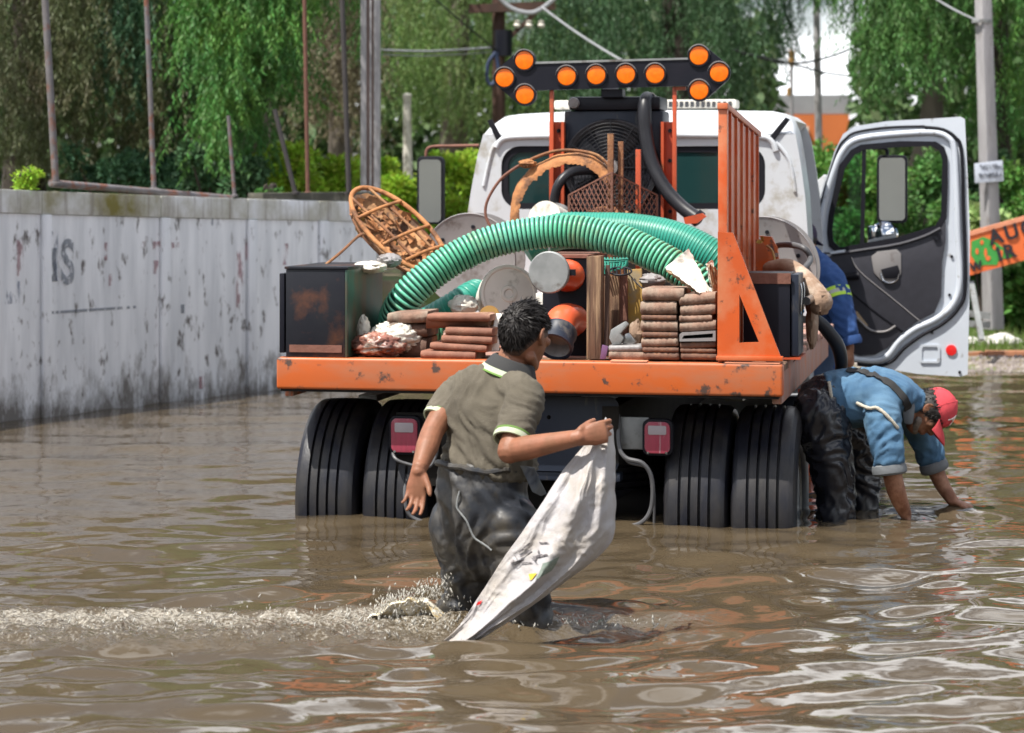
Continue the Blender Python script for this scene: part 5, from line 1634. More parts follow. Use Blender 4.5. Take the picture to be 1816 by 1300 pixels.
hose('green_hose', 'darker finely ribbed green hose lying behind the pale one', [(930, 440, 1.35), (985, 412, 1.4), (1050, 409, 1.42), (1130, 412, 1.42), (1205, 428, 1.38), (1270, 462, 1.35), (1300, 500, 1.4), (1300, 560, 1.5)],
     32 / FPX * 13.5, .017, m_hose2, m_hose2, 'green suction hoses on the bed', ribh=.0032)
hose('green_hose', 'short green hose end lying low between tiles and white bag', [(715, 585, 1.3), (760, 570, 1.2), (800, 548, 1.15), (832, 528, 1.2), (850, 520, 1.3)],
     26 / FPX * 13.2, .03, m_hose2, m_hose2, 'green suction hoses on the bed', ribh=.006)

# oval rusty strainer
ly0 = .95
c = TWP(706, 407, ly0)
mj = (TWP(782, 482, ly0 - .1) - TWP(633, 338, ly0 + .1)) / 2
mn0 = (TWP(738, 378, ly0 + .12) - TWP(672, 437, ly0 - .12)) / 2
mn = (mn0 - mj * (mn0.dot(mj) / mj.dot(mj)))
mn = mn.normalized() * .155
nn = mj.cross(mn).normalized()
if nn.y > 0: nn = -nn
st = thing('rusty_strainer', 'oval rusty iron strainer with flaking sheet leaning at left of the load', 'strainer', c)
E = lambda a_, k=1.0, h=0: c + mj * (math.cos(a_) * k) + mn * (math.sin(a_) * k) + nn * h
NE = 48
B().tube([E(2 * math.pi * k / NE) for k in range(NE)], .013, n=10, closed=True).build('outer_hoop', m_rustlight, st)
B().tube([E(2 * math.pi * k / NE, .97, -.06) for k in range(NE)], .010, n=8, closed=True).build('inner_hoop', m_rust, st)
def dish(u, v):
    a_ = 2 * math.pi * u
    k = .06 + .93 * v
    pnt = E(a_, k, -.06 - .05 * (1 - k * k))
    h = fbm(Vector(pnt) * 9, 4)
    return pnt + nn * (.022 * h + .012 * (1 - abs(noise.noise(Vector(pnt) * 26))))
B().grid(dish, 60, 16, thick=tuple(nn * -.004)).build('rusted_sheet', m_bark_plate, st, sharp=70)
def ebar(x0, y0, x1, y1, h, r, name):
    q = lambda x, y: c + mj * x + mn * y + nn * h
    B().tube([q(x0, y0), q((x0 + x1) / 2, (y0 + y1) / 2) + nn * .012, q(x1, y1)], r, n=8, k=4).build(name, m_rust if r < .009 else m_rustlight, st)
for yv in (-.42, .38):
    xe = math.sqrt(1 - yv * yv)
    ebar(-xe, yv, xe, yv, .004, .008, 'long_bar')
for xv in (-.45, .18, .62):
    ye = math.sqrt(1 - xv * xv)
    ebar(xv - .05, -ye * .98, xv + .05, ye * .98, .016, .0092, 'cross_bar')
fr2 = random.Random(9)
flk = B()
for k in range(70):
    a_ = fr2.uniform(0, 6.28); kk = math.sqrt(fr2.uniform(.02, .85))
    p0 = E(a_, kk, -.055 - .05 * (1 - kk * kk) + .02)
    d1 = (mj.normalized() * fr2.uniform(-1, 1) + mn.normalized() * fr2.uniform(-1, 1)).normalized()
    d2 = nn.cross(d1)
    l, w = fr2.uniform(.015, .05), fr2.uniform(.008, .02)
    flk.add([p0 - d1 * l - d2 * w, p0 + d1 * l - d2 * w * .6, p0 + d1 * l * .8 + d2 * w + nn * fr2.uniform(.005, .025), p0 - d1 * l * .7 + d2 * w * .8 + nn * fr2.uniform(.005, .02), p0 - nn * .004],
            [(0, 1, 2, 3), (1, 0, 4), (2, 1, 4), (3, 2, 4), (0, 3, 4)])
fk = flk.build('rust_flake', m_rustlight, st, smooth=False); fk['kind'] = 'stuff'
tag(B().tube([TWP(572, 474, .5), TWP(605, 447, .58), TWP(634, 420, .7), TWP(645, 415, .8)], .008, n=8, k=4).build('bent_rod', m_rust), 'thin rusty rod poking out left between strainer and toolbox', 'rod')
# rags on the toolbox
tag(B().lump(TWP(655, 474, .45), .085, .12, .03, .25, 7, seed=3).build('rag', m_bag), 'dirty white rag bundle lying on the black toolbox lid', 'rag')
tag(B().lump(TWP(690, 462, .6), .06, .09, .035, .25, 7, seed=4).build('rag', m_reel), 'grey rag wedged between toolbox and rusty strainer', 'rag')
tag(B().lump(TWP(640, 393, 1.05), .025, .05, .07, .5, 8, seed=14).build('straw_wad', m_ochre), 'yellowish wad of dry weed caught behind the strainer hoop', 'weed wad')

# rusty curved strip and wire
SL = 1.95
spine = catmull([TP(916, 412, SL), TP(914, 372, SL), TP(926, 332, SL), TP(958, 300, SL), TP(1000, 283, SL), TP(1045, 287, SL), TP(1082, 318, SL)], 14)
sb = T()
NS = len(spine)
def strip(u, v):
    f = u * (NS - 1)
    i = min(int(f), NS - 2)
    p_ = spine[i].lerp(spine[i + 1], f - i)
    d = (spine[i + 1] - spine[i]).normalized()
    nrm = Vector((-d.z, 0, d.x))
    if nrm.z < 0 or (u < .25 and nrm.x > 0): nrm = -nrm if nrm.z < -.2 else nrm
    wd = .036 + .010 * fbm(Vector((u * 10, 3, 0)), 3) + (.016 * noise.noise(Vector((u * 42, 1, 0))) - .006 if v < .5 else 0)
    return p_ + nrm * ((v - .5) * 2 * wd) + Vector((0, -.012 * math.sin(v * math.pi) + .05 * (v - .5), 0))
sb.grid(strip, 110, 8, thick=(0, .006, 0))
rs = sb.build('rusted_strip', m_rustlight, sharp=60)
tag(rs, 'curved strip of flaking orange rusted metal in front of the cab window', 'metal strip')
B(TW).tube([TP(925, 292, SL), TP(950, 279, SL), TP(985, 268, SL), TP(1020, 267, SL), TP(1060, 276, SL), TP(1085, 300, SL)], .009, n=8, k=5).build('rusted_edge', m_rust, rs)
B(TW).lump(TP(935, 290, SL), .045, .03, .022, .5, 8, seed=6, nu=18, nv=10).build('rust_lump', m_rustlight, rs)
tag(T().tube([TP(872, 408, SL), TP(861, 380, SL), TP(866, 352, SL), TP(888, 318, SL), TP(915, 297, SL), TP(928, 291, SL)], .0085, n=8, k=6).build('wire_hoop', m_rustred), 'bent brown wire hoop curving beside the rusted strip', 'wire')

# wire mesh crate with rods
ML_ = 1.62
cr = thing('mesh_crate', 'rusty expanded metal crate corner standing in front of the radiator fan', 'crate', TWP(1085, 420, ML_))
C0, C1, C2 = TP(1085, 306, ML_), TP(1009, 346, ML_ + .22), TP(1165, 346, ML_ + .25)
zb_ = TP(1085, 420, ML_).z
def mesh_face(name, A, Bp):
    """diamond lattice between two upright edges"""
    bb = T()
    top = lambda u: A.lerp(Bp, u)
    L = math.hypot(Bp.x - A.x, Bp.y - A.y)
    H = max(A.z, Bp.z) - zb_
    sp = .034
    nn_ = int((L + H) / sp) + 2
    def pt(s, h):
        q = top(s / L)
        return Vector((q.x, q.y, zb_ + h))
    for k in range(-nn_, nn_):
        for sg in (1, -1):
            segs = []
            for j in range(41):
                s = L * j / 40
                h = sg * (s * 1.5) + k * sp * 1.6
                hm = top(s / L).z - zb_
                if 0 <= h <= hm: segs.append(pt(s, h))
            if len(segs) > 1:
                bb.bar(segs[0], segs[-1], .0045, .0045)
    o = bb.build(name, m_rustred, cr, smooth=False)
    o['kind'] = 'stuff'
    T().bar(A, Bp, .008, .008).build('top_wire', m_rustred, cr)
mesh_face('mesh_face', C0, C1)
mesh_face('mesh_face', C0, C2)
for q in (C0, C1, C2):
    T().bar(Vector((q.x, q.y, zb_)), q, .012, .012).build('corner_bar', m_rustred, cr)
T().lump(TP(1075, 390, ML_ + .2), .13, .08, .06, .5, 8, seed=9).build('rust_scrap', m_rust, cr)
for lab, px, y0, y1, ly, w, mt in (('rusty square bar standing behind the mesh crate corner, tallest of three', 1083, 237, 330, ML_ + .06, .032, m_rust), ('middle rusty square bar behind the mesh crate', 1101, 251, 340, ML_ + .10, .028, m_rust),
                               ('orange painted square bar standing behind the mesh crate', 1132, 265, 385, ML_ + .16, .028, m_orange_red)):
    a_ = TP(px, y0, ly)
    o = T().bar(Vector((a_.x, ly, DZ + .3)), Vector((a_.x, ly, a_.z)), w, w).build('square_bar', mt, bevel=.003)
    tag(o, lab, 'metal bar')

# buckets, discs, pipes
bk = thing('bucket', 'dirty white bucket on its side with round lid facing back', 'bucket', TWP(900, 575, .85))
ax = Vector((.42, -1, .18)).normalized()
bc = TP(902, 521, .72)
R = 52 / FPX * 12.6
T().lathe([(R * .80, -.28), (R * .88, -.05), (R * .93, -.045), (R * .93, -.02), (R * .9, -.012), (R * .9, -.002)], bc, ax, 40).build('pail', m_palegrey, bk)
T().lathe([(R * .90, -.0015), (R, -.016), (R * 1.02, .0), (R, .012), (R * .9, .014), (R * .86, .006), (R * .3, .005), (R * .27, .012), (R * .17, .012), (R * .15, .004), (0, .004)], bc, ax, 44).build('lid', m_palegrey, bk)
for k in (1, 2):
    T().lathe([(R * .90, -.02 - k * .045), (R * .95, -.024 - k * .045), (R * .95, -.032 - k * .045), (R * .89, -.036 - k * .045)], bc, ax, 40, closed=True).build('rim_band', m_palegrey, bk)
tag(T().lump(TP(822, 541, .62), .075, .06, .05, .2, 6, seed=21).build('plastic_bag', m_bag), 'crumpled white plastic bag tucked under the green hose', 'plastic bag')
tag(T().lathe([(0, -.03), (.045, -.028), (.052, -.01), (.05, .03), (0, .03)], TP(868, 560, .3), (.2, -1, .1), 24).build('ochre_float', m_ochre), 'round ochre float beside the white board strip', 'float')
tag(T().hexa([TP(868, 622, .2), TP(884, 622, .2), TP(884, 622, .2) + Vector((0, .02, 0)), TP(868, 622, .2) + Vector((0, .02, 0)), TP(878, 556, .25), TP(892, 556, .25), TP(892, 556, .25) + Vector((0, .02, 0)), TP(878, 556, .25) + Vector((0, .02, 0))]).build('white_board', m_paper, bevel=.003),
    'narrow white board strip standing behind the wading man\'s neck', 'board')
tag(T().bpx(950, 520, 968, 560, .62, .66).build('white_board', m_paper, bevel=.003), 'short white board upright right of the bucket lid', 'board')
# dark cabinet that carries the two valves
cabn = T().bpx(962, 458, 1041, 636, .42, .95).build('valve_cabinet', m_black_cl, truck, bevel=.006)
T().bpx(958, 452, 1043, 457.5, .40, .97).build('cabinet_top', m_rustred, cabn)
def pipe(label, mat_, segs):
    pass
v1 = thing('capped_valve', 'orange valve pipe closed with a round grey steel cap', 'valve', TWP(1000, 505, .40))
ax = Vector((-.40, -1, .06)).normalized()
c1_ = TP(1012, 489, .42)
r1 = 28 / FPX * 12.4
T().lathe([(r1 * .9, -.02), (r1, .0), (r1 * 1.03, .04), (r1 * .95, .07), (r1 * .9, .14), (0, .14)], c1_, ax, 32).build('pipe_body', m_orangepipe, v1)
cc = TP(974, 483, .24)
T().lathe([(0, -.02), (.100, -.02), (.104, -.012), (.104, .006), (.098, .012), (0, .012)], cc, (-.1, -1, .02), 48).build('steel_cap', m_grey, v1)
T().bar(cc + Vector((.095, .01, 0)), cc + Vector((.13, .015, 0)), .03, .03).build('cap_latch', m_seal, v1)
T().bar(cc + Vector((0, 0, .10)), cc + Vector((0, 0, .122)), .008, .012).build('cap_pin', m_bright, v1)
v2 = thing('open_valve', 'orange elbow valve with open grey pipe mouth below the capped one', 'valve', TWP(1000, 615, .3))
c2_ = TP(1014, 571, .42)
T().lathe([(r1 * .9, -.02), (r1, .0), (r1 * 1.02, .05), (r1 * .9, .08)], c2_, Vector((-.4, -1, .1)), 32).build('flange', m_orangepipe, v2)
pth = [TP(1018, 568, .40), TP(1004, 566, .30), TP(994, 574, .22), TP(990, 590, .17)]
T().tube(pth, [r1 * .98, r1 * 1.0, r1 * 1.02, r1 * 1.0], n=26, k=4).build('elbow', m_orangepipe, v2)
d_ = (Vector((-.12, -.75, -.65))).normalized()
c3 = TP(991, 594, .15)
rg = .082
T().lathe([(rg * .95, -.03), (rg * 1.05, -.028), (rg * 1.08, -.01), (rg * 1.02, .0), (rg * 1.02, .05), (rg * 1.09, .055), (rg * 1.09, .085), (rg * .95, .085), (rg * .93, -.02)], c3, d_, 40, closed=True).build('pipe_mouth', m_darkblue, v2)
T().lathe([(0, -.01), (rg * .94, -.01), (rg * .94, .075), (rg * .90, .078), (rg * .88, .0), (0, -.005)], c3, d_, 36).build('pipe_lining', m_grey, v2)

# timbers and rods standing between valves and slabs
def timber(label, x0, x1, ytop, ly, dep, mat_, name='timber', lean=0):
    a_, b_ = TP(x0, ytop, ly), TP(x1, ytop, ly)
    o = T().hexa([(a_.x + lean, ly, DZ + .001), (b_.x + lean, ly, DZ + .001), (b_.x + lean, ly + dep, DZ + .001), (a_.x + lean, ly + dep, DZ + .001),
                  (a_.x, ly, a_.z), (b_.x, ly, a_.z + .004), (b_.x, ly + dep, a_.z + .004), (a_.x, ly + dep, a_.z)]).build(name, mat_, bevel=.004)
    return tag(o, label, 'timber')
timber('thick upright brown timber right of the orange valves', 1040, 1066, 455, .14, .10, m_wood)
timber('wide weathered board standing behind the dark rod', 1070, 1098, 490, .34, .03, m_wood)
timber('narrow dark red board beside the yellow sheet', 1098, 1112, 488, .36, .03, m_rustred)
timber('upright yellow board left of the slab stack', 1112, 1138, 478, .40, .02, m_yellowboard, lean=.01)
tag(T().bar(TP(1075, 632, .17), TP(1078, 470, .2), .022, .022).build('wooden_handle', m_woodd, bevel=.004), 'dark brown tool handle standing right of the thick timber', 'tool handle')
tag(T().hexa([TP(1064, 637, .09), TP(1074, 637, .09), TP(1074, 637, .13), TP(1064, 637, .13), TP(1068, 611, .09), TP(1079, 614, .09), TP(1079, 614, .13), TP(1068, 611, .13)]).build('purple_bracket', m_purple, bevel=.003), 'small purple bracket at the foot of the dark handle', 'bracket')
nt_ = thing('green_net', 'scrap of green plastic netting on a wire hoop under the hose', 'net', TWP(1095, 490, .3))
gb = T()
for k in range(9):
    gb.tube([TP(1067 + k * 5.5, 457, .36), TP(1069 + k * 5, 470 + (k % 2) * 2, .32), TP(1072 + k * 3.5, 486 - k * 1.2, .30)], .0045, n=5, k=2)
for k in range(5):
    gb.tube([TP(1067 + k, 460 + k * 5, .345), TP(1090, 461 + k * 4, .33), TP(1114, 459 + k * 3, .345)], .0045, n=5, k=2)
gb.build('netting', m_greennet, nt_)
hp = [TP(1100 + 20 * math.cos(2 * math.pi * k / 24), 481 + 7 * math.sin(2 * math.pi * k / 24), .26 - .05 * math.sin(2 * math.pi * k / 24)) for k in range(24)]
T().tube(hp, .005, n=6, closed=True).build('wire_hoop', m_seal, nt_)
for k in range(5):
    T().tube([TP(1086 + k * 7, 475, .3), TP(1087 + k * 7, 487, .23)], .003, n=5).build('hoop_wire', m_seal, nt_)
T().tube([TP(1116, 487, .26), TP(1130, 503, .22), TP(1140, 512, .2)], .0035, n=5, k=2).build('hoop_wire', m_seal, nt_)
tag(T().lump(TP(1152, 498, .45), .075, .06, .035, .22, 7, seed=31).build('plastic_sheet', m_reel), 'grey crumpled plastic film over the slab stack', 'plastic film')
# metal scraps
sc1 = thing('casting_scrap', 'grey bent casting scrap on the small slabs', 'scrap metal', TWP(1098, 612, .12))
T().prism([TP(x, y, .10) for x, y in ((1080, 600), (1083, 585), (1108, 570), (1114, 576), (1100, 592), (1106, 600), (1100, 611), (1086, 612))], (0, .05, 0)).build('casting', m_grey, sc1, bevel=.006)
T().prism([TP(x, y, .13) for x, y in ((1108, 592), (1116, 590), (1128, 606), (1122, 611), (1104, 611))], (0, .04, 0)).build('lug', m_steelrod, sc1, bevel=.005)
tag(T().lump(TP(1128, 592, .22), .03, .03, .06, .5, 8, seed=33, nu=16, nv=10).build('scrap_lump', m_leather), 'small brown scrap lump between casting and slab stack', 'scrap')

# slabs
def slab(label, x0, y0, x1, y1, ly, dep, mat_, group, tilt=0):
    ym = (y0 + y1) / 2
    a_ = TP(x0, y1, ly); b_ = TP(x1, y0, ly)
    h = TP((x0 + x1) / 2, y0, ly).z - TP((x0 + x1) / 2, y1, ly).z
    z0 = TP((x0 + x1) / 2, y1, ly).z
    xs0, xs1 = TP(x0, ym, ly).x, TP(x1, ym, ly).x
    hh = h * .985
    r = hh * .46
    # stadium cross-section with a rounded front, slightly wavy along its length
    prof = []
    for k in range(9):
        a2 = math.radians(90 + 180 * k / 8)
        prof.append((r + r * math.cos(a2), hh / 2 + (hh / 2) * math.sin(a2)))
    prof += [(dep, 0.0), (dep, hh)]
    NXs = 16
    vs, fs = [], []
    sd = random.Random(int(x0 * 7 + y0 * 13))
    ph = sd.uniform(0, 9)
    for i in range(NXs + 1):
        u = i / NXs
        e = 1 - .10 * max(0, (abs(u - .5) * 2 - .86) / .14) ** 2
        x = xs0 + (xs1 - xs0) * u
        wob = .0022 * math.sin(u * 40 + ph) + .002 * noise.noise(Vector((u * 6, ph, 0)))
        for yy, zz in prof:
            vs.append(Vector((x, ly + yy + wob + (1 - e) * .05, z0 + hh / 2 + (zz - hh / 2) * e + tilt * (u - .5))))
    m = len(prof)
    for i in range(NXs):
        for j in range(m):
            j2 = (j + 1) % m
            fs.append((i * m + j, i * m + j2, (i + 1) * m + j2, (i + 1) * m + j))
    fs += [tuple(range(m - 1, -1, -1)), tuple(NXs * m + j for j in range(m))]
    o = T().add(vs, fs).build('clay_slab', mat_, sharp=55)
    return tag(o, label, 'clay slab', group)
GA = 'brown slabs stacked in two columns'
zpx = 638.5
colA = [(1140, 625, 1204, 638.5, m_tile_dark, 0), (1139, 616, 1203, 625, m_tile_dark, 0), (1137, 599, 1202, 616, m_tile, .008), (1138, 589, 1201, 599, m_tile_dark, 0), (1136, 568, 1201, 589, m_tile, 0), (1137, 559, 1199, 568, m_tile_dark, 0), (1135, 534, 1199, 559, m_tile, .004), (1138, 511, 1212, 534, m_tile, 0)]
nA = ['bottom dark slab of the stack column nearest the timber', 'thin second slab from the bottom of the column nearest the timber', 'thick tilted third slab from the bottom of the column nearest the timber', 'thin dark fourth slab from the bottom of the column nearest the timber',
      'pinkish thick fifth slab from the bottom of the column nearest the timber', 'thin stained slab third from the top of the column nearest the timber', 'fat pale slab second from the top of the column nearest the timber', 'topmost pale slab of the column nearest the timber']
for (x0, y0, x1, y1, mt, ti), lb_ in zip(colA, nA):
    slab(lb_, x0, y0, x1, y1, .06, .30, mt, GA, ti)
colB = [(1207, 626, 1270, 638.5, m_tile_dark, 0), (1206, 618, 1269, 626, m_tile_dark, 0), (1206, 606, 1269, 618, m_tile_dark, .01), (1205, 569, 1269, 588, m_tile, .014), (1204, 559, 1262, 571, m_tile, .006), (1206, 539, 1268, 560, m_tile, .012), (1204, 520, 1268, 541, m_tile, .016)]
nB = ['bottom dark slab of the stack column beside the orange gusset', 'thin second slab from the bottom of the column beside the orange gusset', 'rust stained third slab from the bottom of the column beside the gusset', 'pale ridged slab directly over the hollow one beside the gusset',
      'short grey brown slab third from the top beside the gusset', 'wide slab second from the top of the column beside the gusset', 'topmost slab under the white sheet beside the gusset']
for (x0, y0, x1, y1, mt, ti), lb_ in zip(colB, nB):
    slab(lb_, x0, y0, x1, y1, .06, .30, mt, GA, ti)
# the hollow one
a_, b_ = TP(1205, 606, .05), TP(1269, 588, .05)
z0_, z1_ = TP(1237, 606, .05).z, TP(1237, 588, .05).z
ho = thing('clay_slab', 'hollow dark slab with a black open slot in the column beside the gusset', 'clay slab', TWP(1237, 606, .06), GA)
o3 = [(a_.x, z0_), (b_.x, z0_ + .004), (b_.x, z1_ + .004), (a_.x + .01, z1_ - .006), (a_.x, z1_ - .015)]
i3 = [(a_.x + .012, z0_ + .012), (b_.x - .014, z0_ + .02), (b_.x - .012, z1_ - .008), (a_.x + .02, z1_ - .02)]
T().prism([(x, .05, z) for x, z in o3], (0, .30, 0), [[(x, .05, z) for x, z in i3]]).build('slab_shell', m_reel, ho, bevel=.0)
T().prism([(x, .14, z) for x, z in i3], (0, .02, 0)).build('slot_back', m_black_cl, ho)
GS = 'small slabs under the grey casting'
slab('lower small pinkish slab between handle and stack', 1079, 624, 1141, 638.5, .07, .22, m_tile, GS)
slab('upper small grey slab under the grey casting', 1079, 612, 1139, 624, .08, .2, m_reel, GS, .006)
GL = 'clay tiles stacked left of the wading man'
left = [('bottom pale red tile left of the wading man', 745, 623, 842, 637.5, .05, m_tile_red, -.004), ('second red tile from the bottom left of the wading man', 762, 610, 862, 623, .06, m_tile_red, -.012), ('third red tile from the bottom left of the wading man', 782, 596, 872, 610, .07, m_tile_red, -.006),
        ('fourth red tile from the bottom under the barrel tile', 789, 581, 872, 596, .08, m_tile_red, -.004),
        ('lowest dark tile of the short stack beside the plastic bag', 700, 598, 755, 637.5, .2, m_tile_dark, 0), ('dark middle tile of the short stack beside the plastic bag', 694, 574, 757, 598, .2, m_tile_dark, .0), ('pale top tile of the short stack below the hose end', 686, 553, 757, 574, .18, m_tile, .012)]
for lb_, x0, y0, x1, y1, ly, mt, ti in left:
    slab(lb_, x0, y0, x1, y1, ly, .26, mt, GL, ti)
# barrel tile: a half pipe with its open end to the left
bt = T()
q0, q1 = TP(757, 563, .10), TP(868, 560, .16)
def barrel(u, v):
    p_ = q0.lerp(q1, u)
    a2 = math.pi * (1.0 + v)
    R_ = .055
    return p_ + Vector((0.012 * math.sin(a2), R_ + R_ * math.cos(a2), R_ * 1.25 * math.sin(a2) * .9 + .004))
bt.grid(barrel, 10, 14, thick=(0, .006, .010))
o = bt.build('barrel_tile', m_tile_red, sharp=50)
tag(o, 'curved barrel tile lying hollow side up on the red tiles', 'clay tile', GL)
slab('flat pinkish tile resting on the curved barrel tile', 757, 557, 868, 570, .09, .16, m_tile_red, GL)

# plastic bags at left
pb = thing('plastic_bag', 'crumpled red brown and white plastic bag beside the black toolbox', 'plastic bag', TWP(680, 634, .2))
T().lump(TP(672, 612, .16), .13, .10, .062, .30, 6.0, nu=56, nv=36, seed=41).build('red_bag', m_bagred, pb, sharp=180)
T().lump(TP(700, 598, .22), .12, .09, .075, .26, 7.5, nu=56, nv=36, seed=42).build('white_bag', m_bag, pb, sharp=180)
T().lump(TP(645, 585, .2), .03, .03, .07, .25, 8, seed=43).build('bag_corner', m_bag, pb)
# white sheets at right
def sheet(pts, dep, amp, seed):
    p00, p10, p11, p01 = pts
    def fn(u, v):
        q = p00.lerp(p10, u).lerp(p01.lerp(p11, u), v)
        e = .005 * noise.noise(Vector((u * 9, v * 9, seed))) if (u < .03 or u > .97 or v < .03 or v > .97) else 0
        return q + Vector((e * 1.6, amp * fbm(Vector((u * 3, v * 3, seed)), 3), e * 1.6))
    return T().grid(fn, 26, 26, thick=dep)
sh = thing('board_sheet', 'torn white board sheet leaning on top of the slab stack', 'board sheet', TWP(1225, 520, .2))
sheet([TP(1180, 474, .10), TP(1221, 441, .18), TP(1262, 517, .16), TP(1240, 519, .06)], (0, .012, -.006), .014, 2).build('front_sheet', m_paper, sh, sharp=60)
sheet([TP(1181, 480, .13), TP(1205, 478, .2), TP(1245, 520, .2), TP(1238, 521, .1)], (0, .012, -.006), .02, 5).build('under_sheet', m_card, sh, sharp=60)
sheet([TP(1252, 468, .2), TP(1262, 461, .24), TP(1272, 520, .2), TP(1262, 522, .14)], (.006, .012, 0), .02, 7).build('side_sheet', m_paper, sh, sharp=60)
sheet([TP(1256, 470, .17), TP(1268, 476, .2), TP(1274, 530, .2), TP(1268, 545, .12)], (.006, .012, 0), .02, 9).build('brown_sheet', m_card, sh, sharp=60)

# grey hose coils, muddy canvas bundle with pipe at right
tag(T().tube([TP(1355, 470, 1.6), TP(1372, 440, 1.4), TP(1395, 434, 1.2), TP(1425, 440, 1.1), TP(1437, 458, 1.1), TP(1430, 472, 1.0), TP(1418, 482, .95)], .016, n=10, k=7).build('grey_hose', m_greyhose), 'bent grey hose loop over the bundle at the right side', 'hose')
tag(T().tube([TP(1360, 436, 1.0), TP(1370, 446, .95), TP(1376, 470, .9), TP(1382, 486, .85)], .006, n=8, k=4).build('yellow_cord', m_ochre), 'thin yellowish cord hanging over the right boxes', 'cord')
lf = thing('leaf_sprig', 'small yellow leaf sprig caught on the orange bracket', 'leaf sprig', TWP(1352, 430, 1.05))
for k, (x, y, a2) in enumerate(((1352, 418, 80), (1346, 428, 160), (1340, 430, 190), (1356, 426, 40), (1350, 432, -60))):
    p0 = TP(1352, 428, 1.05); p1 = TP(x, y, 1.03)
    d = (p1 - p0); s_ = Vector((-d.z, .01, d.x)) * .35
    T().add([p0, (p0 + p1) / 2 + s_, p1, (p0 + p1) / 2 - s_, (p0 + p1) / 2 + Vector((0, -.004, 0))], [(0, 1, 4), (1, 2, 4), (2, 3, 4), (3, 0, 4)]).build('leaf', m_yellowboard, lf)
cb = thing('canvas_bundle', 'muddy brown canvas bundle drooping over the right boxes with a steel pipe', 'canvas bundle', TWP(1400, 480, .9))
bd = T()
bd.limb([TP(1368, 476, .95), TP(1395, 474, .85), TP(1418, 486, .75), TP(1440, 510, .66), TP(1456, 535, .62)], [(.05, .04), (.055, .045), (.05, .045), (.055, .05), (.06, .06)], n=18, k=5)
bd.build('canvas_roll', m_leather, cb)
T().lump(TP(1454, 535, .62), .055, .06, .065, .2, 7, seed=51, nu=28, nv=18).build('knotted_end', m_leather, cb)
T().tube([TP(1446, 526, .66), TP(1430, 534, .5)], .021, n=16).build('steel_pipe', m_steelrod, cb)
hb_ = T().tube([TP(1440, 520, .80), TP(1444, 560, .85), TP(1462, 580, .9), TP(1484, 610, .95), TP(1492, 640, 1.0), TP(1490, 665, 1.1)], [.05, .03, .034, .036, .034, .03], n=14, k=6).build('strap_hose', m_rubberhose)
tag(hb_, 'scuffed black hose hanging down beside the right edge of the bed', 'hose')
tag(T().lump(TP(1440, 575, .75), .03, .06, .12, .2, 7, seed=53).build('dark_sack', m_leather), 'dark brown sack hanging behind the right boxes', 'sack')

# ================================================================== PEOPLE
from mathutils.bvhtree import BVHTree
m_skin = M('tanned_skin', (.235, .104, .057), (.175, .074, .04), rough=.52, spec=.35, scale=11, bump=.08, bscale=120, wear=(.30, .12, .07), wear_amt=.3, wear_scale=14, wear_soft=.15)
m_skin2 = M('weathered_skin', (.22, .09, .048), (.155, .062, .034), rough=.55, spec=.35, scale=12, bump=.2, bscale=90, wear=(.40, .21, .13), wear_amt=.35, wear_scale=16, wear_soft=.15)
m_hair = M('black_hair', (.010, .008, .008), (.018, .015, .014), rough=.55, scale=60, rand=.5, spec=.3)
m_fade = M('cropped_hair_over_skin', (.085, .045, .03), (.06, .032, .022), rough=.7, scale=80, bump=.2)
m_polo = M('brown_grey_polo_cloth', (.100, .086, .062), (.074, .063, .046), rough=.92, scale=6, bump=.35, bscale=240, wear=(.13, .113, .086), wear_amt=.35, wear_scale=5, wear_soft=.15)
m_lime = M('lime_white_trim', (.36, .41, .27), (.40, .44, .33), rough=.8, scale=30)
m_green_edge = M('lime_green_edge', (.12, .23, .04), rough=.8)
m_collar = M('dark_collar_cloth', (.022, .022, .024), (.03, .03, .03), rough=.9)
m_wader = M('mud_splashed_rubber', (.024, .027, .034), (.015, .017, .022), rough=.42, scale=5, spec=.45, wear=(.115, .108, .098), wear_amt=.29, wear_scale=5.5, wear_soft=.12, rough2=.75, bump=.12, bscale=30,
            wear2=(.07, .058, .04), wear2_amt=.3, wear2_scale=7)
m_wader2 = M('wet_black_rubber', (.012, .013, .018), (.018, .019, .025), rough=.24, scale=5)
m_blue = M('faded_blue_work_cloth', (.058, .142, .245), (.042, .105, .19), rough=.9, scale=5, bump=.3, bscale=220, wear=(.10, .19, .28), wear_amt=.35, wear_scale=5, wear_soft=.16)
m_cuff = M('rolled_grey_cuff', (.16, .17, .18), (.10, .11, .12), rough=.9, scale=8, bump=.3)
m_rope = M('pale_rope_trim', (.50, .46, .38), (.36, .33, .27), rough=.9, scale=60, bump=.4)
m_red = M('faded_red_cap_cloth', (.58, .06, .075), (.50, .045, .06), rough=.85, scale=7, bump=.2, bscale=200)
m_overall = M('blue_overall_cloth', (.022, .075, .235), (.016, .055, .18), rough=.85, scale=6, bump=.3, bscale=200)
m_hivis = M('yellow_green_reflective_tape', (.50, .80, .06), rough=.5)
m_hivis_g = M('grey_reflective_tape', (.45, .46, .42), rough=.35)
m_navy = M('navy_cap_cloth', (.03, .035, .09), (.05, .03, .05), rough=.9)
m_jean = M('blue_jean_cloth', (.05, .085, .16), (.035, .06, .12), rough=.9, scale=8, bump=.3)
m_beard = M('grey_beard', (.26, .22, .19), (.14, .11, .09), rough=.9, scale=60, bump=.6)

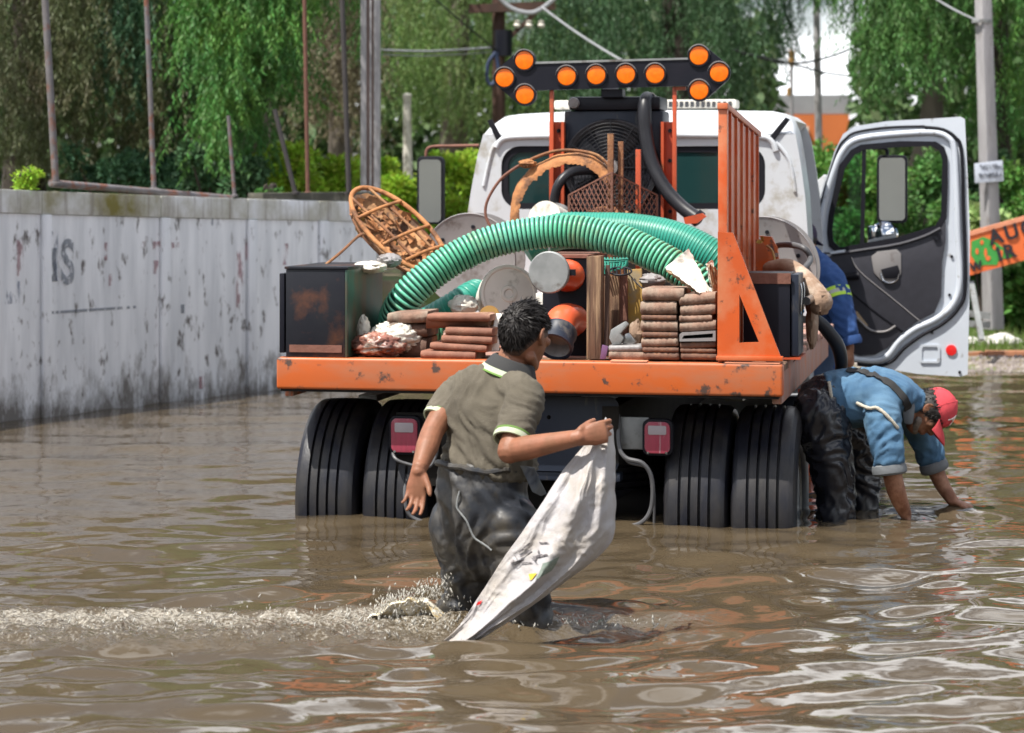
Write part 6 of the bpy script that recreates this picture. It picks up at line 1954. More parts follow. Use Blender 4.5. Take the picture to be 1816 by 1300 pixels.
def remesh(bb, voxel, smooth_it, name, mat, parent, disp=None, keep_below=None):
    """melt overlapping lofts into one continuous surface, then add folds along the normals"""
    me = bpy.data.meshes.new('tmp')
    me.from_pydata([tuple(v) for v in bb.V], [], bb.F)
    bm = bmesh.new(); bm.from_mesh(me); bmesh.ops.recalc_face_normals(bm, faces=bm.faces); bm.to_mesh(me); bm.free()
    ob = bpy.data.objects.new('tmp', me)
    COL.objects.link(ob)
    md = ob.modifiers.new('r', 'REMESH'); md.mode = 'VOXEL'; md.voxel_size = voxel
    if smooth_it:
        ms_ = ob.modifiers.new('s', 'SMOOTH'); ms_.factor = .5; ms_.iterations = smooth_it
    dg = bpy.context.evaluated_depsgraph_get()
    dg.update()
    ev = ob.evaluated_get(dg)
    m2 = bpy.data.meshes.new_from_object(ev)
    bpy.data.objects.remove(ob)
    bpy.data.meshes.remove(me)
    m2.name = name
    off = root_loc(parent)
    if disp is not None:
        nr = [v.normal.copy() for v in m2.vertices]
        for v, n_ in zip(m2.vertices, nr):
            v.co = v.co + n_ * disp(v.co, n_)
    bvh = BVHTree.FromPolygons([v.co.copy() for v in m2.vertices], [tuple(p_.vertices) for p_ in m2.polygons])
    for v in m2.vertices:
        v.co = v.co - off
    m2.polygons.foreach_set('use_smooth', [True] * len(m2.polygons))
    m2.materials.clear(); m2.materials.append(mat)
    o = bpy.data.objects.new(name, m2)
    COL.objects.link(o)
    o.parent = parent
    return o, bvh
def ridge(p_, sx, sy, sz, seed=0):
    q = Vector((p_.x * sx + seed * 3.1, p_.y * sy + seed * 1.7, p_.z * sz + seed))
    return 1 - 2.2 * abs(noise.noise(q))
def ribbon(path, bvh, w, off, name, mat, parent, n=40, thick=.004):
    P = resample(catmull(path, 8), .012)
    loc, nor = [], []
    for q in P:
        l, n_, _, _ = bvh.find_nearest(q)
        loc.append(l); nor.append(n_)
    vs, fs = [], []
    for i, (l, n_) in enumerate(zip(loc, nor)):
        t_ = (loc[min(i + 1, len(loc) - 1)] - loc[max(i - 1, 0)])
        t_ = t_.normalized() if t_.length > 1e-7 else Vector((1, 0, 0))
        s_ = t_.cross(n_).normalized() * (w / 2)
        a_ = l + n_ * off
        vs += [a_ - s_, a_ + s_, a_ + s_ + n_ * thick, a_ - s_ + n_ * thick]
    for i in range(len(P) - 1):
        for j in range(4):
            j2 = (j + 1) % 4
            fs.append((i * 4 + j, i * 4 + j2, i * 4 + 4 + j2, i * 4 + 4 + j))
    fs += [(3, 2, 1, 0), tuple((len(P) - 1) * 4 + j for j in range(4))]
    return B().add(vs, fs).build(name, mat, parent)
def ropeline(path, bvh, r, name, mat, parent):
    P = resample(catmull(path, 8), .012)
    q = []
    for k, a_ in enumerate(P):
        l, n_, _, _ = bvh.find_nearest(a_)
        q.append(l + n_ * r * .5)
    for _ in range(6):
        q = [q[0]] + [(q[i - 1] + q[i] * 2 + q[i + 1]) / 4 for i in range(1, len(q) - 1)] + [q[-1]]
    rr_ = [r * (1 + .22 * (k % 2)) for k in range(len(q))]
    return B().tube(q, rr_, n=8).build(name, mat, parent)
def hand(bb, wrist, d, n_, s_, curls, sc=1.0, spread=.05, thumb=(.55, .75, .25), thumb_curl=.35):
    """palm with four unequal bent fingers and a thumb; d along the hand, n_ palm normal, s_ thumb side"""
    d = Vector(d).normalized()
    n_ = Vector(n_); n_ = (n_ - d * n_.dot(d)).normalized()
    s_ = Vector(s_); s_ = (s_ - d * s_.dot(d) - n_ * s_.dot(n_)).normalized()
    w = Vector(wrist)
    bb.limb([w - d * .02, w + d * .02 * sc, w + d * .055 * sc, w + d * .09 * sc], [(.026 * sc, .021 * sc), (.033 * sc, .019 * sc), (.041 * sc, .017 * sc), (.041 * sc, .0135 * sc)], ref=s_, n=14, k=3)
    lens = [(.042, .026, .021), (.046, .030, .022), (.043, .028, .021), (.034, .021, .019)]
    for i in range(4):
        base = w + d * (.084 - (.002, 0, .003, .010)[i]) * sc + s_ * (.0312 - .0210 * i) * sc
        fan = (1.5 - i) * spread
        a_ = 0
        pts = [base - d * .012 * sc, base]
        cur = base
        for L, c_ in zip(lens[i], curls[i] if isinstance(curls[0], (tuple, list)) else curls):
            a_ += math.radians(c_)
            dv = (d * math.cos(a_) + n_ * math.sin(a_) + s_ * fan * math.cos(a_)).normalized()
            cur = cur + dv * L * sc
            pts.append(cur)
        r0 = (.0088, .0090, .0087, .0077)[i] * sc
        bb.limb(pts, [r0, r0 * 1.04, r0 * .97, r0 * .9, r0 * .74], ref=s_, n=10, k=3)
    tb = w + d * .018 * sc + s_ * .026 * sc
    tv = (d * thumb[0] + s_ * thumb[1] + n_ * thumb[2]).normalized()
    p1 = tb + tv * .045 * sc
    tv2 = (tv + d * thumb_curl + n_ * thumb_curl * .6).normalized()
    p2 = p1 + tv2 * .032 * sc
    bb.limb([tb - tv * .012, tb, p1, p1 + tv2 * .017 * sc, p2], [.013 * sc, .0145 * sc, .0115 * sc, .0108 * sc, .008 * sc], ref=n_, n=10, k=3)
def head(bb, c, f, u, k=1.0):
    """skull, jaw, face and ears of a head centred at c; f = facing, u = crown"""
    f = Vector(f).normalized(); u = Vector(u); u = (u - f * u.dot(f)).normalized()
    r = f.cross(u)
    bb.ell(c, r * .077 * k, f * .096 * k, u * .108 * k, 28, 18)
    # face block, cheeks and jaw
    bb.limb([c - u * .01 * k + f * .028 * k, c - u * .06 * k + f * .034 * k, c - u * .105 * k + f * .045 * k], [(.068 * k, .066 * k), (.062 * k, .060 * k), (.038 * k, .040 * k)], ref=r, n=18, k=3)
    bb.limb([c - u * .085 * k - f * .02 * k + r * .05 * k, c - u * .118 * k + f * .055 * k + r * .018 * k], [.020 * k, .016 * k], n=10, k=2)
    bb.limb([c - u * .085 * k - f * .02 * k - r * .05 * k, c - u * .118 * k + f * .055 * k - r * .018 * k], [.020 * k, .016 * k], n=10, k=2)
    bb.ell(c - u * .117 * k + f * .066 * k, r * .022 * k, f * .018 * k, u * .017 * k, 12, 8)
    # nose, brow, lips, cheekbones
    bb.limb([c + u * .012 * k + f * .092 * k, c - u * .018 * k + f * .106 * k, c - u * .036 * k + f * .113 * k], [.009 * k, .012 * k, .0145 * k], ref=r, n=10, k=2)
    for s_ in (-1, 1):
        bb.ell(c - u * .040 * k + f * .100 * k + r * s_ * .014 * k, r * .010 * k, f * .012 * k, u * .009 * k, 10, 6)
        bb.limb([c + u * .026 * k + f * .088 * k + r * s_ * .012 * k, c + u * .026 * k + f * .076 * k + r * s_ * .045 * k], [.010 * k, .010 * k], n=8, k=2)
        bb.ell(c - u * .025 * k + f * .068 * k + r * s_ * .046 * k, r * .022 * k, f * .02 * k, u * .018 * k, 12, 8)
        # ear: flat shell with a rim
        ec = c - u * .012 * k - f * .004 * k + r * s_ * .079 * k
        bb.ell(ec, (r * s_ * .010 - f * .005) * k, (f * .017 - u * .004) * k, u * .030 * k, 14, 10)
        bb.limb([ec - u * .026 * k + f * .004 * k, ec - u * .004 * k - f * .019 * k + r * s_ * .010 * k, ec + u * .024 * k - f * .012 * k + r * s_ * .011 * k, ec + u * .030 * k + f * .008 * k + r * s_ * .004 * k], [.006 * k, .0055 * k, .0055 * k, .005 * k], n=8, k=4)
    bb.limb([c - u * .071 * k + f * .094 * k - r * .020 * k, c - u * .070 * k + f * .104 * k, c - u * .071 * k + f * .094 * k + r * .020 * k], [.006 * k, .0085 * k, .006 * k], n=8, k=3)
    bb.limb([c - u * .083 * k + f * .092 * k - r * .018 * k, c - u * .083 * k + f * .101 * k, c - u * .083 * k + f * .092 * k + r * .018 * k], [.006 * k, .0085 * k, .006 * k], n=8, k=3)
    return f, u, r
def eyes(c, f, u, r, parent, k=1.0):
    for s_ in (-1, 1):
        e = c + u * .004 * k + f * .083 * k + r * s_ * .031 * k
        ey = B().ell(e, r * .012 * k, f * .010 * k, u * .009 * k, 14, 8).build('eye', m_palegrey, parent)
        B().ell(e + f * .0075 * k, r * .0055 * k, f * .004 * k, u * .0055 * k, 10, 6).build('iris', m_hair, ey)
        B().limb([e + u * .028 * k - r * s_ * .018 * k + f * .008 * k, e + u * .032 * k + f * .008 * k, e + u * .026 * k + r * s_ * .018 * k], [.004, .0045, .003], n=8, k=3).build('eyebrow', m_hair, parent)
def hair_shell(c, f, u, r, limit, lift, k=1.0, nu=64, nv=20, rough_=.5):
    """cap of hair: limit(theta) = how far down from the crown it grows (theta 0 = forehead)"""
    def pt(th, ph, kk):
        d = f * (math.sin(ph) * math.cos(th) * .096) + r * (math.sin(ph) * math.sin(th) * .077) + u * (math.cos(ph) * .108)
        return c + d * k * kk
    bb = B()
    vs, fs = [], []
    for j in range(nv + 1):
        for i in range(nu):
            th = 2 * math.pi * i / nu
            lim = math.radians(limit(th))
            v = j / nv
            ph = lim * v + .001
            edge = min(1, (1 - v) * 5)
            q = Vector((math.cos(th) * ph * 3, math.sin(th) * ph * 3, 1.5))
            kk = 1.008 + (lift * edge ** .6) * (1 + rough_ * (fbm(q * 2.2, 3)))
            vs.append(pt(th, ph, kk))
    for j in range(nv):
        for i in range(nu):
            i2 = (i + 1) % nu
            fs.append((j * nu + i, j * nu + i2, (j + 1) * nu + i2, (j + 1) * nu + i))
    fs.append(tuple(range(nu)))
    return bb.add(vs, fs), pt
def hair_strands(pt, f, u, r, limit, lift, n, ln, mat, parent, seed, fwd=.6):
    r_ = np.random.default_rng(seed)
    V, Q = [], []
    for i in range(n):
        th = r_.uniform(0, 2 * math.pi)
        v = math.sqrt(r_.uniform(0, 1))
        ph = math.radians(limit(th)) * v
        p0 = pt(th, ph, 1.0 + lift * .8)
        nrm = (pt(th, ph, 1.2) - pt(th, ph, 1.0)).normalized()
        g = (nrm * .08 + f * fwd * .9 - u * (.55 * v) + Vector(r_.normal(0, .16, 3)))
        g = (g - nrm * min(0, g.dot(nrm)) + nrm * .06).normalized()
        l = ln * r_.uniform(.5, 1.2) * (1 - .45 * v)
        s_ = g.cross(Vector(r_.normal(0, 1, 3))).normalized() * .0021
        p1 = p0 + g * l * .55
        p2 = p0 + g * l + (f * .25 - u * .2) * l * .5
        k = len(V)
        V += [p0 - s_, p0 + s_, p1 + s_ * .8, p1 - s_ * .8, p2]
        Q += [(k, k + 1, k + 2, k + 3), (k + 3, k + 2, k + 4, k + 4)]
    b = B(); b.V = V; b.F = [tuple(q[:3]) if q[2] == q[3] else q for q in Q]
    o = b.build('hair_tuft', mat, parent, smooth=True, recalc=False)
    o['kind'] = 'stuff'
    return o

# ---------------------------------------------------------------- the man wading with the sack
rd = Vector((.82, -.57, 0)); fd = Vector((.57, .82, 0))
man = thing('person', 'person in brown grey polo shirt and muddy waders wading with a white sack', 'person', WP(868, 1105, 9.40) * 1.0)
man.location.z = -.45
bb = B()
HC = WP(930, 590, 9.42)
hf, hu, hr = head(bb, HC, (.58, .80, -.12), (.10, .10, 1.0), 1.06)
bb.limb([WP(888, 705, 9.42), WP(903, 660, 9.42), WP(918, 622, 9.43)], [(.075, .07), (.066, .064), (.062, .062)], ref=rd, n=18, k=3)
bb.limb([WP(868, 840, 9.40), WP(866, 740, 9.40), WP(872, 712, 9.40)], [(.13, .09), (.13, .09), (.12, .07)], ref=rd, n=18, k=3)
Ls, Le, Lw = WP(812, 690, 9.52), WP(768, 764, 9.36), WP(742, 836, 9.20)
bb.limb([WP(860, 690, 9.45), Ls, (Ls + Le) / 2, Le, Le.lerp(Lw, .4), Lw], [.06, .056, .049, .043, .043, .0265], n=16, k=4)
hand(bb, Lw, (-.10, -.12, -1), (-.25, -1, .1), (1, -.2, 0), [(14, 22, 18), (20, 26, 20), (24, 28, 20), (28, 30, 20)], 1.0, .04, (.75, .5, .3), .5)
Rs, Re, Rw = WP(930, 702, 9.26), WP(904, 800, 9.12), WP(1026, 776, 8.97)
bb.limb([WP(880, 690, 9.38), Rs, (Rs + Re) / 2 + Vector((.012, 0, 0)), Re], [.06, .058, .053, .047], n=16, k=4)
bb.limb([Re + Vector((0, .01, 0)), Re.lerp(Rw, .25), Re.lerp(Rw, .6), Rw], [.044, .046, .038, .0285], n=16, k=4)
hand(bb, Rw, (1, .12, .22), (.15, 1, -.1), (-.1, 0, 1), [(28, 62, 40), (36, 66, 44), (44, 68, 44), (52, 70, 44)], 1.06, .02, (.8, .35, .75), .3)
body, _ = remesh(bb, .0044, 3, 'body', m_skin, man)
lim1 = lambda th: 63 + 0 * th if abs(((th + math.pi) % (2 * math.pi)) - math.pi) < .4 else (63 + (78 - 63) * min(1, (abs(((th + math.pi) % (2 * math.pi)) - math.pi) - .4) / 1.0) if abs(((th + math.pi) % (2 * math.pi)) - math.pi) < 1.7 else 78 + 44 * min(1, (abs(((th + math.pi) % (2 * math.pi)) - math.pi) - 1.7) / .9))
lim2 = lambda th: lim1(th) + 20
sh2, _pt = hair_shell(HC, hf, hu, hr, lim2, .006, 1.06, rough_=.1); sh2.build('hair_fade', m_fade, man)
sh1, _pt = hair_shell(HC, hf, hu, hr, lim1, .060, 1.06, rough_=.28); hr1 = sh1.build('hair', m_hair, man, sharp=180)
hair_strands(_pt, hf, hu, hr, lim1, .060, 5200, .042, m_hair, hr1, 3)
eyes(HC, hf, hu, hr, man, 1.06)

# polo shirt
bb = B()
bb.limb([WP(866, 838, 9.40), WP(868, 815, 9.40), WP(868, 775, 9.40), WP(865, 735, 9.40), WP(867, 712, 9.40), WP(870, 692, 9.40), WP(880, 676, 9.40), WP(890, 664, 9.41)],
        [(.182, .140), (.186, .142), (.176, .132), (.180, .134), (.184, .124), (.166, .104), (.118, .085), (.078, .068)], ref=rd, n=30, k=4, cap0=False, cap1=False)
bb.limb([WP(852, 694, 9.44), WP(822, 692, 9.51), WP(794, 718, 9.465), WP(779, 740, 9.435)], [.070, .072, .066, .060], n=20, k=4, cap1=False)
bb.limb([WP(898, 692, 9.36), WP(930, 704, 9.27), WP(919, 742, 9.21), WP(909, 776, 9.165)], [.080, .080, .071, .067], n=20, k=4, cap1=False)
def polo_fold(p_, n_):
    low = max(0, min(1, (.86 - p_.z) / .3))
    w_ = Vector((p_.x + .25 * noise.noise(p_ * 4), p_.y, p_.z))
    diag = ridge(Vector((w_.x + w_.z * .8, w_.y, w_.z - w_.x * .7)), 17, 9, 4, 8)
    dg2 = ridge(Vector((w_.x + w_.z * 1.3, w_.y, w_.z - w_.x * .7)), 34, 14, 7, 3)
    vert = ridge(w_, 22, 14, 4, 1)
    hem = ridge(p_, 30, 26, 7, 6) * max(0, min(1, (.68 - p_.z) / .1))
    return .0095 * diag * (.45 + low) + .0045 * dg2 + .005 * vert * low + .008 * hem - .004
shirt, sbvh = remesh(bb, .0085, 5, 'polo_shirt', m_polo, man, polo_fold)
def cuff(a_, axis, r, parent, w=.022):
    axis = Vector(axis).normalized()
    B().lathe([(r * .90, 0), (r, .001), (r * 1.015, w * .5), (r, w), (r * .90, w)], a_, axis, 32, closed=True).build('cuff_trim', m_lime, parent)
    B().lathe([(r * .92, w + .0005), (r * 1.012, w + .001), (r * 1.012, w + .008), (r * .92, w + .008)], a_, axis, 32, closed=True).build('cuff_edge', m_green_edge, parent)
cuff(WP(776, 746, 9.425), WP(792, 722, 9.465) - WP(779, 741, 9.435), .064, shirt)
cuff(WP(907, 784, 9.15), WP(919, 742, 9.21) - WP(909, 775, 9.165), .072, shirt)
cn = (Vector((0, 0, 1)) + rd * .30 + fd * .16).normalized()
cc = WP(906, 655, 9.41)
B().lathe([(.066, .034), (.074, .042), (.084, .034), (.104, -.004), (.100, -.010), (.072, .012)], cc, cn, 44, closed=True).build('collar', m_collar, shirt)
B().lathe([(.1045, -.004), (.116, -.022), (.112, -.028), (.098, -.012)], cc, cn, 44, closed=True).build('collar_trim', m_lime, shirt)
B().lathe([(.1165, -.022), (.120, -.028), (.116, -.032), (.111, -.028)], cc, cn, 44, closed=True).build('collar_edge', m_green_edge, shirt)

# waders
bb = B()
bb.limb([WP(858, 818, 9.40), WP(857, 850, 9.40), WP(858, 900, 9.40), WP(864, 945, 9.40), WP(868, 972, 9.40)], [(.170, .130), (.178, .140), (.183, .150), (.175, .145), (.14, .12)], ref=rd, n=28, k=4, cap0=False)
bb.limb([WP(824, 930, 9.47), WP(826, 990, 9.50), WP(828, 1045, 9.52), WP(812, 1085, 9.53), WP(800, 1130, 9.52), Vector((WP(800, 1130, 9.52).x, 9.52, -.40))], [.125, .104, .084, .075, .072, .07], n=20, k=4)
bb.limb([WP(900, 930, 9.33), WP(918, 1000, 9.30), WP(938, 1060, 9.31), WP(950, 1105, 9.33), Vector((WP(955, 1130, 9.33).x, 9.34, -.40))], [.122, .096, .074, .064, .07], n=20, k=4)
for q in (WP(800, 1130, 9.52), WP(955, 1130, 9.33)):
    bb.limb([Vector((q.x, q.y, -.39)), Vector((q.x + .09, q.y + .14, -.40))], [.06, .05], n=12, k=2)
def wader_fold(p_, n_):
    w_ = p_ + Vector((.2 * noise.noise(p_ * 4), 0, .2 * noise.noise(p_ * 4 + Vector((4, 2, 9)))))
    d1 = ridge(Vector((w_.x + .7 * w_.z, w_.y, w_.z - .5 * w_.x)), 11, 6, 4, 2)
    d2 = ridge(Vector((w_.x - .8 * w_.z, w_.y, w_.z)), 15, 9, 8, 9)
    d3 = ridge(Vector((w_.x, w_.y, w_.z)), 20, 12, 3, 14)
    return .011 * d1 + .004 * d2 + .006 * d3 + .003 * ridge(w_, 34, 30, 26, 3) - .004
wad, wbvh = remesh(bb, .010, 4, 'waders', m_wader, man, wader_fold)
# rolled top and hanging bib flap
ropeline([WP(768, 818, 9.45), WP(800, 826, 9.30), WP(850, 832, 9.2), WP(900, 832, 9.18), WP(945, 830, 9.25)], wbvh, .011, 'rolled_top', m_wader, wad)
def flap(u, v):
    p_ = WP(922 + 26 * u + 22 * v, 826 + 4 * u + (52 - 12 * abs(u - .6)) * v, 9.20 + .05 * u)
    return p_ + Vector((0, .02 * math.sin(v * 5 + u * 3), 0))
B().grid(flap, 14, 14, thick=(0, .004, 0)).build('bib_flap', m_wader, wad, sharp=60)
ropeline([WP(785, 880, 9.2), WP(812, 925, 9.2), WP(840, 965, 9.2), WP(866, 990, 9.2)], wbvh, .0035, 'crease_line', m_grey, wad)  # thin grey line laid on the rubber to draw a crease

# white sack held in his hand
m_sack = M('white_woven_sack', (.40, .385, .39), (.34, .325, .335), rough=.5, scale=8, bump=.25, bscale=180, wear=(.30, .26, .21), wear_amt=.3, wear_scale=6, wear_soft=.14)
rows = [((1044, 782), (1074, 746), 9.06), ((1022, 806), (1087, 768), 9.05), ((996, 838), (1091, 800), 9.02), ((964, 888), (1092, 850), 8.99), ((930, 938), (1092, 905), 8.98), ((892, 992), (1090, 950), 8.97),
        ((864, 1036), (1072, 985), 8.97), ((838, 1075), (1012, 1032), 8.97), ((812, 1112), (930, 1090), 8.97), ((786, 1136), (852, 1138), 8.98)]
LR = catmull([WP(a_[0], a_[1], y_) for a_, b_, y_ in rows], 8)
RR = catmull([WP(b_[0], b_[1], y_) for a_, b_, y_ in rows], 8)
def sack_pt(u, v):
    f_ = v * (len(LR) - 1)
    i = min(int(f_), len(LR) - 2)
    t_ = f_ - i
    a_ = LR[i].lerp(LR[i + 1], t_); b_ = RR[i].lerp(RR[i + 1], t_)
    p_ = a_.lerp(b_, u)
    w = (b_ - a_).length
    grow = min(1, v * 2.2 + .12)
    y = 0
    # pleats fanning from the grip
    y += .040 * grow * math.sin(u * 7.5 + .6) * (1 - .5 * v)
    y += .020 * grow * math.sin(u * 17 + 2 + v * 2) * (1 - .6 * v)
    # broad belly and folded back right hem
    y -= .05 * math.sin(math.pi * u) * min(1, v * 1.8) * min(1, v * 3)
    if u > .84:
        y += .09 * ((u - .84) / .16) ** 1.2 * (1 - .5 * v)
    # crinkles
    q = Vector((p_.x, p_.z, 0))
    wq = .12 * noise.noise(Vector((p_.x * 6, p_.z * 6, 9)))
    y -= .016 * ridge(Vector((u + wq, v, 0)), 4.5, 1.6, 0, 2) * grow
    y -= .0035 * ridge(Vector((u + wq, v, 0)), 12, 6, 0, 11) * grow
    y -= .0045 * ridge(Vector((q.x * .7 - q.y * .7 + wq * .4, q.y * .7 + q.x * .7, 0)), 26, 9, 0, 5) * grow
    y -= .0025 * ridge(Vector((q.x, q.y, 0)), 40, 34, 0, 7) * grow
    e = .006 * noise.noise(Vector((p_.x * 18, p_.z * 18, 3)))
    return p_ + Vector((e, y, e))
sack = thing('white_sack', 'crinkled white woven sack hanging from the wading man\'s hand into the water', 'sack', WP(820, 1136, 8.98))
B().grid(sack_pt, 96, 150, thick=(.004, .016, .002)).build('sack_cloth', m_sack, sack, sharp=180)
def sack_patch(poly_uv, name, mat, off=.007, n=8):
    (u0, v0), (u1, v1), (u2, v2), (u3, v3) = poly_uv
    def fn(a_, b_):
        u = (u0 * (1 - a_) + u1 * a_) * (1 - b_) + (u3 * (1 - a_) + u2 * a_) * b_
        v = (v0 * (1 - a_) + v1 * a_) * (1 - b_) + (v3 * (1 - a_) + v2 * a_) * b_
        return sack_pt(u, v) + Vector((0, -off, .001))
    return B().grid(fn, n, n, thick=(0, .0012, 0)).build(name, mat, sack)
m_prg = M('faded_green_print', (.13, .17, .14), (.2, .23, .2), rough=.6, scale=90)
m_pry = M('yellow_print', (.62, .42, .03), rough=.6)
m_prk = M('black_print', (.04, .035, .04), (.2, .18, .18), rough=.6, scale=60)
sr_ = random.Random(6)
for k in range(14):
    u0 = .10 + .26 * sr_.random(); v0 = .50 + .095 * sr_.random()
    du, dv = sr_.uniform(-.12, .12), sr_.uniform(-.03, .03)
    w = .022
    sack_patch([(u0, v0), (u0 + du, v0 + dv), (u0 + du + w, v0 + dv + .006), (u0 + w, v0 + .006)], 'lettering_stroke', m_prk, n=8)
sack_patch([(.40, .60), (.53, .585), (.54, .66), (.43, .685)], 'green_mark', m_prg)
sack_patch([(.33, .655), (.40, .65), (.40, .685), (.385, .685)], 'yellow_mark', m_pry)
sack_patch([(.03, .76), (.07, .755), (.08, .775), (.04, .78)], 'red_mark', m_refl_red)

# ---------------------------------------------------------------- the man bending in the water
bent = thing('person', 'person in faded blue shirt and red cap bending down with both arms to the water', 'person', WP(1480, 905, 12.45))
bent.location.z = -.45
bb = B()
HB = WP(1650, 727, 12.50)
bf, bu, brr = head(bb, HB, (.30, -.22, -.93), (.92, -.10, .22), 1.0)
bb.limb([WP(1585, 705, 12.5), WP(1612, 712, 12.5), WP(1638, 722, 12.5)], [(.08, .075), (.064, .064), (.06, .06)], n=16, k=3)
bb.limb([WP(1480, 712, 12.5), WP(1560, 705, 12.5), WP(1592, 708, 12.5)], [(.13, .10), (.15, .10), (.14, .08)], ref=(0, 1, 0), n=18, k=3)
a0, a1, a2, a3 = WP(1566, 722, 12.34), WP(1577, 815, 12.26), WP(1590, 872, 12.27), WP(1606, 912, 12.30)
bb.limb([WP(1570, 710, 12.45), a0, (a0 + a1) / 2, a1, a2, a3], [.07, .062, .055, .050, .047, .031], n=16, k=4)
hand(bb, a3, (.35, .05, -1), (.8, 0, .4), (0, 1, 0), (15, 20, 15), 1.0)
b0, b1, b2, b3 = WP(1612, 722, 12.66), WP(1652, 815, 12.72), WP(1670, 858, 12.70), WP(1691, 890, 12.66)
bb.limb([WP(1595, 712, 12.55), b0, (b0 + b1) / 2, b1, b2, b3], [.07, .06, .052, .046, .040, .029], n=16, k=4)
hand(bb, b3, (1, -.18, -.30), (-.25, 0, -1), (0, -1, 0), [(4, 6, 8), (2, 6, 8), (4, 6, 8), (8, 8, 10)], 1.02, .05, (.85, .5, .2), .1)
body2, _ = remesh(bb, .0075, 4, 'body', m_skin2, bent)
eyes(HB, bf, bu, brr, bent)
bb = B()
bb.limb([WP(1470, 713, 12.5), WP(1490, 709, 12.5), WP(1530, 704, 12.5), WP(1568, 700, 12.5), WP(1598, 703, 12.5), WP(1618, 713, 12.5)], [(.182, .148), (.182, .150), (.185, .148), (.192, .136), (.165, .105), (.085, .075)], ref=(0, 1, 0), n=28, k=4, cap0=False)
bb.limb([WP(1562, 708, 12.42), WP(1564, 735, 12.33), WP(1572, 785, 12.27), WP(1577, 822, 12.26)], [.10, .092, .080, .074], n=20, k=4, cap1=False)
bb.limb([WP(1595, 712, 12.58), WP(1622, 745, 12.69), WP(1645, 795, 12.72), WP(1655, 820, 12.72)], [.09, .076, .066, .063], n=20, k=4, cap1=False)
def shirt_fold(p_, n_):
    w_ = p_ + Vector((.2 * noise.noise(p_ * 4), 0, .2 * noise.noise(p_ * 4 + Vector((4, 2, 9)))))
    d1 = ridge(Vector((w_.x - .6 * w_.z, w_.y, w_.z + .6 * w_.x)), 14, 8, 5, 2) * .8
    d2 = ridge(w_, 26, 18, 12, 5)
    arm = ridge(Vector((w_.x + .5 * w_.z, w_.y, w_.z)), 22, 16, 9, 8) * max(0, min(1, (.42 - p_.z) / .12))
    return .012 * d1 + .005 * d2 + .007 * arm - .004
sh3, bvh3 = remesh(bb, .0095, 4, 'work_shirt', m_blue, bent, shirt_fold)
for q, ax, r, mt in ((WP(1578, 838, 12.26), WP(1572, 785, 12.27) - WP(1577, 822, 12.26), .084, m_cuff), (WP(1658, 832, 12.72), WP(1645, 795, 12.72) - WP(1657, 828, 12.72), .073, m_cuff)):
    ax = Vector(ax).normalized()
    B().lathe([(r * .74, -.008), (r * .9, -.012), (r * 1.02, -.002), (r * 1.04, .015), (r * 1.0, .036), (r * .9, .042)], q, ax, 28, closed=True).build('rolled_cuff', mt, sh3)
ropeline([WP(1516, 722, 12.25), WP(1528, 712, 12.22), WP(1550, 717, 12.22), WP(1572, 735, 12.22), WP(1590, 762, 12.24)], bvh3, .008, 'armhole_trim', m_rope, sh3)
ropeline([WP(1468, 664, 12.35), WP(1468, 700, 12.3), WP(1474, 735, 12.3)], bvh3, .008, 'hem_trim', m_rope, sh3)
ribbon([WP(1502, 655, 12.45), WP(1545, 662, 12.38), WP(1580, 684, 12.34), WP(1606, 712, 12.34), WP(1618, 740, 12.38)], bvh3, .038, .003, 'suspender', m_collar, bent)
ribbon([WP(1502, 655, 12.60), WP(1560, 655, 12.62), WP(1605, 680, 12.6)], bvh3, .034, .003, 'suspender', m_collar, bent)
B().limb([WP(1606, 700, 12.44), WP(1611, 722, 12.40), WP(1611, 750, 12.40)], [(.010, .03), (.010, .034), (.008, .022)], ref=(0, 1, 0), n=10, k=3).build('collar_flap', m_cuff, sh3)
bb = B()
bb.limb([WP(1488, 708, 12.5), WP(1466, 718, 12.5), WP(1456, 745, 12.5)], [(.160, .122), (.180, .142), (.17, .12)], ref=(0, 1, 0), n=24, k=4, cap0=False)
n0 = WP(1482, 905, 12.38); f0 = WP(1533, 905, 12.66)
bb.limb([WP(1456, 735, 12.40), WP(1470, 800, 12.38), WP(1480, 860, 12.38), n0, Vector((n0.x, n0.y, -.40))], [.132, .106, .092, .085, .08], n=20, k=4)
bb.limb([WP(1490, 735, 12.62), WP(1520, 800, 12.65), WP(1530, 860, 12.66), f0, Vector((f0.x, f0.y, -.40))], [.130, .098, .08, .068, .07], n=20, k=4)
for q in (n0, f0):
    bb.limb([Vector((q.x, q.y, -.39)), Vector((q.x + .16, q.y - .02, -.40))], [.06, .05], n=12, k=2)
def wet_fold(p_, n_):
    w_ = p_ + Vector((.2 * noise.noise(p_ * 4), 0, .2 * noise.noise(p_ * 4 + Vector((4, 2, 9)))))
    d1 = ridge(Vector((w_.x + .9 * w_.z, w_.y, w_.z - .4 * w_.x)), 13, 8, 5, 3)
    return .013 * d1 + .008 * ridge(w_, 20, 16, 14, 6) + .003 * ridge(p_, 20, 20, 14, 2)
remesh(bb, .0105, 3, 'waders', m_wader2, bent, wet_fold)
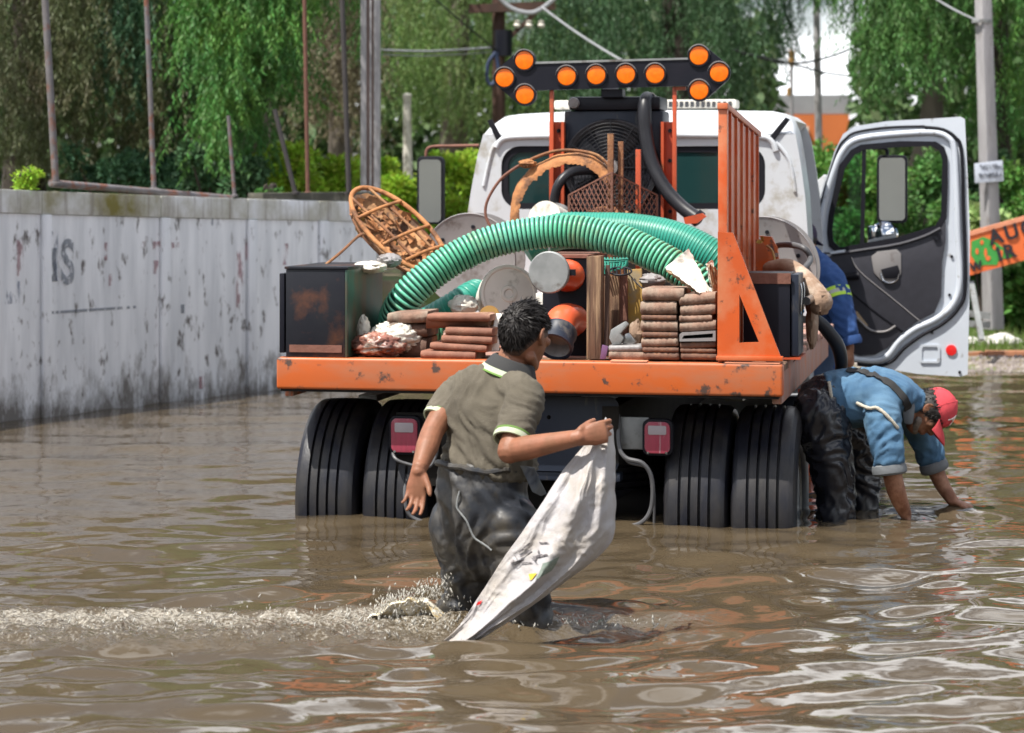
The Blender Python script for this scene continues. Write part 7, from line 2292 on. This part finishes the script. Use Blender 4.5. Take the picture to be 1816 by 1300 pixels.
# hair, cap, beard
limb_ = lambda th: 60 + 70 * min(1, abs(((th + math.pi) % (2 * math.pi)) - math.pi) / 1.9)
hs_, _pt = hair_shell(HB, bf, bu, brr, limb_, .10, 1.0, rough_=1.1); hh = hs_.build('hair', m_hair, bent, sharp=180)
hair_strands(_pt, bf, bu, brr, limb_, .10, 1500, .03, m_hair, hh, 5, fwd=-.3)
limc = lambda th: 82 + 6 * math.cos(th)
CC_ = HB + bu * .012
hs_, _pt = hair_shell(CC_, bf, bu, brr, limc, .16, 1.0, nu=48, nv=16, rough_=.12); cap_ = hs_.build('cap', m_red, bent, sharp=60)
def visor(u, v):
    th = (u - .5) * 1.9
    base = _pt(th, math.radians(86), 1.12)
    d = (bf * .95 + bu * .05).normalized()
    reach = .085 * math.cos((u - .5) * 2.2)
    return base + d * reach * v - bu * .022 * v * v - bu * .03 * (abs(u - .5) * 2) ** 2 * v
B().grid(visor, 20, 8, thick=tuple(bu * .004)).build('visor', m_red, cap_, sharp=60)
B().ell(_pt(0, 0.01, 1.165), bf * .009, brr * .009, bu * .006, 10, 6).build('cap_button', m_red, cap_)
for k in range(6):
    th = k * math.pi / 3 + .5
    B().tube([_pt(th, math.radians(4 + 78 * q / 8), 1.17) for q in range(9)], .0012, n=5).build('cap_seam', m_red, cap_)
# white outlined A on the cap front
A0 = lambda th, ph: _pt(th, math.radians(ph), 1.182)
bb = B()
tq = .38
for pa, pb in (((tq - .30, 66), (tq, 40)), ((tq + .30, 66), (tq, 40)), ((tq - .15, 55), (tq + .15, 55))):
    bb.tube([Vector(A0(pa[0] + (pb[0] - pa[0]) * q / 5, pa[1] + (pb[1] - pa[1]) * q / 5)) for q in range(6)], .0028, n=6)
bb.build('letter', m_paper, cap_)
B().limb([HB - bu * .075 + bf * .035 - brr * .052, HB - bu * .108 + bf * .066 - brr * .01, HB - bu * .075 + bf * .035 + brr * .052], [.020, .026, .020], n=12, k=4).build('beard', m_beard, bent)
hz_ = B().tube([WP(1545, 903, 12.7), WP(1590, 908, 12.66), WP(1650, 911, 12.6), WP(1700, 908, 12.55), WP(1745, 912, 12.55), WP(1800, 925, 12.5)], [.022, .024, .028, .036, .036, .02], n=12, k=5).build('black_hose', m_rubberhose)
hz_.location.z -= .024
tag(hz_, 'black rubber hose half afloat under the bending man\'s hand', 'hose')

# ---------------------------------------------------------------- the man behind, beside the cab
back_m = thing('person', 'person in blue overalls with yellow green stripe standing beside the open truck door', 'person', WP(1462, 797, 15.95))
back_m.location.z = -.45
bb = B()
HM = WP(1423, 424, 15.97)
mf, mu, mrr = head(bb, HM, (.75, .6, -.3), (.1, 0, 1), .98)
bb.limb([WP(1440, 480, 15.97), WP(1430, 445, 15.97)], [.065, .06], n=14, k=2)
g0, g1, g2 = WP(1474, 492, 15.83), WP(1494, 560, 15.73), WP(1507, 620, 15.71)
bb.limb([g0, g1, g2], [.055, .047, .03], n=14, k=4)
hand(bb, g2, (.02, -.05, -1), (-.6, .6, .1), (-.2, -.9, 0), (18, 24, 20), 1.02, .04, (.8, .5, .3), .4)
remesh(bb, .0085, 4, 'body', m_skin2, back_m)
eyes(HM, mf, mu, mrr, back_m, .98)
bb = B()
bb.limb([WP(1452, 650, 15.99), WP(1452, 580, 15.99), WP(1450, 520, 15.99), WP(1446, 478, 15.98), WP(1438, 458, 15.97)], [(.17, .125), (.175, .125), (.19, .125), (.18, .11), (.08, .075)], ref=TF, n=24, k=4)
bb.limb([WP(1456, 484, 15.91), WP(1476, 500, 15.83), WP(1493, 556, 15.74), WP(1505, 600, 15.71)], [.09, .088, .076, .066], n=20, k=4, cap1=False)
ov, bvh4 = remesh(bb, .011, 4, 'overall_top', m_overall, back_m, lambda p_, n_: .010 * ridge(Vector((p_.x + .8 * p_.z, p_.y, p_.z - .5 * p_.x)), 15, 9, 6, 3) + .006 * ridge(p_, 24, 20, 18, 6))
ax = (WP(1493, 556, 15.74) - WP(1476, 500, 15.83)).normalized()
for k, (h0, h1, mt, nm) in enumerate(((-.034, -.012, m_hivis, 'tape_edge'), (-.0115, .0115, m_hivis_g, 'reflective_band'), (.012, .034, m_hivis, 'tape_edge'))):
    B().lathe([(.084, h0), (.0965, h0), (.0955, h1), (.084, h1)], WP(1483, 524, 15.79), ax, 28, closed=True).build(nm, mt, ov)
axc = (WP(1506, 606, 15.71) - WP(1493, 556, 15.74)).normalized()
B().lathe([(.058, -.02), (.076, -.02), (.082, .01), (.074, .035), (.056, .035)], WP(1506, 603, 15.71), axc, 26, closed=True).build('sleeve_cuff', m_overall, ov)
bb = B()
for dy in (-.09, .09):
    q = WP(1455, 650, 15.99) + TF * dy
    bb.limb([Vector((q.x, q.y, .66)), Vector((q.x, q.y, .2)), Vector((q.x, q.y, -.40))], [.105, .085, .07], n=18, k=3)
    bb.limb([Vector((q.x, q.y, -.39)), Vector((q.x - .02, q.y + .16, -.40))], [.06, .05], n=10, k=2)
bb.limb([WP(1453, 660, 15.99), WP(1453, 610, 15.99)], [(.165, .115), (.16, .115)], ref=TF, n=20, k=2)
remesh(bb, .012, 3, 'jeans', m_jean, back_m, lambda p_, n_: .006 * ridge(p_, 8, 8, 9, 6))
limm = lambda th: 84
hs_, _pt = hair_shell(HM + mu * .008, mf, mu, mrr, limm, .09, .98, nu=40, nv=12, rough_=.1); cp2 = hs_.build('cap', m_navy, back_m)
def visor2(u, v):
    th = (u - .5) * 1.8
    return _pt(th, math.radians(84), 1.08) + mf * (.08 * math.cos((u - .5) * 2.2)) * v - mu * .012 * v
B().grid(visor2, 16, 6, thick=tuple(mu * .004)).build('visor', m_navy, cp2, sharp=60)
limb2 = lambda th: 88 + 30 * min(1, abs(((th + math.pi) % (2 * math.pi)) - math.pi) / 1.9)
hs_, _ = hair_shell(HM, mf, mu, mrr, limb2, .04, .98, nu=40, nv=12); hs_.build('hair', m_hair, back_m)
